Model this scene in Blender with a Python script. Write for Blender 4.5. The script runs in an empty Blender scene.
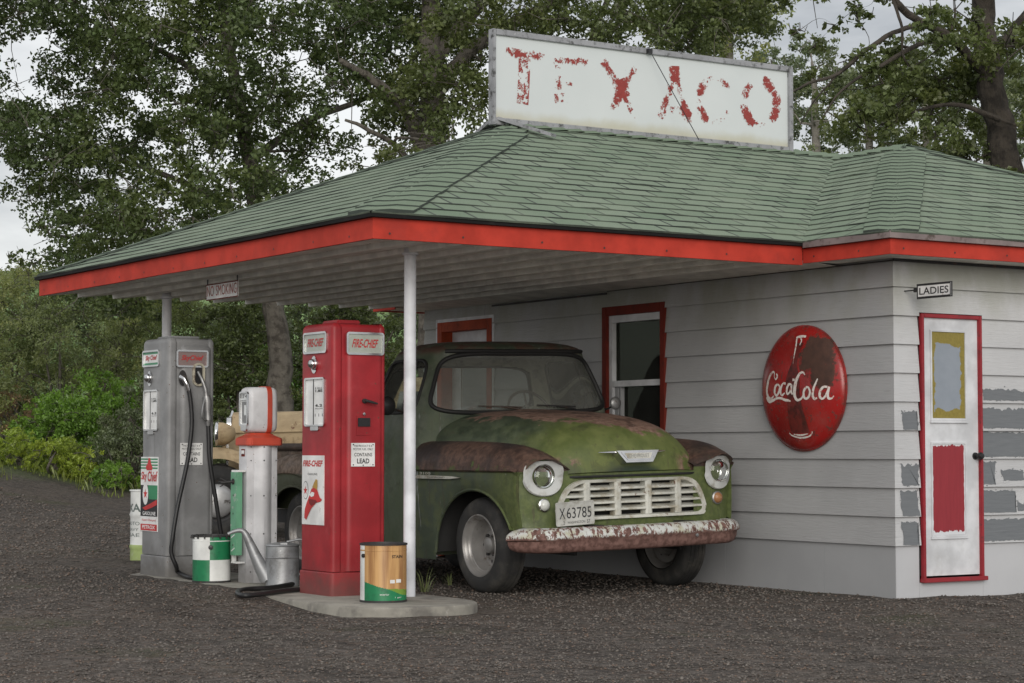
import bpy, bmesh, math, random
import numpy as np
from mathutils import Vector, Matrix
random.seed(7); rng = np.random.default_rng(7)
PI = math.pi
scene = bpy.context.scene
COL = scene.collection

# ---------------------------------------------------------------- camera model
CF, CPITCH, CYAW = 2097.64, 0.0511658, 0.9968222
CAM = np.array([-10.28417, -10.94698, 1.0506505])
FW = np.array([math.cos(CYAW)*math.cos(CPITCH), math.sin(CYAW)*math.cos(CPITCH), math.sin(CPITCH)])
RT = np.array([math.sin(CYAW), -math.cos(CYAW), 0.0])
UP = np.cross(RT, FW)
FH = np.array([math.cos(CYAW), math.sin(CYAW), 0.0])
def ray(x, y): return FW*CF + RT*(x-512) - UP*(y-341.5)
def hit(x, y, ax, val):
    d = ray(x, y); return CAM + d*((val-CAM[ax])/d[ax])
def at(x, y, dep):
    d = ray(x, y); return CAM + d*(dep/float(d @ FH))
def smooth(t):
    t = np.clip(t, 0, 1); return t*t*(3-2*t)
def terrain(x, y):
    dx = x-CAM[0]; dy = y-CAM[1]
    d = dx*FH[0]+dy*FH[1]; l = dx*RT[0]+dy*RT[1]
    s = smooth((d-17.5)/19.0)
    z = s*(.40 + .19*np.clip(-l-6.0, 0, 6))
    z = z + .004*np.maximum(d-40, 0) * smooth((d-40)/30)
    z = z + .080*smooth((y-1.0)/1.2)*smooth((-3.52-x)/.36)*(1-.75*smooth((-4.6-x)/2.0))*(1-.6*smooth((y-8)/3))
    z = z + .09*smooth((y-4.55)/.35)*smooth((-2.7-x)/.4)*(1-.7*smooth((-4.6-x)/2.0))*(1-smooth((y-8)/2.5))*(1-smooth((y-1.0)/1.2)*smooth((-3.52-x)/.36)*.85)
    z = z + (.010*np.sin(x*5.1+1.3*np.sin(y*2.2))*np.sin(y*4.3+np.sin(x*1.9)) + .005*np.sin(x*11+y*3)*np.sin(y*9.7-x*4))*smooth((np.abs(x+1.8)+np.abs(y-3.2)-3.6)/1.2)*smooth((30-d)/8)
    z = z + .012*np.sin(x*1.7+y*.6)*np.sin(y*1.3-x*.4) * smooth((np.abs(x+1.8)+np.abs(y-3.2)-4.2)/2)
    return z

# ---------------------------------------------------------------- materials
class NT:
    def __init__(s, name):
        s.m = bpy.data.materials.new(name); s.m.use_nodes = True
        s.t = s.m.node_tree; s.t.nodes.clear()
        s.out = s.n('ShaderNodeOutputMaterial')
        s.tc = s.n('ShaderNodeTexCoord')
    def n(s, typ, **kw):
        nd = s.t.nodes.new(typ)
        for k, v in kw.items(): setattr(nd, k, v)
        return nd
    def L(s, a, b): s.t.links.new(a, b)
    def put(s, sock, v):
        if hasattr(v, 'is_linked') or isinstance(v, bpy.types.NodeSocket): s.L(v, sock)
        else: sock.default_value = v
    @property
    def obj(s): return s.tc.outputs['Object']
    @property
    def uv(s): return s.tc.outputs['UV']
    def mapv(s, v, scale=(1,1,1), rot=(0,0,0), loc=(0,0,0)):
        m = s.n('ShaderNodeMapping'); s.L(v, m.inputs[0])
        m.inputs['Scale'].default_value = scale; m.inputs['Rotation'].default_value = rot; m.inputs['Location'].default_value = loc
        return m.outputs[0]
    def noise(s, scale, detail=4, rough=.55, vec=None, dist=0):
        nd = s.n('ShaderNodeTexNoise'); s.L(vec or s.obj, nd.inputs['Vector'])
        nd.inputs['Scale'].default_value = scale; nd.inputs['Detail'].default_value = detail
        nd.inputs['Roughness'].default_value = rough; nd.inputs['Distortion'].default_value = dist
        return nd.outputs[0]
    def voro(s, scale, vec=None, feature='F1', out='Distance'):
        nd = s.n('ShaderNodeTexVoronoi', feature=feature); s.L(vec or s.obj, nd.inputs['Vector'])
        nd.inputs['Scale'].default_value = scale
        return nd.outputs[out]
    def math(s, op, a, b=0.0, c=0.0, clamp=False):
        nd = s.n('ShaderNodeMath', operation=op, use_clamp=clamp)
        s.put(nd.inputs[0], a); s.put(nd.inputs[1], b); s.put(nd.inputs[2], c)
        return nd.outputs[0]
    def step(s, v, lo, hi, a=0.0, b=1.0):
        nd = s.n('ShaderNodeMapRange', interpolation_type='SMOOTHSTEP')
        s.put(nd.inputs['Value'], v)
        if lo > hi: lo, hi, a, b = hi, lo, b, a
        nd.inputs['From Min'].default_value = lo; nd.inputs['From Max'].default_value = hi
        nd.inputs['To Min'].default_value = a; nd.inputs['To Max'].default_value = b
        return nd.outputs[0]
    def mix(s, f, a, b):
        nd = s.n('ShaderNodeMix', data_type='RGBA')
        s.put(nd.inputs['Factor'], f)
        s.put(nd.inputs[6], a if not isinstance(a, tuple) else (*a, 1)[:4]); s.put(nd.inputs[7], b if not isinstance(b, tuple) else (*b, 1)[:4])
        return nd.outputs[2]
    def sep(s, v=None):
        nd = s.n('ShaderNodeSeparateXYZ'); s.L(v or s.obj, nd.inputs[0]); return nd.outputs
    def bump(s, h, strength=.3, dist=.01, prev=None):
        nd = s.n('ShaderNodeBump'); s.L(h, nd.inputs['Height'])
        nd.inputs['Strength'].default_value = strength; nd.inputs['Distance'].default_value = dist
        if prev is not None: s.L(prev, nd.inputs['Normal'])
        return nd.outputs[0]
    def bsdf(s, color, rough=.6, metal=0.0, normal=None, **kw):
        b = s.n('ShaderNodeBsdfPrincipled')
        s.put(b.inputs['Base Color'], color if not isinstance(color, tuple) else (*color, 1)[:4])
        s.put(b.inputs['Roughness'], rough); s.put(b.inputs['Metallic'], metal)
        for k, v in kw.items(): s.put(b.inputs[k], v)
        if normal is not None: s.L(normal, b.inputs['Normal'])
        s.L(b.outputs[0], s.out.inputs[0]); return b

def weather(name, base, layers=(), rough=.6, metal=0.0, var=.12, vscale=5, bump=0, bscale=60, bdist=.004, stretch=None, spec=None):
    """base paint + list of (colour, noise scale, lo, hi) worn patches"""
    t = NT(name)
    c2 = tuple(max(0, x*(1-var*1.6)) for x in base); c1 = tuple(min(1, x*(1+var)) for x in base)
    col = t.mix(t.step(t.noise(vscale, 5), .3, .7), c2, c1)
    nrm = None
    for k, (c, sc, lo, hi) in enumerate(layers):
        v = t.mapv(t.obj, loc=(k*3.7+1, k*1.3, k*2.1))
        f = t.step(t.noise(sc, 6, .65, v), lo, hi)
        cc = t.mix(t.noise(sc*4, 3), tuple(x*.7 for x in c), tuple(min(1, x*1.25) for x in c))
        col = t.mix(f, col, cc)
    if bump:
        v = t.mapv(t.obj, scale=stretch) if stretch else None
        nrm = t.bump(t.noise(bscale, 5, .6, v), bump, bdist)
    kw = {}
    if spec is not None: kw['Specular IOR Level'] = spec
    t.bsdf(col, rough, metal, nrm, **kw)
    return t.m
def plain(name, base, rough=.6, metal=0.0, **kw): return weather(name, base, (), rough, metal, **kw)

M = {}
RUST = (.13, .055, .03)
M['white_letter'] = plain('white_lettering', (.72,.72,.70), .6)
M['black'] = plain('black_paint', (.015,.015,.016), .45)
M['ink'] = plain('black_lettering', (.02,.02,.022), .6)
M['redink'] = plain('red_lettering', (.50,.03,.03), .5)
M['rubber'] = weather('dusty_black_rubber', (.026,.026,.026), [((.075,.070,.062), 5, .45, .75), ((.10,.09,.075), 26, .62, .75)], .8, bump=.3, bscale=90)
M['hose'] = plain('hose_rubber', (.013,.013,.014), .5)
M['chrome'] = weather('worn_chrome', (.62,.62,.62), [((.25,.2,.16), 40, .62, .75)], .22, 1.0)
M['steel'] = weather('grey_steel', (.30,.30,.30), [(RUST, 25, .6, .75)], .45, .7)
M['dark_steel'] = weather('dark_steel', (.035,.034,.034), [(RUST, 12, .55, .75)], .6, .2)
M['dark_void'] = plain('dark_interior', (.02,.02,.02), .9)
M['fascia_red'] = weather('red_fascia_paint', (.44,.042,.026), [((.33,.04,.03), 3, .5, .8), ((.16,.035,.028), 30, .70, .8)], .7, bump=.08, bscale=40, spec=.2)
M['frame_red'] = weather('dark_red_trim_paint', (.15,.022,.014), [((.09,.02,.014), 12, .5, .75)], .7, bump=.15, bscale=50, spec=.2)
M['frame_red2'] = weather('orange_red_trim_paint', (.36,.062,.024), [((.2,.04,.02), 10, .5, .75)], .7, bump=.15, bscale=50, spec=.2)
M['door_frame_red'] = weather('crimson_trim_paint', (.27,.018,.026), [((.15,.022,.026), 20, .55, .75)], .6, bump=.1, bscale=60)
M['drip_black'] = weather('black_drip_edge', (.010,.010,.010), [((.03,.027,.024), 8, .55, .8)], .8, spec=.2)
M['gutter_brown'] = weather('faded_brown_drip_edge', (.20,.16,.155), [((.06,.04,.03), 14, .5, .75)], .65)
M['soffit'] = weather('white_soffit_metal', (.80,.79,.73), [((.62,.59,.50), 5, .55, .85), ((.10,.08,.06), 40, .72, .78)], .6)
M['post'] = weather('white_post_paint', (.66,.67,.70), [((.25,.23,.20), 26, .66, .72)], .5, bump=.1, bscale=60)
M['door_white'] = weather('white_door_paint', (.60,.61,.63), [((.47,.47,.47), 6, .5, .8)], .5, bump=.06, bscale=30)
M['concrete'] = weather('stained_concrete', (.27,.255,.22), [((.15,.14,.125), 4, .46, .68), ((.38,.36,.32), 18, .6, .75), ((.07,.065,.06), 9, .66, .74)], .9, bump=.35, bscale=70)
M['red_pump'] = weather('red_pump_paint', (.40,.024,.030), [((.29,.026,.028), 2.6, .42, .72), ((.46,.085,.08), 7, .56, .8), ((.14,.05,.035), 34, .70, .76)], .48, bump=.05, bscale=18)
M['grey_pump'] = weather('grey_pump_paint', (.235,.235,.235), [((.19,.19,.19), 4, .45, .8), ((.12,.10,.09), 30, .70, .78)], .45, bump=.05, bscale=18)
M['white_pump'] = weather('white_pump_paint', (.66,.66,.68), [((.5,.49,.47), 7, .5, .8), ((.2,.12,.08), 26, .72, .76)], .4)
M['pump_red_top'] = weather('orange_red_enamel', (.48,.06,.03), [((.3,.05,.03), 9, .55, .8)], .4)
M['gauge_green'] = weather('pale_green_enamel', (.13,.33,.20), [((.4,.42,.38), 22, .58, .7)], .5)
M['glass_white'] = plain('milky_dial_glass', (.62,.64,.64), .12)
M['ad_glass'] = plain('grey_green_ad_glass', (.40,.43,.38), .2)
M['plate_white'] = weather('white_enamel_plate', (.74,.74,.73), [((.5,.47,.43), 20, .6, .75)], .35)
M['sign_green'] = plain('green_enamel', (.03,.22,.10), .35)
M['sign_red'] = plain('red_enamel', (.55,.035,.035), .35)
M['sign_yellow'] = plain('ochre_enamel', (.45,.27,.05), .4)
M['galv'] = weather('galvanised_metal', (.36,.37,.38), [((.20,.20,.20), 9, .45, .7), ((.55,.56,.57), 22, .6, .75)], .5, .6)
M['sign_frame'] = weather('weathered_grey_timber', (.26,.265,.28), [((.05,.05,.05), 14, .5, .68), ((.45,.45,.46), 30, .6, .75)], .8, bump=.4, bscale=50)
def sign_face():
    t = NT('faded_white_sign_face'); x = t.sep(); n = t.noise(4, 5)
    c = t.mix(t.noise(1.5, 4), (.50,.535,.54), (.575,.605,.605)); c = t.mix(t.math('MULTIPLY', t.step(t.math('ADD', x[2], t.math('MULTIPLY', n, .12)), .20, .10), .75), c, (.42,.40,.29))
    c = t.mix(t.step(t.noise(30, 4), .70, .78, 0, .4), c, (.35,.35,.33)); t.bsdf(c, .5); return t.m
M['letter_red'] = None
M['can_white'] = weather('white_can_paint', (.70,.71,.69), [((.4,.38,.33), 20, .62, .75)], .4)
M['can_green'] = weather('green_can_paint', (.012,.19,.075), [((.01,.12,.05), 10, .5, .7)], .4)
M['barrel_green'] = weather('pale_green_drum_paint', (.36,.45,.17), [((.5,.52,.4), 9, .5, .75)], .5)
M['rim'] = weather('silver_wheel_paint', (.33,.32,.31), [((.16,.13,.11), 12, .55, .75)], .4, .5)
M['grille_white'] = weather('aged_white_paint', (.52,.52,.47), [((.33,.30,.23), 9, .45, .66), (RUST, 20, .62, .68)], .55)
M['bezel_white'] = weather('white_bezel_paint', (.46,.47,.46), [((.30,.29,.25), 9, .5, .7)], .5)
M['gasket'] = plain('black_window_rubber', (.012,.012,.012), .6)
M['seat'] = weather('worn_seat_cloth', (.05,.052,.045), [((.09,.08,.06), 8, .5, .7)], .9)
M['wheel_brown'] = plain('steering_wheel_brown', (.06,.055,.045), .4)
M['amber'] = weather('rusty_amber_lens', (.30,.14,.06), [((.5,.45,.35), 40, .55, .7)], .4)
M['clear_lens'] = plain('milky_lens', (.55,.56,.53), .25)
M['tan_paint'] = weather('faded_tan_paint', (.40,.30,.175), [((.25,.17,.09), 6, .5, .7), (RUST, 9, .60, .72), ((.55,.45,.3), 14, .6, .75)], .75, bump=.15, bscale=40)
M['trunk'] = weather('grey_bark', (.120,.108,.090), [((.05,.043,.035), 7, .45, .65), ((.19,.175,.15), 12, .58, .75)], .95, bump=1.0, bscale=14, bdist=.05, stretch=(1,1,.25))
M['trunk_dark'] = weather('dark_bark', (.060,.050,.040), [((.025,.021,.017), 7, .45, .65), ((.10,.09,.075), 12, .6, .78)], .95, bump=1.0, bscale=14, bdist=.05, stretch=(1,1,.25))
M['trunk_pale'] = weather('pale_bark', (.20,.185,.16), [((.10,.09,.075), 6, .5, .7)], .95, bump=.8, bscale=12, bdist=.04, stretch=(1,1,.4))

def glass(name, tint=(.75,.8,.76), alpha=.22, refl=(.9,.92,.9)):
    t = NT(name)
    g = t.n('ShaderNodeBsdfGlossy'); g.inputs['Roughness'].default_value = .04; g.inputs['Color'].default_value = (*refl,1)
    tr = t.n('ShaderNodeBsdfTransparent'); tr.inputs['Color'].default_value = (*tint, 1)
    fr = t.n('ShaderNodeFresnel'); fr.inputs['IOR'].default_value = 1.5
    df = t.n('ShaderNodeBsdfDiffuse'); df.inputs['Color'].default_value = (.35,.36,.33,1)
    m0 = t.n('ShaderNodeMixShader'); t.L(t.step(t.noise(2.2, 6, .7), .25, .8, alpha*.45, alpha*.8), m0.inputs[0])
    t.L(tr.outputs[0], m0.inputs[1]); t.L(df.outputs[0], m0.inputs[2])
    m1 = t.n('ShaderNodeMixShader'); t.L(fr.outputs[0], m1.inputs[0]); t.L(m0.outputs[0], m1.inputs[1]); t.L(g.outputs[0], m1.inputs[2])
    t.L(m1.outputs[0], t.out.inputs[0]); return t.m
M['glass'] = glass('dusty_window_glass', alpha=.14)
M['windscreen_glass'] = glass('dirty_hazed_windscreen_glass', (.92,.94,.90), .44)  # dust plus a pale haze, raised to brighten the dark cab behind
M['old_pane'] = glass('old_pane_tinted_reflection', (.6,.66,.58), .10, (.30,.34,.27))  # reflection dimmed and greened in the gloss colour, as of dark trees
M['lamp_glass'] = glass('headlamp_glass', (.95,.96,.95), .12)

def grimy(name, base, chip, rough):
    """enamel with fading, fuel runs, chips and splashed dirt round the foot"""
    t = NT(name); x = t.sep(); n1 = t.noise(2.4, 5, .6); n2 = t.noise(9, 6, .65, t.mapv(t.obj, loc=(3,1,2))); n3 = t.noise(38, 4, .6); run = t.noise(16, 5, .6, t.mapv(t.obj, scale=(1.8,1.8,.10)))
    c = t.mix(t.step(n1, .36, .66), tuple(q*.74 for q in base), tuple(min(1, q*1.12) for q in base))
    c = t.mix(t.step(n2, .56, .76, 0, .45), c, tuple(min(1, q*1.1+.035) for q in base))
    c = t.mix(t.step(run, .60, .72, 0, .42), c, tuple(q*.40+.006 for q in base))
    dirt = t.math('MULTIPLY', t.step(t.math('ADD', x[2], t.math('MULTIPLY_ADD', n2, .34, -.17)), .26, .0), .62)
    c = t.mix(dirt, c, (.075,.066,.056))
    c = t.mix(t.step(t.math('ADD', n3, t.math('MULTIPLY', n2, .35)), .865, .89), c, chip)
    t.bsdf(c, t.math('ADD', t.math('MULTIPLY', dirt, .35), rough), 0, t.bump(t.noise(15, 4), .06, .004), **{'Specular IOR Level': .35}); return t.m
M['red_pump'] = grimy('faded_red_pump_enamel', (.33,.020,.026), (.12,.05,.035), .45)
M['grey_pump'] = grimy('faded_grey_pump_enamel', (.235,.236,.238), (.10,.06,.04), .48)
M['white_pump'] = grimy('stained_white_pump_enamel', (.60,.60,.615), (.16,.09,.05), .42)
def leaf_mat(name, base, trans=.35, var=.5):
    t = NT(name)
    rnd = t.noise(9.0, 1, .5); rnd2 = t.noise(.55, 2, .5)
    dark = tuple(x*(1-var) for x in base); lite = tuple(x*(1+var) for x in base)
    col = t.mix(t.step(rnd, .25, .75), dark, lite)
    col = t.mix(t.step(rnd2, .4, .7), col, t.mix(.5, col, (base[0]*1.5, base[1]*1.25, base[2]*.8)))
    d = t.n('ShaderNodeBsdfPrincipled'); t.L(col, d.inputs['Base Color']); d.inputs['Roughness'].default_value = .42
    d.inputs['Specular IOR Level'].default_value = .55
    tr = t.n('ShaderNodeBsdfTranslucent'); t.L(t.mix(.5, col, (base[0]*1.6, base[1]*1.7, base[2]*.6)), tr.inputs[0])
    m = t.n('ShaderNodeMixShader'); m.inputs[0].default_value = trans
    t.L(d.outputs[0], m.inputs[1]); t.L(tr.outputs[0], m.inputs[2]); t.L(m.outputs[0], t.out.inputs[0]); return t.m
M['leaf_dark'] = leaf_mat('poplar_leaves', (.086,.122,.048))
M['leaf_mid'] = leaf_mat('olive_leaves', (.108,.138,.052))
M['leaf_olive'] = leaf_mat('feathery_olive_leaves', (.23,.27,.125))
M['leaf_bright'] = leaf_mat('bright_green_leaves', (.150,.27,.045))
M['leaf_yellow'] = leaf_mat('yellow_green_leaves', (.24,.32,.05))
M['leaf_grey'] = leaf_mat('grey_green_leaves', (.150,.185,.105))
M['leaf_far'] = leaf_mat('far_grey_green_leaves', (.130,.165,.095))
M['dry_grass'] = leaf_mat('dry_russet_stems', (.24,.16,.09), .2)

M['sign_face'] = sign_face()
# letters whose paint has flaked off
def flaked(name, base):
    t = NT(name)
    b = t.bsdf(t.mix(t.noise(30, 4), tuple(x*.7 for x in base), tuple(min(1, x*1.1) for x in base)), .6)
    return t.m
M['letter_red'] = flaked('flaked_red_lettering', (.27,.035,.028)); M['letter_pale'] = flaked('rubbed_red_lettering', (.43,.29,.275))

# ---------------------------------------------------------------- mesh builder
class Fr:
    """a flat frame: origin, right, up; normal = right x up"""
    def __init__(s, o, ux, uy):
        s.o = np.array(o, float); s.ux = np.array(ux, float); s.uy = np.array(uy, float); s.n = np.cross(s.ux, s.uy)
    def p(s, x, y, d=0): return s.o + s.ux*x + s.uy*y + s.n*d
_txt = {}
def text_geo(s, bold=0.0):
    key = (s, bold)
    if key in _txt: return _txt[key]
    cu = bpy.data.curves.new('lettering', 'FONT'); cu.body = s; cu.offset = bold; cu.resolution_u = 3
    ob = bpy.data.objects.new('lettering', cu); COL.objects.link(ob)
    dg = bpy.context.evaluated_depsgraph_get(); dg.update()
    me = bpy.data.meshes.new_from_object(ob.evaluated_get(dg))
    vs = np.array([v.co[:2] for v in me.vertices]); fs = [tuple(p.vertices) for p in me.polygons]
    bpy.data.objects.remove(ob); bpy.data.curves.remove(cu); bpy.data.meshes.remove(me)
    lo = vs.min(0); hi = vs.max(0)
    vs = (vs-lo)/(hi-lo); _txt[key] = (vs, fs, hi-lo); return _txt[key]
class MB:
    def __init__(s): s.v = []; s.f = []; s.m = []; s.uv = {}
    def add(s, vs, fs, m=0, uvs=None):
        b = len(s.v); s.v += [tuple(map(float, v)) for v in vs]
        for i, f in enumerate(fs):
            if uvs is not None: s.uv[len(s.f)] = uvs[i]
            s.f.append(tuple(b+k for k in f)); s.m.append(m)
        return b
    def box(s, x0, x1, y0, y1, z0, z1, m=0):
        s.add([(x0,y0,z0),(x1,y0,z0),(x1,y1,z0),(x0,y1,z0),(x0,y0,z1),(x1,y0,z1),(x1,y1,z1),(x0,y1,z1)],
              [(0,3,2,1),(4,5,6,7),(0,1,5,4),(1,2,6,5),(2,3,7,6),(3,0,4,7)], m)
    def bar(s, p0, p1, w, h, m=0, up=(0,0,1)):
        p0 = np.array(p0, float); p1 = np.array(p1, float); d = p1-p0; d /= np.linalg.norm(d)
        r = np.cross(d, up); r /= np.linalg.norm(r); u = np.cross(r, d)
        vs = [p+r*a*w/2+u*b*h/2 for p in (p0, p1) for a, b in ((-1,-1),(1,-1),(1,1),(-1,1))]
        s.add(vs, [(0,1,2,3),(7,6,5,4),(0,4,5,1),(1,5,6,2),(2,6,7,3),(3,7,4,0)], m)
    def tube(s, pts, r, n=8, m=0, closed=False, caps=True, flat=1.0):
        pts = [np.array(p, float) for p in pts]; k = len(pts)
        rs = [r]*k if np.isscalar(r) else list(r)
        ref = None; rings = []
        for i in range(k):
            a = pts[(i-1) % k] if (closed or i > 0) else pts[i]; c = pts[(i+1) % k] if (closed or i < k-1) else pts[i]
            d = c-a; d = d/(np.linalg.norm(d)+1e-12)
            if ref is None:
                ref = np.array((0,0,1.)) if abs(d[2]) < .9 else np.array((1.,0,0))
            u = np.cross(d, ref); u /= (np.linalg.norm(u)+1e-12); w = np.cross(u, d); ref = w
            rings.append([pts[i] + (u*math.cos(t)+w*math.sin(t)*flat)*rs[i] for t in [2*PI*j/n for j in range(n)]])
        vs = [v for rg in rings for v in rg]; fs = []
        for i in range(k if closed else k-1):
            a = i*n; b = ((i+1) % k)*n
            for j in range(n): fs.append((a+j, a+(j+1) % n, b+(j+1) % n, b+j))
        if caps and not closed: fs += [tuple(range(n))[::-1], tuple((k-1)*n+j for j in range(n))]
        s.add(vs, fs, m)
    def lathe(s, prof, o=(0,0,0), axis=2, n=32, m=0, mfun=None, close=False):
        """prof list of (r, h); axis 0/1/2"""
        vs = []; o = np.array(o, float)
        for r, h in prof:
            for j in range(n):
                a = 2*PI*j/n; c, q = r*math.cos(a), r*math.sin(a)
                vs.append(o + (np.array((c,q,h)) if axis == 2 else np.array((h,c,q)) if axis == 0 else np.array((q,h,c))))
        k = len(prof)
        for i in range(k if close else k-1):
            fs = []; i2 = (i+1) % k
            for j in range(n): fs.append((i*n+j, i*n+(j+1) % n, i2*n+(j+1) % n, i2*n+j))
            if i == 0: base = s.add(vs, [], m)
            for j, f in enumerate(fs):
                s.f.append(tuple(base+q for q in f)); s.m.append(m if mfun is None else mfun(i, j))
    def grid(s, fn, nu, nv, m=0, keep=None, closed_u=False, mfun=None, uvfn=None):
        """fn(i/nu, j/nv) -> point"""
        cu = nu if closed_u else nu+1
        vs = [fn(i/nu, j/nv) for j in range(nv+1) for i in range(cu)]
        b = s.add(vs, [], m)
        for j in range(nv):
            for i in range(nu):
                if keep is not None and not keep((i+.5)/nu, (j+.5)/nv): continue
                i2 = (i+1) % cu
                if uvfn: s.uv[len(s.f)] = [uvfn(i/nu,j/nv),uvfn((i+1)/nu,j/nv),uvfn((i+1)/nu,(j+1)/nv),uvfn(i/nu,(j+1)/nv)]
                s.f.append((b+j*cu+i, b+j*cu+i2, b+(j+1)*cu+i2, b+(j+1)*cu+i)); s.m.append(m if mfun is None else mfun((i+.5)/nu, (j+.5)/nv))
    def loft(s, rings, m=0, closed=True, cap0=False, cap1=False):
        n = len(rings[0]); vs = [p for r in rings for p in r]; fs = []
        for i in range(len(rings)-1):
            for j in range(n if closed else n-1):
                fs.append((i*n+j, i*n+(j+1) % n, (i+1)*n+(j+1) % n, (i+1)*n+j))
        if cap0: fs.append(tuple(range(n))[::-1])
        if cap1: fs.append(tuple((len(rings)-1)*n+j for j in range(n)))
        s.add(vs, fs, m)
    def poly(s, fr, pts, d=0, m=0): s.add([fr.p(x, y, d) for x, y in pts], [tuple(range(len(pts)))], m)
    def rect(s, fr, x0, y0, x1, y1, d=0, m=0): s.poly(fr, [(x0,y0),(x1,y0),(x1,y1),(x0,y1)], d, m)
    def disc(s, fr, cx, cy, r, d=0, m=0, n=24, ry=None):
        ry = ry or r; s.poly(fr, [(cx+r*math.cos(2*PI*k/n), cy+ry*math.sin(2*PI*k/n)) for k in range(n)], d, m)
    def plate(s, fr, x0, y0, x1, y1, d0, d1, m=0):
        vs = [fr.p(x, y, d) for d in (d0, d1) for x, y in ((x0,y0),(x1,y0),(x1,y1),(x0,y1))]
        s.add(vs, [(0,3,2,1),(4,5,6,7),(0,1,5,4),(1,2,6,5),(2,3,7,6),(3,0,4,7)], m)
    def rplate(s, fr, x0, y0, x1, y1, r, d0, d1, m=0, n=4, bev=0.0):
        def ring(d, ins):
            o = []
            for cx, cy, a0 in ((x1-r,y0+r,-PI/2),(x1-r,y1-r,0),(x0+r,y1-r,PI/2),(x0+r,y0+r,PI)):
                for k in range(n+1):
                    a = a0+PI/2*k/n; o.append(fr.p(cx+(r-ins)*math.cos(a), cy+(r-ins)*math.sin(a), d))
            return o
        rg = [ring(d0, 0), ring(d1-bev, 0)] + ([ring(d1, bev)] if bev else [])
        s.loft(rg, m, True, True, True)
    def rframe(s, fr, x0, y0, x1, y1, r, w, d0, d1, m=0, n=4):
        def ring(d, g):
            o = []; rr = max(r-g, .001)
            for cx, cy, a0 in ((x1-g-rr,y0+g+rr,-PI/2),(x1-g-rr,y1-g-rr,0),(x0+g+rr,y1-g-rr,PI/2),(x0+g+rr,y0+g+rr,PI)):
                for k in range(n+1):
                    a = a0+PI/2*k/n; o.append(fr.p(cx+rr*math.cos(a), cy+rr*math.sin(a), d))
            return o
        s.loft([ring(d0,0), ring(d1,0), ring(d1,w), ring(d0,w)], m)
    def text(s, fr, txt, x0, y0, x1, y1, d=.001, m=0, shear=0, bold=0.0, arc=0):
        vs, fs, _ = text_geo(txt, bold); w = x1-x0; h = y1-y0
        s.add([fr.p(x0+vx*w+shear*(vy-.5)*h, y0+vy*h+arc*w*(vx-.5)*2*h, d) for vx, vy in vs], fs, m)
    def ribbon(s, fr, pts, ws, d=.001, m=0, dfun=None):
        """flat stroke along pts with half widths ws"""
        k = len(pts); ws = [ws]*k if np.isscalar(ws) else ws; L = []
        for i, (x, y) in enumerate(pts):
            a = pts[max(0,i-1)]; c = pts[min(k-1,i+1)]; dx, dy = c[0]-a[0], c[1]-a[1]; l = math.hypot(dx,dy)+1e-9
            nx, ny = -dy/l, dx/l
            for sg in (1,-1):
                X, Y = x+nx*ws[i]*sg, y+ny*ws[i]*sg; L.append(fr.p(X, Y, d if dfun is None else dfun(X,Y)+d))
        s.add(L, [(2*i, 2*i+1, 2*i+3, 2*i+2) for i in range(k-1)], m)
    def build(s, name, mats, parent=None, smooth=None, bevel=0.0, loc=None, doubles=False):
        me = bpy.data.meshes.new(name); me.from_pydata(s.v, [], s.f)
        if not isinstance(mats, (list, tuple)): mats = [mats]
        for k in mats: me.materials.append(M[k] if isinstance(k, str) else k)
        if len(mats) > 1: me.polygons.foreach_set('material_index', s.m)
        if s.uv:
            uvl = me.uv_layers.new(name='UVMap')
            for fi, uvs in s.uv.items():
                p = me.polygons[fi]
                for k, li in enumerate(p.loop_indices): uvl.data[li].uv = uvs[k]
        if bevel or doubles:
            bm = bmesh.new(); bm.from_mesh(me)
            if doubles: bmesh.ops.remove_doubles(bm, verts=bm.verts, dist=1e-5)
            if bevel: 
                bmesh.ops.bevel(bm, geom=[e for e in bm.edges if len(e.link_faces) == 2 and e.calc_face_angle(0) > .6], offset=bevel, segments=2, affect='EDGES', clamp_overlap=True)
            bm.to_mesh(me); bm.free()
        me.validate()
        if smooth is not None:
            me.shade_smooth(); me.set_sharp_from_angle(angle=math.radians(smooth))
        me.update()
        o = bpy.data.objects.new(name, me); COL.objects.link(o)
        if parent is not None: o.parent = parent
        if loc is not None: o.location = loc
        return o
def np_mesh(name, V, F4, mat, parent=None):
    """fast mesh from numpy: V (n,3), F4 (m,k)"""
    me = bpy.data.meshes.new(name); k = F4.shape[1]
    me.vertices.add(len(V)); me.vertices.foreach_set('co', np.ascontiguousarray(V, dtype=np.float32).ravel())
    me.loops.add(F4.size); me.loops.foreach_set('vertex_index', np.ascontiguousarray(F4, dtype=np.int32).ravel())
    me.polygons.add(len(F4)); me.polygons.foreach_set('loop_start', np.arange(0, F4.size, k, dtype=np.int32))
    me.update(calc_edges=True); me.validate()
    me.materials.append(M[mat] if isinstance(mat, str) else mat)
    o = bpy.data.objects.new(name, me); COL.objects.link(o)
    if parent is not None: o.parent = parent
    return o
def tag(o, label=None, cat=None, group=None, kind=None):
    if label: o['label'] = label
    if cat: o['category'] = cat
    if group: o['group'] = group
    if kind: o['kind'] = kind
    return o
def thing(name, label, cat, loc=(0,0,0), rot=(0,0,0), group=None):
    o = bpy.data.objects.new(name, None); o.empty_display_size = .2; COL.objects.link(o)
    o.location = loc; o.rotation_euler = rot
    return tag(o, label, cat, group)
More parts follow.
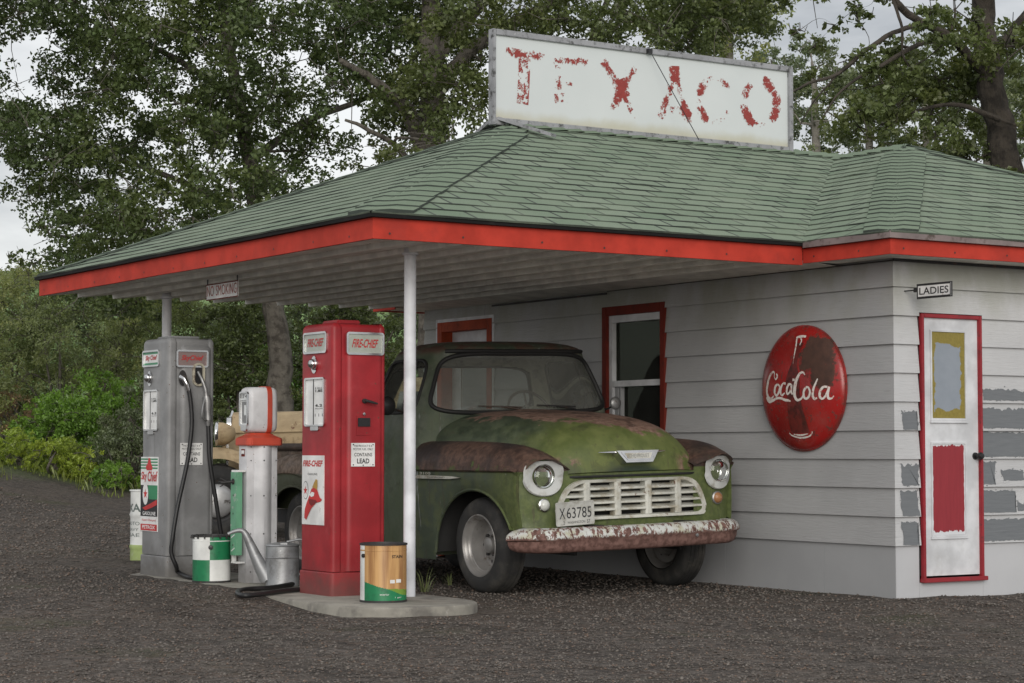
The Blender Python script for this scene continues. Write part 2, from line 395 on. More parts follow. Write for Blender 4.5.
def cat_spline(pts, n=8):
    P = [np.array(p, float) for p in pts]; P = [2*P[0]-P[1]] + P + [2*P[-1]-P[-2]]; out = []
    for i in range(1, len(P)-2):
        a, b, c, d = P[i-1:i+3]
        for k in range(n):
            t = k/n; out.append(.5*((2*b)+(c-a)*t+(2*a-5*b+4*c-d)*t*t+(3*b-a-3*c+d)*t**3))
    out.append(P[-2]); return out
def interp(x, xs, ys):
    """smooth monotone-ish interpolation"""
    if x <= xs[0]: return ys[0]
    if x >= xs[-1]: return ys[-1]
    for i in range(len(xs)-1):
        if x <= xs[i+1]:
            h = xs[i+1]-xs[i]; t = (x-xs[i])/h
            def sl(k):
                if k <= 0 or k >= len(xs)-1: 
                    k0 = 0 if k <= 0 else len(xs)-2
                    return (ys[k0+1]-ys[k0])/(xs[k0+1]-xs[k0])
                d0 = (ys[k]-ys[k-1])/(xs[k]-xs[k-1]); d1 = (ys[k+1]-ys[k])/(xs[k+1]-xs[k])
                return 0 if d0*d1 <= 0 else 2*d0*d1/(d0+d1)
            m0, m1 = sl(i)*h, sl(i+1)*h
            return (2*t**3-3*t*t+1)*ys[i]+(t**3-2*t*t+t)*m0+(-2*t**3+3*t*t)*ys[i+1]+(t**3-t*t)*m1
# ================================================================ BUILDING
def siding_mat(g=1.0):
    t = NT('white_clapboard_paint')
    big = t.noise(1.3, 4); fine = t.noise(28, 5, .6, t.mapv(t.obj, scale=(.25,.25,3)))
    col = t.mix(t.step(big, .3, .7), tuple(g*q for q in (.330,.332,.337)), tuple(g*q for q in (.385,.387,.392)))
    col = t.mix(t.step(fine, .62, .82), col, (.22,.22,.215))
    x = t.sep()
    green = t.math('MULTIPLY', t.step(x[2], 1.75, 2.35), t.step(t.noise(2.2, 5, .6, t.mapv(t.obj, scale=(1,1,.5))), .38, .62))  # greenish light under the canopy, painted into the upper boards
    col = t.mix(t.math('MULTIPLY', green, .55), col, (.235,.24,.160))
    nr = t.bump(t.noise(30, 5, .65, t.mapv(t.obj, scale=(.22,.22,2.4))), .95, .005)
    t.bsdf(col, .55, 0, nr); return t.m
def bare_mat():
    t = NT('bare_grey_board')
    col = t.mix(t.noise(20, 5, .6, t.mapv(t.obj, scale=(.3,.3,4))), (.11,.12,.13), (.18,.19,.20))
    t.bsdf(col, .75, 0, t.bump(t.noise(30, 5, .65, t.mapv(t.obj, scale=(.22,.22,2.4))), .6, .004)); return t.m
M['siding'] = siding_mat(); M['siding_side'] = siding_mat(1.34); M['bare'] = bare_mat()  # side copy's paler colour holds newer paint and that wall's stronger daylight
M['skirt'] = weather('white_skirting_board', (.335,.34,.35), [((.20,.19,.175), 9, .76, .85)], .6, bump=.1, bscale=20, var=.03, vscale=2)

M['skirt_side'] = weather('white_side_skirting', (.47,.475,.49), [((.24,.23,.21), 9, .76, .85)], .6, bump=.1, bscale=20, var=.03, vscale=2)  # paler to match the side wall, its stronger daylight put into the colour
def shingle_mat():
    t = NT('green_asphalt_shingles')
    br = t.n('ShaderNodeTexBrick'); t.L(t.uv, br.inputs['Vector'])
    br.offset = .5; br.inputs['Scale'].default_value = 1; br.inputs['Brick Width'].default_value = .31; br.inputs['Row Height'].default_value = .18
    br.inputs['Mortar Size'].default_value = .013; br.inputs['Mortar Smooth'].default_value = .2; br.inputs['Bias'].default_value = 0
    br.inputs['Color1'].default_value = (.138,.192,.128,1); br.inputs['Color2'].default_value = (.198,.246,.178,1); br.inputs['Mortar'].default_value = (.025,.032,.026,1)
    c = t.mix(t.step(t.noise(2.0, 5), .35, .7, 0, .5), br.outputs[0], (.20,.245,.175))
    c = t.mix(t.step(t.noise(160, 2), .5, .75, 0, .45), c, (.07,.095,.07))
    c = t.mix(t.step(t.noise(7, 5), .62, .75, 0, .5), c, (.25,.28,.22))
    t.bsdf(c, .9, 0, t.bump(t.noise(220, 2), .5, .004)); return t.m
def cap_mat():
    t = NT('green_hip_cap_shingles')
    c = t.mix(t.noise(6, 4), (.120,.172,.112), (.185,.232,.162))
    c = t.mix(t.step(t.noise(160, 2), .5, .75, 0, .45), c, (.07,.095,.07))
    t.bsdf(c, .9, 0, t.bump(t.noise(220, 2), .5, .004)); return t.m
M['shingle_edge_shadow'] = plain('shingle_butt_edge_and_shadow', (.04,.052,.042), .9); M['shingle'] = shingle_mat(); M['cap'] = cap_mat()  # dark butt edge, doubling as the painted shadow line below each cap

LA = 6.5
bld = thing('gas_station', 'white clapboard filling station with green shingle roof and wide red-edged canopy', 'building')
ROWS = [.37+.203*k for k in range(11)]
def board_out(z):
    k = (z-.37)/.203; t = k-math.floor(k+1e-9); return .003+.021*(1-t)
_nz = [random.uniform(-1,1) for _ in range(64)]
def vnz(x):
    i = int(math.floor(x)); f = x-i; f = f*f*(3-2*f); return _nz[i % 64]*(1-f)+_nz[(i+1) % 64]*f
def wall(fr, L, ztop, openings=(), ext=(0,0), patches=(), seams=()):
    mb = MB()
    for k in range(11):
        z0, z1 = ROWS[k], min(ROWS[k]+.203, ztop)
        if z0 >= ztop: break
        jit = random.uniform(-.0012, .0012)
        cuts = sorted({z0, z1} | {z for o in openings for z in (o[2], o[3]) if z0 < z < z1})
        for c0, c1 in zip(cuts, cuts[1:]):
            iv = [(0.0, L)]
            for o in openings:
                if o[2] < (c0+c1)/2 < o[3]:
                    iv = [p for a, b in iv for p in ((a, min(b, o[0])), (max(a, o[1]), b)) if p[1]-p[0] > 1e-4]
            for a, b in iv:
                d0 = .003+.021*(1-(c0-z0)/.203)+jit; d1 = .003+.021*(1-(c1-z0)/.203)+jit
                for (p, q) in [(a, b)]:
                    cut = [p]+sorted(s for s in seams[k%3::3] if p+.05 < s < q-.05)+[q]
                    for u, w in zip(cut, cut[1:]):
                        g = .0012
                        u2 = u+g if u > p else u; w2 = w-g if w < q else w
                        e0 = lambda d: u2-(d if (ext[0] and u == 0) else 0)
                        e1 = lambda d: w2+(d if (ext[1] and w == L) else 0)
                        mb.add([fr.p(e0(d0),c0,d0), fr.p(e1(d0),c0,d0), fr.p(e1(d1),c1,d1), fr.p(e0(d1),c1,d1), fr.p(e0(0),c0,-.01), fr.p(e1(0),c0,-.01)],
                               [(0,1,2,3),(4,5,1,0)])
    # backing
    for k in range(len(openings)+1):
        pass
    for (s0, s1, z0, z1, rag) in patches:
        pts = []
        def edge(ax, ay, bx, by, amp):
            n = max(4, int(math.hypot(bx-ax, by-ay)/.006))
            o1, o2 = random.uniform(0,40), random.uniform(0,40); l_ = math.hypot(bx-ax, by-ay)
            for i in range(n):
                t = i/n; q = t*l_; f1 = (.6*vnz(q*16+o1)+.3*vnz(q*45+o2)+.1*vnz(q*110))*amp*5.5; pts.append((ax+(bx-ax)*t+(f1 if abs(by-ay) > abs(bx-ax) else 0), ay+(by-ay)*t-(abs(f1) if by == z1 and ay == z1 else 0)+(abs(f1) if ay == z0 and by == z0 else 0)))
        edge(s0,z0,s1,z0,.0015); edge(s1,z0,s1,z1,.004); edge(s1,z1,s0,z1,rag); edge(s0,z1,s0,z0,.004)
        row = math.floor((z0-.37)/.203+.02)
        zlo, zhi = .37+.203*row+.002, .37+.203*(row+1)-.004
        vs = []
        for x, z in pts:
            z = min(max(z, zlo), zhi); vs.append(fr.p(x, z, board_out(z)+.0022))
        mb.add(vs, [tuple(range(len(vs)))], 1)
        for _ in range(int(2*(s1-s0+z1-z0)*34)):
            x, z = random.choice(pts); x += random.gauss(0, .012); z += random.gauss(0, .010)
            if not zlo+.006 < z < zhi-.006: continue
            h = random.uniform(.0015,.0055); mb.add([fr.p(x+h*random.uniform(.8,2.2)*math.cos(a), z+h*math.sin(a), board_out(z+h*math.sin(a))+.0030) for a in (.3, 1.7, 3.3, 4.9)], [(0,1,2,3)], 1)
    return mb
frA = Fr((0,LA,0), (0,-1,0), (0,0,1)); frB = Fr((0,0,0), (1,0,0), (0,0,1))
WIN = (LA-3.51, LA-2.64, .80, 2.245); DOOR2 = (LA-6.23, LA-5.262, .04, 2.25)
wA = wall(frA, LA, 2.42, [WIN, DOOR2], (0,1), seams=[1.1, 2.3, 3.2])
pat = []
def pp(x0, y0, x1, y1, rag=.003):
    a = hit(x0, y1, 1, 0); b = hit(x1, y0, 1, 0); pat.append((a[0], b[0], a[2], b[2], rag))
for q in [(902,410,916,430,.006),(901,463,917.5,486,.008),(900.5,490,917.5,516.5,.004),(902,521,917.5,545.5,.004),
          (981,389.5,1045,400.5,.006),(981,408,1050,428.5,.006),(981,431.5,1040,457,.004),(981,460.5,994,485,.004),(1001,469,1022,481,.004),
          (981,489.5,1014.5,513,.004),(1016.5,499,1046,511.5,.010),(981,517,1052,541.5,.004),(1030,462,1060,484,.010)]: pp(*q)
wB = wall(frB, 5.0, 2.42, [(.225, .845, .10, 2.02)], (1,1), pat, seams=[2.2, 3.4])
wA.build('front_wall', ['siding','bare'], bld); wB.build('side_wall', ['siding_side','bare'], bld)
frE = Fr((5,0,0), (0,1,0), (0,0,1)); frN = Fr((5,LA,0), (-1,0,0), (0,0,1))
wall(frE, LA, 2.42, [], (0,1), seams=[2, 4]).build('back_wall', ['siding','bare'], bld)
wall(frN, 5.0, 2.42, [(1.7, 3.2, 1.0, 2.1)], (1,0), seams=[2, 4]).build('end_wall', ['siding','bare'], bld)
mb = MB(); mb.plate(frN, 1.7, 2.0, 3.2, 2.1, -.03, .02); mb.plate(frN, 1.7, 1.0, 3.2, 1.06, -.03, .02)
for s in (1.7, 2.2, 2.7, 3.14): mb.plate(frN, s, 1.06, s+.06, 2.0, -.03, .02)
w = mb.build('window', 'door_white', bld); mb = MB(); mb.plate(frN, 1.76, 1.06, 3.14, 2.0, -.02, -.015); mb.build('pane', 'glass', w)
# skirting panels with seams
for s0, s1 in ((0,.25),(1.25,2.2),(2.202,3.4),(3.402,4.6),(4.602,5.75),(5.752,LA)): mb = MB(); mb.plate(frA, s0, -.15, s1, .37, -.02, .002); mb.build('skirting', 'skirt', bld)
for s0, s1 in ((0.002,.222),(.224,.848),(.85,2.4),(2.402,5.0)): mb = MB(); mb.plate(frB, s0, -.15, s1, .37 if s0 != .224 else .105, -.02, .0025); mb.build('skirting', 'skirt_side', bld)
mb = MB(); mb.plate(frE, 0, -.15, LA, .37, -.02, .002); mb.build('skirting', 'skirt', bld); mb = MB(); mb.plate(frN, .002, -.15, 4.998, .37, -.02, .0025); mb.build('skirting', 'skirt', bld)
# dark inner lining and floor
mb = MB(); mb.box(.02, 4.98, .02, LA-.02, .0, .01)
mb.plate(frE, .03, 0, LA-.03, 2.42, -.03, -.022)
mb.build('floor', 'dark_void', bld)
mb = MB(); mb.box(.03, 4.97, .03, LA-.03, 2.43, 2.44); mb.build('ceiling', 'seat', bld)
for a_ in ((.03,.04,.03,LA-.06),(.05,4.9,.03,.04)):
    pass
lin = MB()
for z0_, z1_, y0_, y1_ in ((.01,2.42,.04,LA-3.53),(.01,2.42,LA-2.62-.0,.0)): pass
lin.plate(frN, .05, .02, 1.68, 2.42, -.032, -.025); lin.plate(frN, 3.22, .02, 4.95, 2.42, -.032, -.025); lin.plate(frN, 1.681, 2.11, 3.219, 2.42, -.032, -.025); lin.plate(frN, 1.681, .02, 3.219, .99, -.032, -.025)
lin.build('inner_lining', 'seat', bld)

# -------- roof
PIT = .402; EX, EZ = -3.93, 2.532; RY0, RY1 = .505, 6.475; OV = -.40
def zc(run): return EZ+PIT*run
RYC = (RY0+RY1)/2
TC = np.array((EX+(RYC-RY0), RYC, zc(RYC-RY0)))
W2 = 5.40; RX = (OV+W2)/2; MZ = zc(RX-OV); N2 = LA+.4
APX0 = np.array((RX, OV+(RX-OV), MZ)); APX1 = np.array((RX, N2-(RX-OV), MZ))
def wob(x, y): return .5*math.sin(x*2.1+y*1.3)+.3*math.sin(x*5.3-y*3.1+1)+.2*math.sin(x*9.7+y*7.7)
def slope(mb, E0, E1, T0, T1, ncourse):
    E0, E1, T0, T1 = [np.array(p, float) for p in (E0, E1, T0, T1)]
    ex = (E1-E0); eh = ex/np.linalg.norm(ex); n = np.cross(eh, (T0-E0)/np.linalg.norm(T0-E0)); n /= np.linalg.norm(n)
    if n[2] < 0: n = -n
    upv = np.cross(n, eh); 
    if upv[2] < 0: upv = -upv
    sl = float((T0-E0) @ upv)
    for i in range(ncourse):
        t0, t1 = i/ncourse, (i+1)/ncourse
        L0, R0 = E0+(T0-E0)*t0, E1+(T1-E1)*t0; L1, R1 = E0+(T0-E0)*t1, E1+(T1-E1)*t1
        k = max(1, int(np.linalg.norm(R0-L0)/.17)); B = []; Tt = []; Lp = []; U0 = []; U1 = []
        for j in range(k+1):
            f = j/k; b = L0+(R0-L0)*f; c = L1+(R1-L1)*f
            wv = wob(*(b[:2])); lift = .008+.003*random.random()+.003*wv
            if random.random() < .012: lift += .006
            b2 = b+n*lift - upv*(.010+.006*wv+random.uniform(-.003,.003)) ; c2 = c+n*(.002+.003*wv)
            B.append(b2); Tt.append(c2); Lp.append(b2-n*(lift+.002))
            U0.append((float((b-E0) @ eh), i*.18+.0003)); U1.append((float((c-E0) @ eh), (i+1)*.18-.0003))
        vs = B+Tt+Lp; m = k+1
        fs = []; uv = []
        for j in range(k):
            fs.append((j, j+1, m+j+1, m+j)); uv.append([U0[j], U0[j+1], U1[j+1], U1[j]])
            fs.append((2*m+j, 2*m+j+1, j+1, j)); uv.append([U0[j], U0[j+1], U0[j+1], U0[j]])
        mb.add(vs, fs, 0, uv)
def caps(mb, E, T, ea, eb, ncap, wd=.27):
    """folded cap shingles along a hip from E (eave) to T; ea/eb unit directions along the two eaves, away from the corner"""
    E, T = np.array(E, float), np.array(T, float); ea = np.array(ea, float); eb = np.array(eb, float)
    for i in range(ncap):
        P0 = E+(T-E)*max(i-.15, .02)/ncap; P1 = E+(T-E)*(i+1)/ncap; w = min(wd*random.uniform(.97,1.03), (1-(i+1)/ncap)*2.6+.02)
        r0, r1 = [], []
        for P, l, o in ((P0, .026+random.uniform(0,.006), r0), (P1, .020, r1)):
            for d, sc in ((ea, 1), (ea, .45), (ea, .12)): o.append(P+d*w*sc+np.array((0,0,l+(-.012 if sc == .12 else 0))))
            for d, sc in ((eb, .12), (eb, .45), (eb, 1)): o.append(P+d*w*sc+np.array((0,0,l+(-.012 if sc == .12 else 0))))
        low = [p-np.array((0,0,.028)) for p in r0]
        n = len(r0); vs = r0+r1+low; fs = []
        for j in range(n-1): fs.append((j, j+1, n+j+1, n+j))
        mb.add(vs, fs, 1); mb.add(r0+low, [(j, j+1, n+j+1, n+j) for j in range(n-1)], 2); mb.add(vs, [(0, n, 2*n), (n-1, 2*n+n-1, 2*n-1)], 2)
def ridge(mb, A, B, side):
    n = max(2, int(np.linalg.norm(B-A)/.16))
    for i in range(n):
        rg = []
        for f, l in ((i/n, .012), ((i+1.1)/n, .024+random.uniform(0,.004))):
            P = A+(B-A)*min(f, 1); rg.append([P+side*s_*w+np.array((0,0,l-PIT*abs(s_)*w-.0)) for s_, w in ((-1,.15),(-1,.06),(0,0),(1,.06),(1,.15))])
        low = [p-np.array((0,0,.02)) for p in rg[1]]
        mb.loft([rg[0], rg[1], low], 1, False)
NC = 19; NM = 19
mb = MB()
VX = RX
slope(mb, (EX,RY0,EZ), (OV,RY0,EZ), TC, (OV+(RYC-RY0), RYC, TC[2]), NC)                # south canopy plane
slope(mb, (EX,RY1,EZ), (OV,RY1,EZ), TC, (OV+(RYC-RY0), RYC, TC[2]), NC)                # north canopy plane
slope(mb, (EX,RY0,EZ), (EX,RY1,EZ), TC, TC, NC)                                        # canopy front hip
caps(mb, (EX,RY0,EZ), TC, (1,0,0), (0,1,0), 22, .30); caps(mb, (EX,RY1,EZ), TC, (1,0,0), (0,-1,0), 22, .30)
ridge(mb, TC+np.array((-.05,0,0)), np.array((OV+(RYC-RY0)+.02, RYC, TC[2])), np.array((0,1.,0)))
mb.build('canopy_roof', ['shingle','cap','shingle_edge_shadow'], bld)
mb = MB(); H = RX-OV
slope(mb, (OV,OV,EZ), (OV,RY0,EZ), APX0, (RX, RY0+H, MZ), NM)
slope(mb, (OV,RY1,EZ), (OV,N2,EZ), (RX, RY1-H, MZ), APX1, NM)
slope(mb, (OV,OV,EZ), (W2,OV,EZ), APX0, APX0, NM)
slope(mb, (OV,N2,EZ), (W2,N2,EZ), APX1, APX1, NM)
slope(mb, (W2,OV,EZ), (W2,N2,EZ), APX0, APX1, NM)
for E, T, a, b in (((OV,OV,EZ),APX0,(1,0,0),(0,1,0)), ((W2,OV,EZ),APX0,(-1,0,0),(0,1,0)), ((OV,N2,EZ),APX1,(1,0,0),(0,-1,0)), ((W2,N2,EZ),APX1,(-1,0,0),(0,-1,0))):
    caps(mb, E, T, a, b, 24, .27)
ridge(mb, APX0+np.array((0,-.05,0)), APX1+np.array((0,.05,0)), np.array((1.,0,0)))
mb.build('main_roof', ['shingle','cap','shingle_edge_shadow'], bld)
# -------- fascia boards, drip edges and gutters
F0, F1 = 2.37, 2.503
def strip(name, mat, pts, z0, z1, th, sag=0.0):
    """board along polyline pts (outer face), thickness inwards (to the left of travel)"""
    for (a, b) in zip(pts, pts[1:]):
        mb = MB(); a = np.array((*a, 0.)); b = np.array((*b, 0.)); d = (b-a)/np.linalg.norm(b-a); nrm = np.array((d[1], -d[0], 0))
        k = max(2, int(np.linalg.norm(b-a)/.4)); rg = []
        for i in range(k+1):
            f = i/k; p = a+(b-a)*f; w = sag*math.sin(f*PI)*-1 + .0025*wob(p[0]*1.5, p[1]*1.5); w *= math.sin(f*PI)**.5 if 0 < f < 1 else 0; mi = d*(th+.0015)*(1 if i == 0 else -1 if i == k else 0)
            rg.append([p+np.array((0,0,z0+w)), p+np.array((0,0,z1+w)), p+mi-nrm*th+np.array((0,0,z1+w)), p+mi-nrm*th+np.array((0,0,z0+w))])
        mb.loft(rg, 0, True, True, True)
        if name == 'fascia':
            L = np.linalg.norm(b-a); q = .12
            fr = Fr(a, d, (0,0,1))
            while q < L: mb.disc(fr, q, z0+.035+random.uniform(-.004,.01), .0075, .0035, 1, 8); q += random.uniform(.45,.62)
        mb.build(name, [mat,'dark_steel'], bld)
e = .03
strip('fascia', 'fascia_red', [(OV+e-.004,RY0+e), (EX+e,RY0+e)][::-1], F0, F1, .025)
strip('fascia', 'fascia_red', [(EX+e,RY1-e), (EX+e,RY0+e)], F0, F1, .025)
strip('fascia', 'fascia_red', [(OV+e,RY1-e), (EX+e,RY1-e)], F0+.045, F1, .025)
strip('fascia', 'fascia_red', [(OV+e,RY0+e-.001),(OV+e,OV+e)], F0+.012, F1-.016, .025)
strip('fascia', 'fascia_red', [(OV+e,OV+e),(W2-e,OV+e),(W2-e,N2-e),(OV+e,N2-e),(OV+e,RY1-e+.001)], F0+.012, F1-.016, .025)
strip('drip_edge', 'drip_black', [(OV+.02,RY1+.004),(EX-.004,RY1+.004),(EX-.004,RY0-.004),(OV+.02,RY0-.004)], F1+.001, EZ+.006, .035)
strip('drip_edge', 'gutter_brown', [(OV-.006,RY0-.01),(OV-.006,OV-.006),(W2+.006,OV-.006),(W2+.006,N2+.006),(OV-.006,N2+.006),(OV-.006,RY1+.01)], F1-.014, EZ+.004, .04)
# -------- soffits
mb = MB(); pr = []
x = EX+.06
while x < OV+.02:
    for dx, dz in ((0,0),(.004,-.004),(.10,.006),(.20,.018),(.296,.031),(.318,.034)):
        pr.append((x+dx, 2.374+dz))
    x += .322
pr = [q for q in pr if q[0] < OV+.42]; pr.append((-.004, 2.379))
mb.loft([[ (px_, RY0+.055, pz) for px_, pz in pr], [(px_, RY1-.025, pz) for px_, pz in pr]], 0, False)
for yy_ in np.arange(RY0+.35, RY1-.2, .62):
    for px_ in np.arange(EX+.2, -.1, .27):
        if random.random() < .75: mb.disc(Fr((px_+random.uniform(-.02,.02), yy_+random.uniform(-.02,.02), 2.3725), (1,0,0), (0,-1,0)), 0, 0, .007, 0, 1, 7)
mb.build('canopy_soffit', ['soffit','dark_steel'], bld)
mb = MB()
mb.box(OV+.05, -.02, OV+.05, RY0+.03, 2.395, 2.402); mb.box(-.019, W2-.05, OV+.05, -.02, 2.395, 2.402)
mb.box(5.02, W2-.05, -.019, N2-.05, 2.395, 2.402); mb.box(OV+.05, 5.019, LA+.02, N2-.05, 2.395, 2.402); mb.box(OV+.05, -.02, RY1-.02, LA+.019, 2.395, 2.402)
mb.build('eave_soffit', 'soffit', bld)
# dark moulding between wall and soffit
mb = MB(); mb.plate(frA, LA-5.25, 2.352, LA-3.45, 2.368, .022, .034); mb.plate(frA, LA-3.44, 2.375, LA+.02, 2.384, .022, .03); mb.plate(frB, -.02, 2.375, 5.0, 2.394, .018, .03); mb.build('moulding', 'dark_steel', bld)
# -------- canopy posts
for (x, y, r) in ((-3.2, 1.275, .041), (-2.923, 5.963, .041)):
    mb = MB(); mb.lathe([(r,.03),(r,2.40)], (x,y,0), n=20); mb.lathe([(r*1.35,2.372),(r*1.35,2.36),(r,2.352)], (x,y,0), n=20); mb.build('post', 'post', bld, smooth=40)

# -------- ladies door
d = MB()
d.plate(frB, .238, .125, .266, 2.014, .0, .032); d.plate(frB, .810, .125, .838, 2.014, .0, .032); d.plate(frB, .2661, 1.986, .8099, 2.014, .0, .031)
door = MB(); door.plate(frB, .2665, .15, .8095, 1.985, -.03, .008)
door = door.build('door', 'door_white', bld)
d.build('door_frame', 'door_frame_red', door, bevel=.003)
mb = MB(); mb.plate(frB, .228, .106, .856, .136, .0, .052); mb.build('sill', 'door_frame_red', door, bevel=.004)
a, b = hit(931,418,1,0), hit(963,333,1,0)
mb = MB(); mb.rframe(frB, a[0]-.015, a[2]-.015, b[0]+.015, b[2]+.015, .003, .014, .006, .019); mb.plate(frB, a[0]-.022, a[2]-.034, b[0]+.022, a[2]-.016, .006, .024)
mb.build('window_trim', 'door_white', door)
def frosted():
    t = NT('painted_over_glass')
    x = t.sep(); n = t.math('MULTIPLY_ADD', t.noise(14, 5, .5), .09, -.045); n2 = t.math('MULTIPLY_ADD', t.noise(8, 5, .5), .14, -.07)
    X = t.math('ADD', x[0], n); Z = t.math('ADD', x[2], n2)
    f = t.math('MULTIPLY', t.step(X, a[0]+.028, a[0]+.034), t.step(X, b[0]-.038, b[0]-.045))
    f = t.math('MULTIPLY', f, t.step(Z, a[2]+.055, a[2]+.06)); f = t.math('MULTIPLY', f, t.step(Z, b[2]-.085, b[2]-.092))
    c = t.mix(f, t.mix(t.noise(60, 3), (.16,.125,.02), (.30,.24,.05)), t.mix(t.noise(8, 4), (.19,.22,.26), (.28,.31,.35)))
    t.bsdf(c, t.step(f, 0, 1, .6, .08)); return t.m
mb = MB(); mb.plate(frB, a[0], a[2], b[0], b[2], .004, .0105); mb.build('glass_panel', frosted(), door)
a, b = hit(932,535,1,0), hit(963.5,444,1,0)
def redpanel():
    t = NT('brushed_red_panel')
    x = t.sep(); n = t.math('MULTIPLY_ADD', t.noise(40, 3, .5, t.mapv(t.obj, scale=(1.5,1,.25))), .05, -.025)
    Z = t.math('ADD', x[2], n); X = t.math('ADD', x[0], t.math('MULTIPLY_ADD', t.noise(18, 3), .016, -.008))
    f = t.math('MULTIPLY', t.step(Z, a[2]+.022, a[2]+.024), t.step(Z, b[2]-.010, b[2]-.012))
    f = t.math('MULTIPLY', f, t.math('MULTIPLY', t.step(X, a[0]+.005, a[0]+.007), t.step(X, b[0]-.008, b[0]-.010)))
    c = t.mix(f, (.60,.61,.63), t.mix(t.noise(30, 4, .6, t.mapv(t.obj, scale=(2,1,.2))), (.21,.016,.024), (.31,.028,.038)))
    t.bsdf(c, .55); return t.m
mb = MB(); mb.plate(frB, a[0], a[2], b[0], b[2], .004, .0105); mb.build('lower_panel', redpanel(), door)
mb = MB(); mb.rframe(frB, a[0]-.014, a[2]-.014, b[0]+.014, b[2]+.014, .003, .013, .006, .017); mb.plate(frB, a[0]-.02, a[2]-.03, b[0]+.02, a[2]-.0145, .006, .021)
mb.build('panel_trim', 'door_white', door)
k = hit(974,456,1,0); mb = MB(); mb.lathe([(.0,-.088),(.018,-.086),(.028,-.07),(.026,-.055),(.012,-.045),(.012,-.02),(.026,-.018),(.026,-.006)], (k[0],0,k[2]), 1, 16); mb.build('door_knob', 'black', door, smooth=50)

# -------- window on the front wall
s0, s1, z0, z1 = WIN
wf = MB(); wf.plate(frA, s0, z0, s0+.062, z1, -.07, .034); wf.plate(frA, s1-.058, z0, s1, z1, -.07, .034); wf.plate(frA, s0+.0621, z1-.075, s1-.0581, z1, -.07, .033); wf.plate(frA, s0-.03, z0-.05, s1+.03, z0-.001, -.07, .06)
wf = wf.build('window', 'frame_red', bld, bevel=.003)
mb = MB(); i0, i1, j1 = s0+.063, s1-.059, z1-.076; jm = 1.60
mb.plate(frA, i0, z0, i0+.05, j1, -.06, .004); mb.plate(frA, i1-.03, z0, i1, j1, -.06, .004); mb.plate(frA, i0+.0501, j1-.06, i1-.0301, j1, -.06, .003)
mb.plate(frA, i0+.0501, jm-.03, i1-.0301, jm+.02, -.055, .006); mb.build('sash', 'door_white', wf, bevel=.002)
mb = MB(); mb.plate(frA, i0+.0501, z0, i0+.10, jm-.031, -.07, -.02); mb.plate(frA, i0+.12, z0, i0+.135, jm-.031, -.07, -.02); mb.build('sash', 'skirt', wf)
mb = MB(); mb.plate(frA, i0+.05, jm, i1-.03, j1-.05, -.04, -.036); mb.plate(frA, i0+.135, z0, i1-.03, jm-.03, -.062, -.058); mb.build('pane', 'old_pane', wf)
mb = MB(); mb.plate(frA, i0+.05, z0+.002, i1-.03, jm-.04, -.10, -.095); mb.build('screen', plain('dark_insect_screen', (.055,.065,.058), .8), wf)
mb = MB(); mb.plate(frA, i0+.03, jm+.02, i1-.01, j1-.02, -.16, -.155); mb.build('blind', weather('olive_roller_blind', (.13,.14,.075), [((.09,.10,.05), 5, .5, .7)], .8), wf)
# -------- office door behind the truck
s0, s1, z0, z1 = DOOR2
dd = MB(); dd.plate(frA, s0+.085, .05, s1-.085, z1-.09, -.12, -.09)
dd = dd.build('door', 'door_white', bld)
mb = MB(); mb.plate(frA, s0, z0, s0+.085, z1, -.12, .03); mb.plate(frA, s1-.085, z0, s1, z1, -.12, .03); mb.plate(frA, s0+.0851, z1-.09, s1-.0851, z1, -.12, .029); mb.build('door_frame', 'frame_red2', dd, bevel=.003)
mb = MB(); mb.plate(frA, s0-.03, z0, s0-.001, z1+.03, 0, .024); mb.plate(frA, s1+.001, z0, s1+.03, z1+.03, 0, .024); mb.plate(frA, s0, z1+.001, s1, z1+.03, 0, .023); mb.build('door_trim', 'door_white', dd)
mb = MB(); mb.plate(frA, s0+.25, 1.05, s1-.2, 1.85, -.0895, -.085); mb.build('glass_panel', 'glass', dd)
mb = MB(); mb.lathe([(0,-.05),(.025,-.04),(.025,-.02),(.01,-.015),(.01,.09)], (0,LA-(s0+.15),1.0), 0, 12); mb.build('door_knob', 'steel', dd, smooth=50)

# ================================================================ SIGNS
# ---- roof sign
YS = RYC-.05
sg = thing('roof_sign', 'long white roof sign with grey timber frame and flaking red capital letters', 'sign', (-1.15, RYC, 3.72))
def loc(o, p): return np.array(p, float)-np.array(o.location)
frS = Fr((0,-.05,0), (1,0,0), (0,0,1))
A, B = hit(491.5,122,1,YS)-np.array(sg.location), hit(791.5,67,1,YS)-np.array(sg.location)
x0, z0, x1, z1 = A[0], A[2]-.02, B[0], B[2]
mb = MB(); mb.plate(frS, x0+.04, z0+.04, x1-.04, z1-.03, -.04, .0)
W = MB()
mb.build('sign_face', 'sign_face', sg)
fw_ = MB(); fw_.plate(frS, x0, z0, x0+.03, z1, -.05, .024); fw_.plate(frS, x1-.05, z0, x1, z1, -.05, .024); fw_.plate(frS, x0+.0301, z1-.05, x1-.0501, z1-.001, -.05, .023); fw_.plate(frS, x0+.0301, z0+.001, x1-.0501, z0+.06, -.05, .023)
fw_.build('sign_frame', 'sign_frame', sg, bevel=.004)
lt = MB(); nseed = np.random.default_rng(5)
NZ = nseed.random((40,40))
def vn(x, y):
    xi, yi = int(math.floor(x)), int(math.floor(y)); fx, fy = x-xi, y-yi; g = lambda i, j: NZ[i % 40, j % 40]
    return (g(xi,yi)*(1-fx)+g(xi+1,yi)*fx)*(1-fy)+(g(xi,yi+1)*(1-fx)+g(xi+1,yi+1)*fx)*fy
def chip(pts, ds, wpx, edge=0.0):
    chip1(pts, [d+.16 for d in ds], wpx*1.08, edge, 1); chip1(pts, ds, wpx, edge, 0)
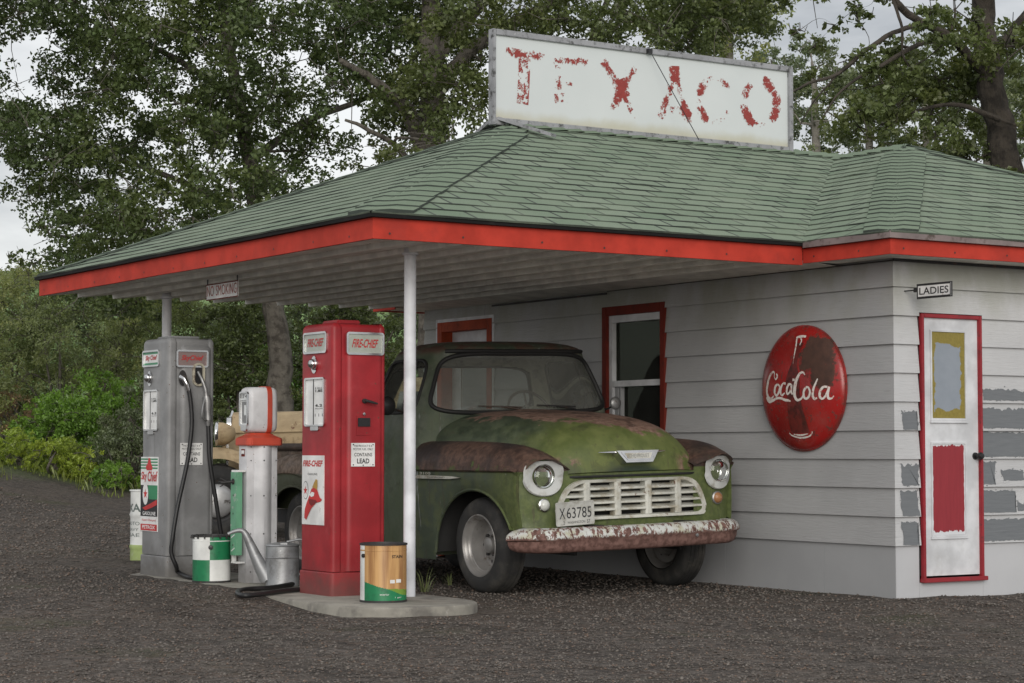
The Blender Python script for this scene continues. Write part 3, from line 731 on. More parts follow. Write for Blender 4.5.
def chip1(pts, ds, wpx, edge, mi):
    """a painted stroke through photo-plane points, split into small chips; ds = paint left at each point"""
    P = [hit(x, y, 1, YS)-np.array(sg.location) for x, y in pts]
    P = cat_spline([np.array((p[0], p[2])) for p in P], 24); n = len(P); w = wpx*.0086; c = .0048
    seg = np.array(P); L = np.concatenate([[0], np.cumsum(np.hypot(*np.diff(seg, axis=0).T))]); m = max(3, int(L[-1]/c)); ny = max(3, int(w*1.25/c))
    for i in range(m):
        l = L[-1]*(i+.5)/m; x = np.interp(l, L, seg[:,0]); z = np.interp(l, L, seg[:,1]); x2 = np.interp(l+.01, L, seg[:,0]); z2 = np.interp(l+.01, L, seg[:,1]); x1 = np.interp(l-.01, L, seg[:,0]); z1_ = np.interp(l-.01, L, seg[:,1])
        d_ = np.array((x2-x1, z2-z1_)); d_ /= np.linalg.norm(d_)+1e-9; t = l/L[-1]; dens0 = interp(t, [k/(len(ds)-1) for k in range(len(ds))], ds)
        for j in range(ny):
            v = ((j+.5)/ny-.5)*1.25; X = x-d_[1]*v*w; Z = z+d_[0]*v*w
            d = dens0 + (edge*(abs(v)*2-.5) if edge else -.9*max(0, abs(v)*2-.50)) - 1.2*max(0, abs(t-.5)*2-.88)
            q = .30*vn(X*17+3, Z*17)+.34*vn(X*48, Z*48+9)+.36*vn(X*130, Z*130)
            if (q-.5)*2.1+.54 < d*.77:
                h = c*.66*random.uniform(.8,1.25); r = random.uniform(0,1)
                lt.add([frS.p(X+math.cos(r+k*PI/2)*h*1.25, Z+math.sin(r+k*PI/2)*h*1.25, .0015+.001*(1-mi)+.0003*random.random()) for k in range(4)], [(0,1,2,3)], mi)
def arc(cx, cy, rx, ry, a0, a1): return [(cx+rx*math.cos(math.radians(a0+(a1-a0)*k/5)), cy-ry*math.sin(math.radians(a0+(a1-a0)*k/5))) for k in range(6)]
chip([(506,51),(522,54.5),(544.5,56)], [.78,.95,.72,.5], 7); chip([(524.5,58),(523.8,80),(522.5,104)], [.50,.42,.46,.60], 10, .25)
chip([(553,60),(570,60.5),(588,62)], [.50,.78,.70,.45], 6.5); chip([(559,76),(559.3,90)], [.75,.65], 4.5); chip([(556,94),(556.5,103)], [.62,.4], 6); chip([(562.5,93),(562,102)], [.5,.4], 4); chip([(566,83),(572,84.5)], [.5,.4], 3); chip([(557.5,64),(557,95)], [.2,.22,.18], 8)
chip([(603,60.5),(611,73),(620,88)], [.85,.72,.62,1.0], 7); chip([(618.5,80),(622,90),(624,98)], [1.1,1.2,1.1], 13); chip([(635,67.5),(628,78),(622,90)], [.62,.55,.6,.95], 7); chip([(622,90),(615,103),(610,113)], [1.1,.80,.62], 8); chip([(623,94),(629,106),(635,119)], [.85,.36,.30,.42], 5)
chip([(674,66),(674.5,74),(675,82)], [1.0,1.05,.85], 10); chip([(673,80),(667,99),(660.5,118)], [.60,.62,.72,.75], 7); chip([(676,80),(683,101),(690,123)], [.58,.50,.68,.75], 7); chip([(670,110),(686,110)], [.45,.55,.9], 7); chip([(681,106),(685,111),(689,117)], [1.0,1.1,.9], 10)
C_ = (714.5, 100, 15.5, 22); O_ = (760.5, 103.5, 16, 22)
chip(arc(*C_, 118, 172), [.5,.8,.9,.55], 7); chip(arc(*C_, 60, 30), [.4,.7,.62], 6.5); chip(arc(*C_, 196, 246), [.75,1.0,1.0,.6], 8); chip(arc(*C_, 300, 330), [.3,.5,.35], 5); chip(arc(*C_, 246, 300), [.2,.2], 6); chip(arc(*C_, 60, 118), [.18,.15], 6); chip(arc(*C_, 172, 196), [.22,.25], 6)
chip(arc(*O_, 122, 165), [.62,.85,.8,.5], 8); chip(arc(*O_, 182, 246), [.7,1.0,1.1,.85], 9); chip(arc(*O_, 82, 38), [.75,1.05,.85], 10); chip(arc(*O_, 34, -50), [.65,.85,1.0,.95,.7], 9); chip(arc(*O_, 246, 310), [.2,.15], 6); chip(arc(*O_, 165, 182), [.3,.3], 6)
lt.build('lettering', ['letter_red','letter_pale'], sg)
mb = MB(); p0 = loc(sg, hit(650,51,1,YS-.05)); p1 = loc(sg, hit(699,140,1,RYC-.35)); mb.tube([p0,p1], .0038, 5); mb.box(p0[0]-.02,p0[0]+.02,p0[1]-.01,p0[1]+.03,p0[2]-.02,p0[2]+.02); mb.build('guy_wire', 'black', sg)
mb = MB(); q = TC+np.array((-.05,-.06,.10)); e1 = loc(sg, q); e2 = loc(sg, np.array((TC[0]+.06, RYC-.52, zc(RYC-RY0-.52)+.05))); e1 = loc(sg, np.array((TC[0]-.16, RYC-.06, TC[2]+.02))); mb.bar(e1, e2, .075, .025); e3 = loc(sg, np.array((TC[0]-.20, RYC+.5, zc(RYC-RY0-.5)+.03))); mb.bar(e1+np.array((0,.08,0)), e3, .075, .025); mb.build('brace', 'sign_frame', sg)
mb = MB(); q = np.array((x1-.02,-.02,z0+.02)); mb.bar(q, q+np.array((.30,-.12,-.13)), .035, .03); mb.build('brace', 'drip_black', sg)

# ---- round enamel button sign
ck = thing('button_sign', 'round domed red enamel sign with white script and a rusted patch', 'sign', (-.012, .925, 1.500))
R = .462
def dome(x, y):
    r = min(1, math.sqrt(x*x+y*y)/R); return .030+.105*(1-r**2.6)**.62
frC = Fr((0,0,0), (0,-1,0), (0,0,1))
def ckp(x, y):
    h = hit(740+x/4.554, 310+y/4.554, 0, -.135); return (-(h[1]-.925), h[2]-1.500)
K1 = ckp(338,215); K2 = ckp(365,300)
def button_mat():
    t = NT('rusted_red_enamel')
    # object axes: y = -right, z = up
    x = t.sep(); nz = t.noise(9, 6, .65); nf = t.noise(30, 5, .6)
    dy = t.math('ADD', x[1], .055); dz = t.math('ADD', x[2], -.17)
    # rust patch, lobed
    e1 = t.math('SQRT', t.math('ADD', t.math('POWER', t.math('MULTIPLY', t.math('ADD', x[1], K1[0]), 6.2), 2.0), t.math('POWER', t.math('MULTIPLY', t.math('ADD', x[2], -K1[1]), 6.2), 2.0)))
    e2 = t.math('SQRT', t.math('ADD', t.math('POWER', t.math('MULTIPLY', t.math('ADD', x[1], K2[0]), 8.5), 2.0), t.math('POWER', t.math('MULTIPLY', t.math('ADD', x[2], -K2[1]), 9.0), 2.0)))
    e = t.math('MINIMUM', e1, e2); e = t.math('ADD', e, t.math('MULTIPLY_ADD', nz, 2.0, -1.0)); e = t.math('ADD', e, t.math('MULTIPLY_ADD', nf, .8, -.4))
    rust = t.step(e, 1.05, .80)
    spots = t.step(t.math('ADD', nf, t.math('MULTIPLY', nz, .5)), .835, .90)
    rim = t.math('MULTIPLY', t.step(t.math('SQRT', t.math('ADD', t.math('POWER', x[1], 2.0), t.math('POWER', x[2], 2.0))), .445, .475), t.step(nz, .42, .6))
    f = t.math('MAXIMUM', rust, t.math('MAXIMUM', t.math('MULTIPLY', spots, .7), t.math('MULTIPLY', rim, .75)))
    red = t.mix(t.step(t.noise(3.0, 5), .35, .7), (.31,.014,.013), (.20,.016,.014))
    red = t.mix(t.step(t.noise(5, 6, .7, t.mapv(t.obj, loc=(4,2,1))), .50, .72, 0, .60), red, (.25,.05,.042))
    rc = t.mix(t.noise(22, 5), (.022,.012,.010), (.10,.045,.030))
    c = t.mix(f, red, rc)
    t.bsdf(c, t.step(f, 0, 1, .25, .8), 0, t.bump(t.math('MULTIPLY', nf, f), .3, .004)); return t.m
mb = MB(); prof = []
for i in range(15):
    r = R*math.sin(PI/2*i/14); prof.append((max(r,1e-4), -dome(r,0)))
prof += [(R+.006,-.030),(R+.006,-.012),(R-.01,0.0),(R-.03,.005)]
mb.lathe(prof, (0,0,0), 0, 64); mb.build('disc', button_mat(), ck, smooth=50)
def ckp(x, y):
    """crop pixel (4.554x zoom of 740,310) -> disc plane coords"""
    h = hit(740+x/4.554, 310+y/4.554, 0, -.135); return (-(h[1]-.925), h[2]-1.500)
bot = [(262,150,20),(258,185,14),(254,215,12),(250,245,14),(247,275,22),(245,310,32),(246,345,34),(248,380,31),(252,420,33),(256,460,37),(260,500,41),(264,535,42),(266,560,42)]
mb = MB(); pts = []; ws = []
for bx, by, w in cat_spline(bot, 3): p_ = ckp(bx, by); pts.append(p_); ws.append(w/4.554*.0104*1.0)
rows = []
for (px_, py_), w in zip(pts, ws): rows.append([frC.p(px_+w*u, py_, dome(px_+w*u, py_)+.0016) for u in np.linspace(-1,1,9)])
mb.loft(rows, 0, False)
bm_ = NT('faded_brown_bottle'); bc = bm_.mix(bm_.step(bm_.noise(14, 6, .7), .4, .62), (.055,.012,.010), (.14,.018,.015)); bm_.bsdf(bc, .35)
mb.build('bottle_silhouette', bm_.m, ck)
mb = MB()
def script(pts, w0=5, w1=None):
    p = cat_spline([np.array(q[:2]) for q in pts], 7); n = len(p)
    ww = [q[2] if len(q) > 2 else w0 for q in pts]; wv = [interp(i/(n-1)*(len(pts)-1), list(range(len(pts))), ww) for i in range(n)]
    P = [ckp(*q) for q in p]
    mb.ribbon(frC, P, [w/4.554*.0100*.5 for w in wv], .0028, 0, dome)
# script capital C with its tail, then o c a - C o l a
script([(168,290,5),(174,302,8),(166,316,5),(158,303,3),(158,288,5),(150,282,7),(134,300,11),(122,335,14),(117,370,15),(124,396,12),(140,404,8),(156,392,5)])
script([(113,398,8),(128,416,12),(150,412,10),(172,402,8),(192,402,8),(212,410,9),(228,412,8),(236,416,5)])
script([(176,338,7),(164,350,10),(161,375,11),(170,390,8),(181,376,9),(186,352,8),(178,338,6)])
script([(214,336,9),(204,334,6),(194,350,9),(190,375,10),(198,388,8),(210,378,5)])
script([(240,338,6),(228,340,9),(220,360,10),(222,382,8),(234,372,6),(242,342,8),(240,372,9),(246,384,6)])
script([(246,318,9),(256,318,7)])
script([(300,296,4),(292,284,6),(278,290,9),(264,318,13),(256,356,15),(256,392,13),(268,410,9),(286,402,7),(296,380,5)])
script([(308,350,7),(297,368,10),(296,392,10),(304,404,8),(316,396,9),(322,374,9),(316,354,7),(306,350,6)])
script([(352,312,4),(346,330,7),(336,360,9),(333,390,10),(340,405,8),(350,400,5)])
script([(388,350,7),(374,350,8),(363,368,10),(360,392,10),(369,404,7),(382,388,7),(394,350,7),(389,378,9),(390,400,9),(400,402,6),(408,390,3)])
# faded cap and neck highlight, base highlight
script([(243,125,6),(262,120,9),(284,120,7)]); script([(247,130,6),(250,165,7),(248,205,4),(246,245,1)]); script([(266,160,3),(270,140,5),(264,128,5)])
script([(216,560,3),(228,572,5),(262,582,6),(298,576,5),(314,560,4),(316,552,2)]); script([(236,566,3),(266,570,6),(298,564,3)])
t = NT('worn_white_script'); t.bsdf(t.mix(t.step(t.noise(45, 4), .52, .7), (.66,.62,.58), (.40,.12,.10)), .5)
mb.build('lettering', t.m, ck)
mb = MB(); mb.box(-.006,.011,-.3,.3,-.03,.03); mb.box(-.005,.010,-.03,.03,-.3,.3); mb.build('bracket', 'dark_steel', ck)

# ---- LADIES blade sign on wall
ls = thing('blade_sign', 'small white sign reading LADIES sticking out above the side door', 'sign', (.10,-.02,2.155))
fr = Fr((-.004,0,0), (0,-1,0), (0,0,1))
mb = MB(); mb.plate(fr, .12, -.046, .449, .046, -.012, 0); mb.plate(fr, .113, -.053, .456, .053, -.010, -.002, 1)
mb.rframe(fr, .12, -.046, .449, .046, .004, .008, .0005, .0015, 1); mb.text(fr, 'LADIES', .142, -.025, .428, .025, .0015, 1, bold=.012)
fr2 = Fr((.0085,0,0), (0,1,0), (0,0,1)); mb.text(fr2, 'LADIES', -.428, -.025, -.142, .025, .0015, 1, bold=.012)
mb.build('sign_panel', ['plate_white','ink'], ls)
mb = MB(); mb.tube([(.001,.02,.012),(.001,-.122,.012)], .005, 6); mb.bar((.001,-.085,.012),(.001,-.125,.012),.014,.03); mb.build('bracket', 'black', ls)
# ---- NO SMOKING hanging sign
XN = -3.40; a0 = hit(206.5,301,0,XN); b0 = hit(238.5,280,0,XN); zt = (hit(207,285,0,XN)[2]+b0[2])/2; zb = a0[2]
ns = thing('hanging_sign', 'small white sign with red NO SMOKING lettering hung under canopy edge', 'sign', (XN, (a0[1]+b0[1])/2, zt))
w = a0[1]-b0[1]; h = zt-zb; fr = Fr((-.004,w/2,-h), (0,-1,0), (0,0,1))
mb = MB(); mb.plate(fr, 0, 0, w, h, -.006, 0); mb.text(fr, 'NO', .04*w, .24*h, .25*w, .88*h, .0015, 1, bold=-.004); mb.text(fr, 'SMOKING', .32*w, .24*h, .96*w, .88*h, .0015, 1, bold=-.004)
mb.rframe(fr, 0, 0, w, h, .006, .008, .0003, .0012, 2)
ink = weather('faded_red_ink', (.42,.055,.03), [((.10,.035,.02), 20, .5, .65)], .6)
mb.build('sign_panel', ['plate_white', ink, 'frame_red'], ns)
mb = MB(); mb.bar((0,w/2-.02,-.02),(0,w/2-.02,2.372-zt),.012,.006,up=(1,0,0)); mb.build('strap', 'black', ns); mb = MB(); mb.bar((0,-w/2+.02,-h+.01),(0,-w/2+.02,2.372-zt),.012,.006,up=(1,0,0)); mb.build('strap', 'black', ns)
# ================================================================ PUMP ISLAND AND PUMPS
ZI = .065
isl = MB(); out = []
cx, hw, ya, yb = -3.50, .50, .36, 5.2
for k in range(17): a = PI+PI*k/16; out.append((cx+hw*math.cos(a), ya+hw+hw*.95*math.sin(a)))
for k in range(17): a = PI*k/16; out.append((cx+hw*math.cos(a), yb-hw+hw*math.sin(a)))
rg = []
for z, g in ((-.12,0),(ZI-.018,.0),(ZI-.005,.006),(ZI,.02)):
    rg.append([(cx+(x-cx)*(1-g/hw)+.004*wob(x*5,y*5), y+.006*wob(y*3,x*4), z) for x, y in out])
isl.loft(rg, 0, True, False, True)
tag(isl.build('pump_island', 'concrete', None, smooth=40), 'low weathered concrete island with rounded end under the petrol pumps', 'kerb')

def star(mb, fr, cx, cy, r, d, m):
    mb.poly(fr, [(cx+(r if k % 2 == 0 else r*.4)*math.sin(PI*k/5), cy+(r if k % 2 == 0 else r*.4)*math.cos(PI*k/5)) for k in range(10)], d, m)
def tall_pump(name, label, X0, Y0, paint, D=.41, Wd=.46, H=1.84):
    P = thing(name, label, 'gas pump', (X0+D/2, Y0+Wd/2, ZI))
    hx, hy = D/2, Wd/2
    # core
    def rrect(x0, x1, y0, y1, r, z, n=5):
        o = []
        for cx, cy, a0 in ((x1-r,y0+r,-PI/2),(x1-r,y1-r,0),(x0+r,y1-r,PI/2),(x0+r,y0+r,PI)):
            for k in range(n+1):
                a = a0+PI/2*k/n; o.append((cx+r*math.cos(a), cy+r*math.sin(a), z))
        return o
    def block(mb, x0, x1, y0, y1, z0, z1, r, tr):
        rg = [rrect(x0,x1,y0,y1,r,z0)]
        for k in range(6):
            a = PI/2*k/5; g = tr*(1-math.cos(a)); rg.append(rrect(x0+g,x1-g,y0+g,y1-g,max(r-g,.004),z1-tr+tr*math.sin(a)))
        mb.loft(rg, 0, True, True, True)
    mb = MB(); block(mb, -hx+.03, hx-.03, -hy+.012, hy-.012, .16, H-.008, .02, .03)
    block(mb, -hx, -hx+.085, -hy, hy, .162, H, .032, .045); block(mb, hx-.05, hx, -hy, hy, .162, H, .02, .045)
    body = mb.build('body', paint, P, smooth=50)
    for sg in (-1, 1):
        mb = MB(); y0, y1 = (-hy-.012, -.02) if sg < 0 else (.02, hy+.012)
        block(mb, -hx+.100, hx-.012, y0, y1, .163, H-.055, .05, .04); mb.build('side_panel', paint, P, smooth=50)
    mb = MB(); block(mb, -hx-.008, hx+.004, -hy-.010, hy+.010, 0, .158, .03, .012); mb.build('base', paint, P, smooth=50)
    # shadow gap line of the plinth
    o = np.array(P.location)
    frF = Fr((-hx,0,0), (0,-1,0), (0,0,1)); frR = Fr((0,-hy-.012,0), (1,0,0), (0,0,1))
    def f(x, y): h = hit(x, y, 0, X0); return (-(h[1]-o[1]), h[2]-o[2])
    def r(x, y): h = hit(x, y, 1, Y0-.012); return (h[0]-o[0], h[2]-o[2])
    return P, frF, frR, f, r
def lead_plate(P, fr, x0, y0, x1, y1, hidden=False):
    mb = MB(); mb.plate(fr, x0, y0, x1, y1, -.002, .005); w, h = x1-x0, y1-y0
    mb.text(fr, 'THIS PRODUCT IS A', x0+.10*w, y0+.83*h, x1-.12*w, y0+.92*h, .0065, 1); mb.text(fr, 'MOTOR FUEL ONLY', x0+.07*w, y0+.69*h, x1-.07*w, y0+.78*h, .0065, 1)
    mb.text(fr, 'CONTAINS', x0+.12*w, y0+.43*h, x1-.12*w, y0+.58*h, .0065, 1, bold=.01); mb.text(fr, 'LEAD', x0+.24*w, y0+.13*h, x1-.24*w, y0+.34*h, .0065, 1, bold=.02)
    for a, b in ((.08,.93),(.92,.93),(.08,.07),(.5,.05),(.92,.07)): mb.disc(fr, x0+a*w, y0+b*h, .005, .0065, 1, 8)
    mb.build('notice_plate', ['plate_white','ink'], P)
def ad_panel(P, fr, x0, y0, x1, y1, txt, border='chrome', inner='ad_glass', shear=.25, two=None, tb=.02):
    mb = MB(); mb.rframe(fr, x0, y0, x1, y1, .02, .014, -.004, .012)
    mb2 = MB(); mb2.rplate(fr, x0+.01, y0+.01, x1-.01, y1-.01, .012, -.004, .003); w, h = x1-x0, y1-y0
    if two: 
        mb2.rect(fr, x0+.015, y0+.015, x1-.015, y0+.24*h, .0042, 2); mb2.rect(fr, x0+.015, y1-.24*h, x1-.015, y1-.015, .0042, 2)
    mb2.text(fr, txt, x0+.17*w, y0+.32*h, x1-.17*w, y0+.70*h, .0055, 1, shear=shear, bold=tb)
    p = mb2.build('advert_panel', [inner,'redink','sign_green'], P); mb.build('trim', border, p, smooth=40)
def dial(P, fr, x0, y0, x1, y1, face='plate_white'):
    mb = MB(); mb.rframe(fr, x0, y0, x1, y1, .02, .012, -.004, .014)
    w, h = x1-x0, y1-y0
    mb.rplate(fr, x0+.3*w, y0-.028, x1-.3*w, y0-.001, .008, -.002, .010)
    d = MB(); d.rplate(fr, x0+.008, y0+.008, x1-.008, y1-.008, .012, -.005, .002); d.rect(fr, x0+.40*w, y0+.03*h, x0+.44*w, y1-.03*h, .0036, 1)
    d.text(fr, '$ SALE', x0+.50*w, y0+.76*h, x0+.84*w, y0+.80*h, .0036, 1)
    for k, s in ((.70,'1.85'),(.40,'6.2')): d.text(fr, s, x0+.52*w, y0+k*h, x0+.86*w, y0+(k+.055)*h, .0036, 1, bold=.03)
    d.text(fr, 'GALLONS', x0+.50*w, y0+.35*h, x0+.88*w, y0+.375*h, .0036, 1); d.text(fr, '1 1 1', x0+.50*w, y0+.20*h, x0+.88*w, y0+.26*h, .0036, 1)
    dd = d.build('dial', [face,'ink'], P); mb.build('trim', 'chrome', dd, smooth=40)
def dome_light(P, fr, cx, cy):
    o = fr.p(cx, cy, 0); mb = MB()
    o = o+np.array((0,-.012,0)); mb.lathe([(.0,-.05),(.022,-.046),(.032,-.034),(.034,-.02),(.03,-.012)], o, 0, 18); mb.disc(fr, cx, cy-.005, .042, .006, 0, 20, .06); mb.disc(fr, cx, cy-.005, .042, -.001, 0, 20, .06)
    mb.lathe([(.043,-.001),(.043,-.014),(.03,-.016)], o, 0, 20)
    mb.build('lamp', 'chrome', P, smooth=50)

# ---- red pump
P, fF, fR, f, r = tall_pump('gas_pump', 'tall red fuel pump beside the white canopy post', -3.645, 1.545, 'red_pump')
a, b = f(304.5,354.5), f(327.5,331); ad_panel(P, fF, a[0], a[1], b[0], b[1], 'FIRE-CHIEF')
a, b = r(346,354.5), r(383.5,333); ad_panel(P, fR, a[0], a[1], b[0], b[1], 'FIRE-CHIEF')
a = f(314.5,364); dome_light(P, fF, *a)
a, b = f(305.5,426.5), f(325.5,377); dial(P, fF, a[0], a[1], b[0], b[1])
a, b = f(302.5,524), f(324.5,455.5)
mb = MB(); mb.plate(fF, a[0], a[1], b[0], b[1], -.002, .005); w, h = b[0]-a[0], b[1]-a[1]
def cq(x, y): return f(285+x/3.79, 440+y/3.79)
mb.text(fF, 'FIRE-CHIEF', a[0]+.06*w, a[1]+.84*h, b[0]-.06*w, a[1]+.93*h, .0065, 1, shear=.3, bold=.03)
mb.text(fF, 'GASOLINE', a[0]+.27*w, a[1]+.715*h, a[0]+.70*w, a[1]+.745*h, .0065, 2)
q = cq(81,190); mb.disc(fF, q[0], q[1], .040, .0062, 2, 24, .062); mb.disc(fF, q[0], q[1], .037, .0070, 0, 24, .058); star(mb, fF, q[0], q[1]-.002, .032, .0078, 1)
mb.poly(fF, [cq(*p) for p in [(104,185),(112,180),(126,188),(131,205),(136,218),(144,226),(138,234),(122,238),(104,258),(92,284),(84,302),(77,294),(79,262),(86,238),(96,212)]], .0085, 1)
mb.poly(fF, [cq(*p) for p in [(107,181),(113,165),(121,148),(127,152),(127,176),(125,188),(113,180)]], .0093, 3)
mb.poly(fF, [cq(*p) for p in [(97,208),(106,196),(116,200),(114,212),(104,216)]], .0098, 0)
mb.poly(fF, [cq(*p) for p in [(94,222),(122,228),(126,236),(104,250),(96,240)]], .0094, 4)
mb.build('advert_plate', ['plate_white','redink','ink','sign_yellow', plain('deep_maroon_ink',(.18,.015,.015))], P)
a, b = r(351,466.5), r(374.5,443); lead_plate(P, fR, a[0], a[1], b[0], b[1])
a = r(364,401); b = r(374,404); mb = MB(); c = fR.p(*a); mb.lathe([(.016,-.0),(.016,-.02),(.008,-.022),(.008,-.035)], c, 1, 12); mb.tube([c+np.array((-.012,-.035,.004)), c+np.array((.04,-.04,-.008)), c+np.array((.085,-.035,-.018))], [.011,.009,.006], 8); mb.build('handle', 'dark_steel', P, smooth=50)
a, b = r(357.5,426.5), r(369.5,418); mb = MB(); mb.plate(fR, a[0], a[1], b[0], b[1], -.002, .012); mb.plate(fR, a[0]-.01, a[1]-.06, b[0]+.012, b[1]+.012, -.002, .004, 1); mb.build('lock_plate', ['black','red_pump'], P)
a = r(363.5,414); mb = MB(); mb.lathe([(.010,-.0),(.010,-.012),(0,-.013)], fR.p(*a), 1, 10); mb.build('lock', 'chrome', P)
mb = MB(); mb.box(-.10,.08,-.10,.12,1.835,1.865); mb.build('top_cap', 'red_pump', P, bevel=.008)

# ---- grey pump
P, fF, fR, f, r = tall_pump('gas_pump', 'tall grey fuel pump with hanging black hose and nozzle', -3.72, 4.10, 'grey_pump', .39, .50, 1.85)
G = P
a, b = f(143.5,367.5), f(160,349.5); ad_panel(P, fF, a[0], a[1], b[0], b[1], 'Sky Chief', two=True, inner='plate_white', shear=.3)
a, b = r(176,367), r(208,350.5); ad_panel(P, fR, a[0], a[1], b[0], b[1], 'SkyChief', inner=plain('faded_pink_glass',(.24,.17,.16),.2), shear=.3)
a = f(150,378); dome_light(P, fF, *a)
a, b = f(144.5,431), f(159,389.5); dial(P, fF, a[0], a[1], b[0], b[1])
a, b = f(141,530.5), f(158.5,457)
mb = MB(); mb.plate(fF, a[0], a[1], b[0], b[1], -.002, .005); w, h = b[0]-a[0], b[1]-a[1]
yy = lambda t: a[1]+t*h
for k in range(4): mb.rect(fF, a[0], yy(.84+.04*k), b[0], yy(.86+.04*k), .0062, 2)
mb.poly(fF, [(a[0]+.36*w,yy(.82)),(a[0]+.66*w,yy(.82)),(a[0]+.70*w,yy(.86)),(a[0]+.60*w,yy(.92)),(a[0]+.56*w,yy(.985)),(a[0]+.46*w,yy(.985)),(a[0]+.42*w,yy(.92)),(a[0]+.30*w,yy(.86))], .0072, 1)
mb.text(fF, 'Sky', a[0]+.04*w, yy(.66), a[0]+.36*w, yy(.80), .0072, 1, shear=.1, bold=.02); mb.text(fF, 'Chief', a[0]+.42*w, yy(.67), b[0]-.02*w, yy(.81), .0072, 1, shear=.1, bold=.02)
mb.rect(fF, a[0], yy(.20), b[0], yy(.62), .0062, 3); mb.poly(fF, [(a[0]+.45*w,yy(.62)),(b[0],yy(.62)),(b[0],yy(.43)),(a[0]+.5*w,yy(.43))], .0072, 2)
mb.disc(fF, a[0]+.30*w, yy(.50), .055, .0078, 0, 24, .085); star(mb, fF, a[0]+.30*w, yy(.50), .042, .0086, 1)
mb.poly(fF, [(a[0]+.12*w,yy(.31)),(a[0]+.5*w,yy(.36)),(b[0]-.02*w,yy(.43)),(b[0]-.02*w,yy(.36)),(a[0]+.7*w,yy(.32)),(a[0]+.3*w,yy(.28))], .0080, 1)
mb.text(fF, 'GASOLINE', a[0]+.14*w, yy(.215), b[0]-.10*w, yy(.265), .0080, 0, bold=.02)
mb.text(fF, 'Super-Charged', a[0]+.10*w, yy(.13), b[0]-.10*w, yy(.165), .0072, 1, shear=.2)
mb.rect(fF, a[0]+.02*w, yy(.01), b[0]-.02*w, yy(.095), .0072, 1); mb.text(fF, 'PETROX', a[0]+.12*w, yy(.03), b[0]-.12*w, yy(.08), .0080, 0, bold=.02)
mb.build('advert_plate', ['plate_white','redink','sign_green','ink'], P)
a, b = r(180,465), r(202.5,443); lead_plate(P, fR, a[0], a[1], b[0], b[1])
# hose outlet, hose, nozzle and its holster
def R3(x, y, d=0): a = r(x, y); return fR.p(a[0], a[1], d)
mb = MB(); q = R3(182.5,378); mb.disc(fR, r(182.5,378)[0], r(182.5,378)[1], .034, .004, 0, 18, .062); mb.lathe([(.034,0),(.034,-.012),(.02,-.016)], q, 1, 16); mb.build('hose_port', 'dark_steel', P)
mb = MB(); mb.tube([R3(181,377,.005), R3(182.5,379,.04), R3(184.5,385,.05), R3(186,391,.05)], [.026,.024,.02,.017], 12); mb.build('elbow', 'chrome', P, smooth=50)
h0 = [R3(186,389,.05), R3(187.5,400,.055), R3(188.5,415,.06), R3(188.3,428,.062), R3(186.5,444,.065), R3(183,462,.08), R3(177,485,.10), R3(170.5,510,.12), R3(166,535,.13), R3(165,552,.12), R3(170,566,.12)]
e_ = [hit(178,574.5,2,ZI+.02), hit(190,577.5,2,ZI+.018), hit(203,577,2,ZI+.018)]
o = np.array(P.location); h0 += [q-o for q in e_]
h0[-3][2] = .04; h0[-2][2] = .018
mb = MB(); mb.tube(cat_spline(h0, 7), .0165, 10); mb.build('hose', 'hose', P, smooth=60)
mb = MB(); c = r(198,374); mb.rframe(fR, c[0]-.05, c[1]-.095, c[0]+.05, c[1]+.085, .045, .016, -.002, .022, 0); mb.build('nozzle_holster', weather('scuffed_cream_enamel',(.45,.42,.33),[((.1,.06,.04),14,.5,.65)],.4), P, smooth=40)
mb = MB(); mb.rplate(fR, c[0]-.036, c[1]-.08, c[0]+.036, c[1]+.07, .03, .001, .004); mb.build('holster_recess', 'black', P)
mb = MB(); pts = [R3(197.5,372,.012), R3(199.5,380,.05), R3(202,389,.062), R3(203,396,.062)]; mb.tube(cat_spline(pts,4), [.012]*4+[.014]*4+[.016]*4+[.018], 10)
mb.tube([R3(203,396,.062), R3(204,402,.062), R3(204.5,412,.06), R3(205,420,.058)], [.030,.036,.024,.030], 12); mb.tube([R3(205,419,.058), R3(205,426,.058)], [.030,.018], 12)
mb.tube(cat_spline([R3(201,399,.075), R3(197.5,408,.10), R3(197,417,.10), R3(200,420,.085), R3(204,420,.07)], 4), .008, 6); mb.build('nozzle', 'steel', P, smooth=50)
h1 = [R3(205,424,.058), R3(205.5,440,.06), R3(206,456,.06), R3(208.5,475,.06), R3(212.5,500,.06), R3(217,525,.05), R3(221,548,.04), R3(222,565,.03)]
mb = MB(); mb.tube(cat_spline(h1, 6), .0165, 10); mb.build('hose', 'hose', P, smooth=60)
mb = MB(); mb.box(-.12,.12,-.14,.14,1.845,1.868); mb.build('top_cap', 'grey_pump', P, bevel=.008)

# ---- small white pump
cn = hit(246.5,583,2,ZI); wx, wy = .25, .14
P = thing('gas_pump', 'short slim white fuel pump with red collar and rounded clock head', 'gas pump', (cn[0]+wx/2, cn[1]+wy/2, ZI))
o = np.array(P.location)
def Q(x, y, d=0): h = hit(x, y, 1, cn[1]+wy/2); return h-o
zc0 = Q(257,445)[2]; zc1 = Q(257,433)[2]; zh = Q(257,387)[2]
mb = MB(); n = 20; rg = []
prof = [(-wx/2,wy/2),(-wx/2,-wy/2+.01),(-wx/2+.05,-wy/2)] + [(-wx/2+.055+.145*k/10, -wy/2-.045*math.sin(PI*k/10)) for k in range(11)] + [(wx/2-.048,-wy/2),(wx/2,-wy/2+.01),(wx/2,wy/2),(wx/2-.06,wy/2+.03),(-wx/2+.06,wy/2+.03)]
mb.loft([[(x,y,z) for x, y in prof] for z in (0, zc0)], 0, True, True, True)
fr = Fr((0,-wy/2,0),(1,0,0),(0,0,1))
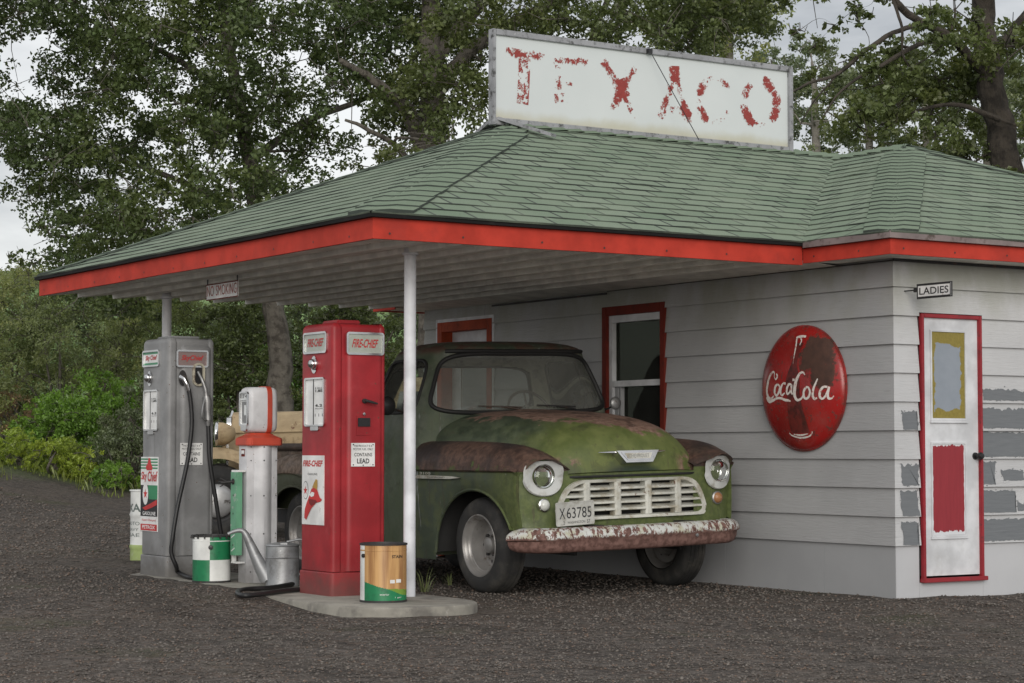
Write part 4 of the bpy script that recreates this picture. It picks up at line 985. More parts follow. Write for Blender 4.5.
for zq in (.08,.36,.64,.90,1.0):
    mb.disc(fr, -wx/2+.03, zq, .005, .002, 1, 8); mb.disc(fr, wx/2-.02, zq, .005, .0125, 1, 8); mb.disc(fr, -.01, zq, .006, .0465, 1, 8)
mb.build('body', ['white_pump','ink'], P, smooth=30)
mb = MB(); fl = Fr((-wx/2,0,0),(0,-1,0),(0,0,1)); mb.plate(fl, -.03, .93, .03, .985, 0, .002, 0); mb.rect(fl, -.02, .94, .02, .95, .003, 0); mb.rect(fl, -.025, .945, .025, .975, .003, 1); mb.build('badge', ['frame_red','plate_white'], P)
mb = MB(); rr = lambda x0,x1,y0,y1,z: [(x0+.03,y0,z),(x1-.03,y0,z),(x1,y0+.03,z),(x1,y1-.03,z),(x1-.03,y1,z),(x0+.03,y1,z),(x0,y1-.03,z),(x0,y0+.03,z)]
mb.loft([rr(-wx/2-.022,wx/2+.022,-wy/2-.062,wy/2+.05,zc0-.004), rr(-wx/2-.022,wx/2+.022,-wy/2-.062,wy/2+.05,zc0+.05), rr(-wx/2+.03,wx/2-.03,-wy/2-.01,wy/2,zc1-.012), rr(-wx/2+.035,wx/2-.035,-wy/2,wy/2-.01,zc1)], 0, True, True, True)
mb.build('collar', 'pump_red_top', P, bevel=.006)
hx, hy, hh = .115, .10, zh-zc1
def headring(x, g):
    o_ = []
    for k in range(32):
        a = 2*PI*k/32; c, s_ = math.cos(a), math.sin(a); e = 2/5
        o_.append((x, (hy-g)*math.copysign(abs(c)**e, c), zc1+hh/2+(hh/2-g)*math.copysign(abs(s_)**e, s_)))
    return o_
mb = MB(); mb.loft([headring(-hx,.03), headring(-hx+.006,.012), headring(-hx+.03,.002), headring(.025,0)], 0, True, True, False); mb.loft([headring(.062,0), headring(hx-.03,.002), headring(hx-.006,.012), headring(hx,.03)], 0, True, False, True)
hd = mb.build('head', 'white_pump', P, smooth=60)
mb = MB(); mb.loft([headring(.024,.0), headring(.026,-.006), headring(.061,-.006), headring(.063,0)], 0, True, True, True); mb.build('band', 'pump_red_top', hd, smooth=60)
fl = Fr((-hx,0,zc1+hh/2),(0,-1,0),(0,0,1)); mb = MB(); mb.rframe(fl, -.07, -.12, .07, .135, .02, .012, -.006, .014); mb.rframe(fl, -.065, .07, .065, .13, .01, .006, -.004, .012); mb.rplate(fl, -.045, -.155, .045, -.115, .01, -.01, .012); tr_ = mb
mb = MB(); mb.rplate(fl, -.062, -.112, .062, .128, .012, -.005, .003); mb.text(fl, '17 4', -.045, .085, .045, .115, .0045, 1, bold=.03); mb.rect(fl, -.045, -.10, .045, .06, .0042, 2); mb.rect(fl, .0, -.04, .035, .035, .005, 0)
dd = mb.build('dial', ['glass_white','ink','steel'], hd); tr_.build('trim', 'chrome', dd, smooth=40)
# green gauge strip on the pump's left side, with its hook and crank
mb = MB(); zt, zb = Q(238,472)[2], Q(238,555)[2]; fl = Fr((-wx/2-.05,0.0,0),(0,-1,0),(0,0,1))
mb.plate(fl, -.045, zb, .050, zt, -.02, .028); mb.plate(fl, -.055, zt, .0549, zt+.015, -.045, .018, 1); mb.plate(fl, -.055, zb-.05, -.045, zt, -.02, .014, 1)
mb.plate(fl, -.05, zb-.06, .05, zb-.048, -.045, .02, 1)
for k in (.12,.3,.5,.72,.9): mb.disc(fl, 0, zb+(zt-zb)*k, .008, .0295, 2, 10)
for k in (.04,.2): mb.poly(fl, [(-.03,zb+(zt-zb)*k),(.03,zb+(zt-zb)*(k+.04)),(.03,zb+(zt-zb)*(k+.055)),(-.03,zb+(zt-zb)*(k+.015))], .0295, 1)
gs = mb.build('gauge_strip', ['gauge_green','plate_white','ink'], P)
c = np.array((-wx/2-.065, 0, zt-.07)); mb = MB(); mb.lathe([(.022,-.0),(.022,-.02),(.0,-.021)], c, 0, 12)
mb.tube([c, c+np.array((-.06,.02,-.005)), c+np.array((-.10,.03,-.01))], [.012,.009,.007], 8)
for dy, dz in ((.03,-.04),(.05,.0),(.03,.025)): mb.tube([c+np.array((-.05,.02,-.004)), c+np.array((-.10,dy+.02,dz))], [.007,.004], 6)
mb.build('tap_handle', 'dark_steel', gs, smooth=50)

# ================================================================ CANS, WATERING CAN, HOSE
def view_angle(p): d = CAM-np.array(p); return math.atan2(d[1], d[0])
def bail(mb, r, z, m=0, th=0.0, sag=.11):
    pts = [(r*1.03*math.cos(t)*math.cos(th), r*1.03*math.cos(t)*math.sin(th), 0) for t in (0,)]
    P_ = []
    for k in range(17):
        a = PI*k/16; P_.append((r*1.04*math.cos(a)*math.cos(th)-math.sin(th)*r*1.03*math.sin(a), r*1.04*math.cos(a)*math.sin(th)+math.cos(th)*r*1.03*math.sin(a), z-sag*math.sin(a)))
    mb.tube(P_, .003, 5, m)
def can(name, label, cat, p, r, h, mats, mfun, rim='dark_steel', lugs=True, n=96, rows=36, bl=True, cr=False):
    T = thing(name, label, cat, p)
    mb = MB(); mb.lathe([(r, h*k/rows) for k in range(rows+1)], n=n, mfun=mfun); mb.lathe([(r,.001),(0.001,.001)], n=n)
    mb.build('body', mats, T, smooth=40)
    mb = MB(); mb.lathe([(r*.99,h),(r*1.035,h+.001),(r*1.04,h+.012),(r*.98,h+.014),(r*.96,h-.006),(.001,h-.008)], n=48); mb.lathe([(r,.002),(r*1.02,.0),(r*1.02,.012),(r,.014)], n=48); mb.lathe([(r,h*.90),(r*1.012,h*.905),(r*1.012,h*.92),(r,h*.925)], n=48, m=1)
    if cr:
        for k in range(16):
            a = 2*PI*k/16; c, s_ = math.cos(a), math.sin(a); mb.bar((r*1.02*c,r*1.02*s_,h+.014),(r*1.05*c,r*1.05*s_,h-.012),.022,.006,2,up=(-s_,c,0))
    mb.build('rim', [rim, mats[0], 'dark_steel'], T, smooth=40)
    mb = MB(); va = view_angle(p)
    if bl: bail(mb, r, h*.82, 0, va-PI/2, h*.33)
    mb.build('wire_handle', 'steel', T) if bl else None
    return T, va
pc = hit(383,603,2,ZI); pc = pc+np.array((.07,.12,0)); pc[2] = ZI; RW, HW = .150, .365
va = view_angle(pc); nn, rw = 160, 90
def wf_(i, j):
    a = (j+.5)/nn*2*PI-va; a = (a+PI) % (2*PI)-PI; z = (i+.5)/rw          # a>0 is to the viewer's left? right-handed: +a is left-turn seen from above
    u = math.sin(a)                                                       # +1 = right in view
    if u < -.80 : return 1
    if z < .36-.22*smooth((u+.7)/1.5)+.03*math.sin(u*4): return 2
    if z < .36-.22*smooth((u+.7)/1.5)+.03*math.sin(u*4)+.10*smooth((u-.1)/.8): return 3
    return 0
wood = NT('printed_wood_grain'); wc = wood.mix(wood.step(wood.noise(14, 6, .6, wood.mapv(wood.obj, scale=(1.8,1.8,.10))), .3, .65), (.27,.125,.045), (.55,.32,.13)); wc = wood.mix(wood.step(wood.noise(10, 4), .62, .78, 0, .5), wc, (.3,.13,.05)); wood.bsdf(wc, .35)
lg = plain('lime_green_print', (.16,.28,.04), .4)
T, va = can('paint_can', 'round can printed with wood grain and a green swoosh, at the foot of the post', 'can', pc, RW, HW, [wood.m,'can_white','can_green',lg], wf_, rim='dark_steel', n=nn, rows=rw, bl=False)
def bent(mb, txt, r, u0, u1, z0, z1, va, m=0, bold=.0):
    vs, fs, _ = text_geo(txt, bold); V = []
    for x, y in vs:
        u = u0+(u1-u0)*x; a = va+math.asin(max(-1,min(1,u))); V.append((math.cos(a)*r, math.sin(a)*r, z0+(z1-z0)*y))
    mb.add(V, fs, m)
mb = MB(); bent(mb, 'STAIN', RW+.0015, .36, .80, .285, .305, va, 1, .02)
for u0, u1, z in ((.28,.48,.125),(.54,.74,.128)):
    a0_, a1_ = va+math.asin(u0), va+math.asin(u1); k = [a0_+(a1_-a0_)*i/6 for i in range(7)]
    mb.loft([[(math.cos(a)*(RW+.002), math.sin(a)*(RW+.002), zz) for a in k] for zz in (z, z+.022)], 0, False)
bent(mb, 'exterior', RW+.0015, -.15, .25, .048, .060, va, 0); bent(mb, '1 gal', RW+.0015, .5, .75, .028, .038, va, 0)
mb.build('lettering', ['white_letter','ink'], T)
mb = MB(); a = va+math.asin(-.84); mb.lathe([(.014,0),(.012,.012),(0,.013)], (0,0,0), 0, 10); ob = mb.build('lug', 'black', T); ob.location = (math.cos(a)*RW, math.sin(a)*RW, HW*.82); ob.rotation_euler = (0,0,a)
mb = MB(); mb.tube([(.006,0,-.01),(.006,0,.01)], .002, 4); 
# checkered can
pk = hit(209,583,2,ZI); pk = pk+np.array((.07,.11,0)); pk[2] = ZI; va2 = view_angle(pk)
def kf(i, j):
    a = ((j+.5)/96*2*PI-va2+PI) % (2*PI)-PI; q = int(math.floor((a+.06)/(PI/2))); 
    return 1 if ((q % 2 == 0) == (i >= 18)) else 0
T, va2 = can('oil_can', 'round can painted in green and white checks beside the grey pump', 'can', pk, .140, .335, ['can_white','can_green'], kf, cr=True, bl=False)
mb = MB(); mb.lathe([(.018,0),(.016,.012),(0,.014)], (0,0,0), 0, 12); ob = mb.build('lug', 'black', T); a = va2-.05; ob.location = (math.cos(a)*.14, math.sin(a)*.14, .335*.78); ob.rotation_euler = (0,0,a)
# drum behind the grey pump
pb = hit(152,569.5,2,.01); pb = pb+np.array((.10,.17,0)); pb[2] = .0; va3 = view_angle(pb)
mb = MB(); rd, hd_ = .215, .68; prof = []
for k in range(35):
    z = hd_*k/34; b_ = .010*math.exp(-((z-hd_*.30)/.012)**2)+.010*math.exp(-((z-hd_*.70)/.012)**2); prof.append((rd+b_, z))
T = thing('steel_drum', 'white and pale green steel drum half hidden behind the grey pump', 'drum', pb)
mb.lathe(prof, n=48, mfun=lambda i, j: 1 if i < 11 else 0); mb.lathe([(rd,hd_),(rd+.01,hd_+.004),(rd+.008,hd_+.016),(rd-.012,hd_+.014),(rd-.014,hd_-.005),(.001,hd_-.006)], n=48)
mb.build('body', ['can_white','barrel_green'], T, smooth=50)
mb = MB()
def around(txt, a0, a1, z0, z1, bold=0):
    vs, fs, _ = text_geo(txt, bold); mb.add([(math.cos(va3+math.radians(a0+(a1-a0)*x))*(rd+.0015), math.sin(va3+math.radians(a0+(a1-a0)*x))*(rd+.0015), z0+(z1-z0)*y) for x, y in vs], fs, 0)
around('TEXACO', -132, 22, .505, .575, .02); around('MOTOR OIL', -95, 10, .39, .42); around('HEAVY DUTY', -95, 10, .34, .365); around('SAE 30', -85, 0, .29, .32)
mb.build('lettering', plain('grey_green_ink', (.10,.13,.12)), T)
# watering can
pw = hit(281,587,2,ZI); pw = pw+np.array((.05,.08,0)); pw[2] = ZI; va4 = view_angle(pw); lf = np.array((math.cos(va4-PI/2), math.sin(va4-PI/2), 0))   # to the viewer's left
if lf @ RT > 0: lf = -lf
T = thing('watering_can', 'galvanised watering can with long spout standing between the pumps', 'watering can', pw)
mb = MB(); mb.lathe([(.001,.002),(.118,.002),(.122,.012),(.120,.02),(.121,.15),(.118,.285),(.124,.292),(.118,.30),(.06,.312),(.0,.316)], n=32); mb.lathe([(.1195,.20),(.124,.206),(.1195,.212)], n=32); mb.build('body', 'galv', T, smooth=40)
sp = [lf*.105+np.array((0,0,.05)), lf*.17+np.array((0,0,.17)), lf*.225+np.array((0,0,.29)), lf*.265+np.array((0,0,.375)), lf*.295+np.array((0,0,.40)), lf*.34+np.array((0,0,.395)), lf*.39+np.array((0,0,.375))]
q = cat_spline(sp, 5); mb = MB(); mb.tube(q, [interp(i/(len(q)-1), [0,.3,.6,1], [.058,.036,.020,.011]) for i in range(len(q))], 12); mb.build('spout', 'galv', T, smooth=60)
mb = MB(); mb.tube(cat_spline([-lf*.115+np.array((0,0,.08)), -lf*.20+np.array((0,0,.14)), -lf*.215+np.array((0,0,.24)), -lf*.15+np.array((0,0,.33)), -lf*.03+np.array((0,0,.318))], 5), .008, 8); mb.build('handle', 'galv', T, smooth=60)
pr_ = np.array((-lf[1], lf[0], 0)); mb = MB(); mb.bar(-pr_*.10+np.array((0,0,.308))-lf*.01, pr_*.10+np.array((0,0,.308))-lf*.01, .05, .012); mb.build('lid', 'galv', T)
# coil of hose lying on the island edge
hs = [hit(x, y, 2, ZI+.02) for x, y in ((297,583),(285,585.5),(268,588),(250,589),(240,590.5),(237.5,593),(243,595.5),(256,594.8),(272,592.5),(288,590.5),(299,589.5))]
g0 = hs[5].copy(); mb = MB(); pts = cat_spline(hs, 7); pts = [p-g0*np.array((1,1,0)) for p in pts]; mb.tube(pts, .017, 10)
ob = mb.build('rubber_hose', 'hose', None, smooth=60); ob.location = (g0[0], g0[1], 0)
tag(ob, 'loop of black rubber hose lying on the ground before the watering can', 'hose')
# ================================================================ PICKUP TRUCK
def truck_mat(name, part):
    t = NT(name); x = t.sep(); a = t.math('ABSOLUTE', x[0]); b = x[1]; z = x[2]
    n1 = t.noise(2.6, 6, .62); n2 = t.noise(7, 6, .65, t.mapv(t.obj, loc=(5,2,1))); n3 = t.noise(24, 5, .65)
    st = t.noise(9, 5, .6, t.mapv(t.obj, scale=(1.6,1.6,.28), loc=(2,7,3)))
    dark = t.mix(t.step(n2, .35, .65), (.040,.055,.034), (.075,.095,.055))
    lime = t.mix(t.step(n2, .3, .7), (.082,.106,.030), (.135,.158,.046))
    rust = t.mix(t.step(n3, .35, .65), (.060,.034,.026), (.13,.075,.055))
    pink = t.mix(t.step(n3, .35, .68), (.15,.085,.062), (.27,.175,.135))
    prim = t.mix(n3, (.18,.20,.19), (.30,.32,.31))
    if part == 'hood':
        lf = t.math('ADD', b, t.math('MULTIPLY_ADD', n1, .9, -.45))                    # lime towards the nose
        lf = t.math('ADD', lf, t.math('MULTIPLY', a, .25)); col = t.mix(t.step(lf, .25, -.35), dark, lime)
        e = t.math('ADD', t.math('MULTIPLY', z, 2.2), t.math('MULTIPLY_ADD', n2, .8, -.4))
        e = t.math('ADD', e, t.math('MULTIPLY', x[0], .30))
        e = t.math('ADD', e, t.math('MULTIPLY_ADD', n1, .6, -.3)); col = t.mix(t.step(e, 2.66, 2.74), col, pink)
        col = t.mix(t.math('MULTIPLY', t.step(e, 2.84, 2.94), t.step(n1, .5, .58)), col, rust)
        e2 = t.math('MULTIPLY', t.step(a, .40, .5), t.math('MULTIPLY', t.step(z, 1.02, .97), t.step(n2, .46, .52)))
        col = t.mix(e2, col, pink)
        col = t.mix(t.math('MULTIPLY', t.step(b, -.655, -.665), t.step(z, .945, .93)), col, (.02,.035,.018))  # shadow below the hood lip, painted as a dark green strip
    elif part == 'fender':
        lf = t.math('ADD', b, t.math('MULTIPLY_ADD', n1, 1.0, -.5))
        low = t.mix(t.step(lf, .0, -.60), t.mix(t.step(n2, .45, .6), (.050,.066,.042), (.075,.092,.046)), t.mix(t.step(n3, .4, .62), (.070,.092,.028), (.10,.125,.038)))
        low = t.mix(t.math('MULTIPLY', t.step(st, .60, .66), t.step(b, .35, .55)), low, prim)
        low = t.mix(t.math('MULTIPLY', t.step(n1, .56, .64), t.step(b, .45, .6)), low, (.09,.035,.03))
        top = t.mix(t.step(n1, .42, .62), rust, (.033,.022,.02))
        top = t.mix(t.step(t.math('ADD', n2, t.math('MULTIPLY', z, -.9)), -.275, -.20), top, t.mix(n3, (.05,.085,.025), (.09,.12,.035)))
        col = t.mix(t.step(t.math('ADD', z, t.math('MULTIPLY_ADD', n3, .02, -.01)), .904, .911), low, top)
    elif part == 'bed':
        col = t.mix(t.step(z, .855, .87), t.mix(n2, (.055,.066,.04), (.085,.09,.055)), t.mix(t.step(n3, .4, .6), (.10,.065,.045), (.20,.14,.10)))
        col = t.mix(t.step(n1, .62, .72), col, rust)
    else:
        col = t.mix(t.step(n1, .38, .65), dark, t.mix(n2, (.095,.108,.082), (.14,.152,.115)))
        col = t.mix(t.math('MULTIPLY', t.step(z, 1.35, .9), .55), col, t.mix(n2, (.080,.110,.066), (.12,.15,.085)))
        col = t.mix(t.math('MULTIPLY', t.step(z, 1.78, 1.84), t.step(n2, .40, .58)), col, t.mix(n3, (.07,.035,.025), (.10,.055,.04)))
        col = t.mix(t.math('MULTIPLY', t.step(st, .64, .70), .6), col, prim)
    ed = t.noise(3.2, 8, .72, t.mapv(t.obj, loc=(11,3,7)))
    col = t.mix(t.math('MULTIPLY', t.step(ed, .56, .62), .7), col, t.mix(.5, col, (.030,.028,.020)))
    sx = t.noise(14, 4, .6, t.mapv(t.obj, scale=(2.2,2.2,.16), loc=(4,4,4)))
    col = t.mix(t.math('MULTIPLY', t.step(sx, .58, .72), .55), col, t.mix(n3, (.030,.026,.018), (.085,.06,.04)))
    col = t.mix(t.step(n3, .69, .74), col, (.07,.035,.022)); col = t.mix(t.step(t.noise(48, 4, .6), .70, .74), col, (.20,.20,.17))
    t.bsdf(col, t.step(n2, .3, .7, .48, .75), 0, t.bump(n3, .12, .004)); return t.m
for k in ('hood','fender','cab','bed'): M['truck_'+k] = truck_mat('weathered_green_'+k, k)

TK = thing('pickup_truck', 'old rusty green pickup truck with white grille and peeling bumper under the canopy', 'pickup truck', (-1.26, 2.03, 0), (0, -.0227, 0))
# ---- hood
HB = [.82,.42,.05,-.25,-.44,-.575,-.645,-.668]; HZ = [1.352,1.343,1.315,1.273,1.220,1.135,1.012,.893]
HW_ = [.80,.785,.755,.715,.675,.645,.628,.618]; HE = [1.09,1.07,1.035,1.0,.968,.938,.908,.876]; hv = [0,.27,.5,.68,.8,.89,.95,1]
def hood(u, v):
    u = u*2-1; b = interp(v, hv, HB); zc_ = interp(v, hv, HZ); w = interp(v, hv, HW_); ze = interp(v, hv, HE)
    k = (1-abs(u)**3.5)**(1/1.8) if abs(u) < 1 else 0
    k = max(k, 0); z = ze+(zc_-ze)*k
    ridge = .012*math.exp(-(u/.10)**2)*smooth(1-v*1.02)
    return (w*u+.015, b+.085*abs(u)**2.4*smooth((v-.35)/.5), z+float(ridge))
mb = MB(); mb.grid(hood, 64, 60); 
lipf = [hood(i/64, 1) for i in range(65)]
mb.loft([lipf, [(p[0]*.99, p[1]+.03, p[2]-.018) for p in lipf]], 0, False)
mb.build('hood', 'truck_hood', TK, smooth=60)
# ---- front fenders
def zlow(b):
    c, r, h, z0 = .03, .545, .475, .30
    if b < c-r: return .50
    if b > c+r: return .245
    k = z0+h*math.sqrt(max(0, 1-((b-c)/r)**2))
    return max(k, .50) if b < c-.3 else max(k, .245)
FB = [-.67,-.60,-.48,-.30,0,.4,.88]
def fsec(b):
    I = lambda *v: interp(b, FB, v)
    cr = I(1.012,1.046,1.078,1.102,1.118,1.126,1.128)
    pts = [(.555, I(.93,.94,.955,.975,1.0,1.03,1.04)), (.63, cr-.05), (.71, cr-.012), (.79, cr), (.865, cr-.022), (.918, cr-.075), (.950, cr-.135), (.962,.940), (.967,.918)]
    p = cat_spline([np.array(q) for q in pts], 4)
    lowz = zlow(b); n = 14; L = [np.array((.944,.900))]
    for k in range(1, n+1): t = k/n; L.append(np.array((.944+.007*math.sin(PI*t)-.014*t*t, .900+(lowz-.900)*t)))
    return p+L
bs = list(np.linspace(-.67, -.54, 10))+list(np.linspace(-.525, -.42, 14))+list(np.linspace(-.41,.48,40))+list(np.linspace(.49,.58,12))+list(np.linspace(.60,.885,8))
for sg in (-1, 1):
    mb = MB(); rg = []
    for b in bs:
        s_ = fsec(b); sw = lambda a: .10*max(0,(a-.62)/.34)**2.2*(1-smooth((b+.67)/.35))
        k = max(0, 1-(b+.67)/.05)                        # roll the front edge inwards
        rg.append([(sg*(a-.012*k*k if a > .9 else a)*(1 if sg < 0 else 1+.045*float(smooth((a-.55)/.2))), b+sw(a)-.055*k*float(smooth((z-.90)/.08))*float(smooth((a-.58)/.10)), z-.016*k*k*(1 if z > .9 else 0)) for a, z in s_])
    mb.loft(rg, 0, False)
    f0 = rg[0]; cc = (sg*.76, -.648, .72)
    back = [(sg*.555, -.655, z) for z in (.50,.60,.75,.85)]
    f1 = [(p[0]+(cc[0]-p[0])*.05, -.655+.10*max(0,(abs(p[0])-.62)/.34)**2.2, p[2]+(.86-p[2])*.05) for p in f0]; mb.loft([f0, f1], 0, False)
    ring = list(f1)+[(sg*.80,-.655,.50),(sg*.68,-.66,.50)]+back
    mb.add(ring+[cc], [(i, (i+1) % len(ring), len(ring)) for i in range(len(ring))])
    fe = mb.build('front_fender', 'truck_fender', TK, smooth=50)
    lip = [(sg*(fsec(b)[-1][0]+.002), b+.0, zlow(b)) for b in np.linspace(-.51,.575,50)]
    mb = MB(); mb.tube(lip, .013, 6); mb.build('arch_lip', 'truck_fender', fe, smooth=60)
    # headlamp: shield shaped bezel, bucket, glass
    hc = np.array((sg*.768 if sg < 0 else .800, 0, .872)); mb = MB(); ro, ri, rm = [], [], []
    for k in range(40):
        t = 2*PI*k/40; c, s_ = math.cos(t), math.sin(t); e = 2/3.6 if s_ > 0 else 2/2.2
        w_, h_ = .150, (.115 if s_ > 0 else .135)
        x = w_*math.copysign(abs(c)**e, c); z = h_*math.copysign(abs(s_)**e, s_)
        wd = .09*max(0,(abs(hc[0]+sg*0+x)-.62)/.34)**2.2
        ro.append((hc[0]+x, -.672+wd+(-.012 if s_ > 0 else 0), hc[2]+z-.004)); rm.append((hc[0]+x*.95, -.682+wd*.9, hc[2]+z*.95-.004)); ri.append((hc[0]+.086*c, -.664+.03*(sg*c if sg*c>0 else 0), hc[2]+.002+.086*s_))
    mb.loft([ro, rm, ri]); hl = mb.build('headlight', 'bezel_white', TK, smooth=50)
    hc[1] = -.648
    mb = MB(); mb.lathe([(.087,-.012),(.083,-.018),(.078,-.006),(.076,.004)], hc, 1, 32); mb.build('rim', 'chrome', hl, smooth=50)
    mb = MB(); mb.lathe([(.078,.004),(.062,.03),(.035,.048),(.0,.052)], hc, 1, 32); mb.lathe([(.0,.015),(.018,.02),(.018,.05)], hc, 1, 12); mb.build('reflector', 'chrome', hl, smooth=60)
    mb = MB(); mb.lathe([(.078,-.006),(.062,-.020),(.035,-.029),(.0,-.031)], hc, 1, 32); mb.build('lens', 'lamp_glass', hl, smooth=60)
    # parking lamp
    pc_ = np.array((sg*.775, -.652, .672)); mb = MB(); mb.lathe([(.048,.02),(.048,-.012),(.040,-.018)], pc_, 1, 20); pl = mb.build('parking_lamp', 'chrome' if sg < 0 else 'steel', TK, smooth=50)
    mb = MB(); mb.lathe([(.041,-.014),(.034,-.030),(.018,-.040),(0,-.043)], pc_, 1, 20); ob = mb.build('lens', 'clear_lens' if sg < 0 else 'amber', pl, smooth=60)
    # wheel well lining
    mb = MB(); mb.box(min(sg*.46,sg*.48), max(sg*.46,sg*.48), -.60, .80, .30, .95); mb.box(min(sg*.48,sg*.93), max(sg*.48,sg*.93), -.45, .66, .80, .82); mb.box(min(sg*.48,sg*.92), max(sg*.48,sg*.92), .62, .64, .30, .80); mb.box(min(sg*.48,sg*.92), max(sg*.48,sg*.92), -.465, -.45, .50, .80)
    mb.build('wheel_well', 'dark_void', TK)
# side spears on the fenders
for sg in (-1, 1):
    fr = Fr((sg*.955,0,0), (0,sg*1.0,0), (0,0,1)) if sg > 0 else Fr((-.955,0,0), (0,-1,0), (0,0,1))
    mb = MB(); c = lambda y: y*sg
    pts = [(c(.80),.850),(c(.80),.862),(c(.77),.876),(c(.30),.872),(c(.16),.861),(c(.30),.852)]
    if sg > 0: pts = pts[::-1]
    vs = [fr.p(x, y, d) for d in (0,.016) for x, y in pts]; n = len(pts)
    mb.add(vs, [tuple(range(n, 2*n))]+[(i, (i+1) % n, n+(i+1) % n, n+i) for i in range(n)])
    xs = sorted((c(.62), c(.36))); mb.text(fr, 'CHEVROLET', xs[0], .857, xs[1], .867, .0175, 1)
    xs = sorted((c(.74), c(.58))); mb.text(fr, '3100', xs[0], .880, xs[1], .900, .012, 0, bold=.02)
    mb.build('side_emblem', ['grille_white','ink'], TK)
# ---- front panel with grille opening
def _trap():
    P = [(.690,.566,.060),(.560,.828,.085),(-.560,.828,.085),(-.690,.566,.060)]; o = []
    for k in range(4):
        p, a, b = np.array(P[k][:2]), np.array(P[k-1][:2]), np.array(P[(k+1) % 4][:2]); r = P[k][2]
        q0 = p+(a-p)/np.linalg.norm(a-p)*r*1.6; q1 = p+(b-p)/np.linalg.norm(b-p)*r*1.6
        o += [(1-t)**2*q0+2*t*(1-t)*p+t*t*q1 for t in np.linspace(0,1,10)]
    o = np.array(o+[o[0]]); L = np.concatenate([[0], np.cumsum(np.hypot(*np.diff(o, axis=0).T))]); 
    m = [np.array((np.interp(L[-1]*k/288, L, o[:,0]), np.interp(L[-1]*k/288, L, o[:,1]))) for k in range(288)]
    st = min(range(288), key=lambda k: abs(math.atan2(m[k][1]-.70, m[k][0]))); return m[st:]+m[:st]
TRAP = _trap()
def gop(t, sc=1, dz=0):
    p = TRAP[int(round(t/(2*PI)*288)) % 288]; g = (sc-1)*.5
    return float(p[0]*(1+g*.9)), float(.70+(p[1]-.70)*(1+g*2.0))
def fp(x): return -.662+.028*max(0,(abs(x)-.45)/.2)**2
mb = MB(); N = 72; R0, R1, R2, R3_ = [], [], [], []
for k in range(N):
    t = 2*PI*k/N; c, s_ = math.cos(t), math.sin(t); X = .735*math.copysign(abs(c)**.25, c); Z = .690+.195*math.copysign(abs(s_)**.25, s_)
    R0.append((X, -.652 if abs(X) > .6 else fp(X), Z)); x, z = gop(t, 1.06); R1.append((x, fp(x)-.004, z)); x, z = gop(t, 1.02); R2.append((x, fp(x)+.02, z))
mb.loft([R0, R1, R2]); mb.build('front_panel', 'truck_fender', TK, smooth=40)
mb = MB(); A0, A1, A2, A3 = [], [], [], []
for k in range(N):
    t = 2*PI*k/N
    x, z = gop(t, 1.10); A0.append((x, fp(x)+.012, z)); x, z = gop(t, 1.08); A1.append((x, fp(x)-.026, z)); x, z = gop(t, .93); A2.append((x, fp(x)-.020, z)); x, z = gop(t, .88); A3.append((x, fp(x)+.05, z))
mb.loft([A0, A1, A2, A3]); gr = mb.build('grille', 'grille_white', TK, smooth=40)
def halfw(z):
    best = 0
    for k in range(0, 90): x, zz = gop(2*PI*k/90*.999, .97); best = max(best, x) if abs(zz-z) < .02 else best
    return best or .5
for z in (.622,.672,.722,.772):
    hw_ = halfw(z)-.004; mb = MB(); rg = []
    for i in range(25):
        x = -hw_+2*hw_*i/24; y = fp(x); rg.append([(x,y-.018,z-.006),(x,y-.016,z+.008),(x,y+.05,z+.026),(x,y+.06,z+.006),(x,y+.045,z-.014)])
    mb.loft(rg, 0, True, True, True); mb.build('grille_bar', 'grille_white', gr)
for x in (-.415,-.145,.130,.400):
    mb = MB(); w_ = .030; rg = []
    for z in np.linspace(.578,.820,8): y = fp(x); rg.append([(x-w_,y+.05,z),(x-w_,y-.012,z),(x-w_*.5,y-.022,z),(x+w_*.5,y-.022,z),(x+w_,y-.012,z),(x+w_,y+.05,z)])
    mb.loft(rg, 0, True, True, True); mb.build('grille_post', 'grille_white', gr)
mb = MB(); mb.box(-.62,.62,-.56,-.50,.45,.90); mb.box(-.60,.60,-.66,-.50,.46,.50); mb.build('radiator', 'dark_void', TK)
mb = MB(); L0 = [(x, -.672+.04*max(0,(abs(x)-.45)/.15)**2, .862) for x in np.linspace(-.55,.57,25)]; mb.tube(L0, .009, 6); mb.build('hood_lip_shadow', 'gasket', TK, smooth=60)  # dark tube put in for the shadow under the hood lip
# ---- hood emblem
fr = Fr((0.015,-.690,1.008), (1.25,0,0), (0,.30,1.22)); mb = MB()
def ext(pts, d0, d1, m):
    n = len(pts); vs = [fr.p(x, y, d) for d in (d0, d1) for x, y in pts]; mb.add(vs, [tuple(range(n, 2*n))]+[(i, (i+1) % n, n+(i+1) % n, n+i) for i in range(n)], m)
ext([(-.095,-.048),(.095,-.048),(.15,.022),(-.15,.022)], -.03, .018, 0); ext([(-.082,-.036),(.082,-.036),(.122,.012),(-.122,.012)], .0185, .0195, 0)
ext([(-.080,-.027),(.080,-.027),(.098,.006),(-.098,.006)], .0196, .0202, 2); mb.text(fr, 'CHEVROLET', -.074, -.021, .074, .000, .021, 1, bold=.0)
def wing(sg):
    rg = []
    for i in range(9):
        t = i/8; x = sg*(.16+.14*t); r_ = .011*(1-t)+.002; y0 = -.684+.018-.018; rg.append([(x, -.676+.07*(abs(x)/.57)**2.4-.012*(1-t)+r_*math.cos(a)*1.0, 1.028+.004*t+r_*math.sin(a)) for a in [2*PI*k/8 for k in range(8)]])
    mb.loft(rg, 0, True, True, True)
wing(-1); wing(1); mb.build('hood_emblem', ['chrome','steel','grille_white'], TK)
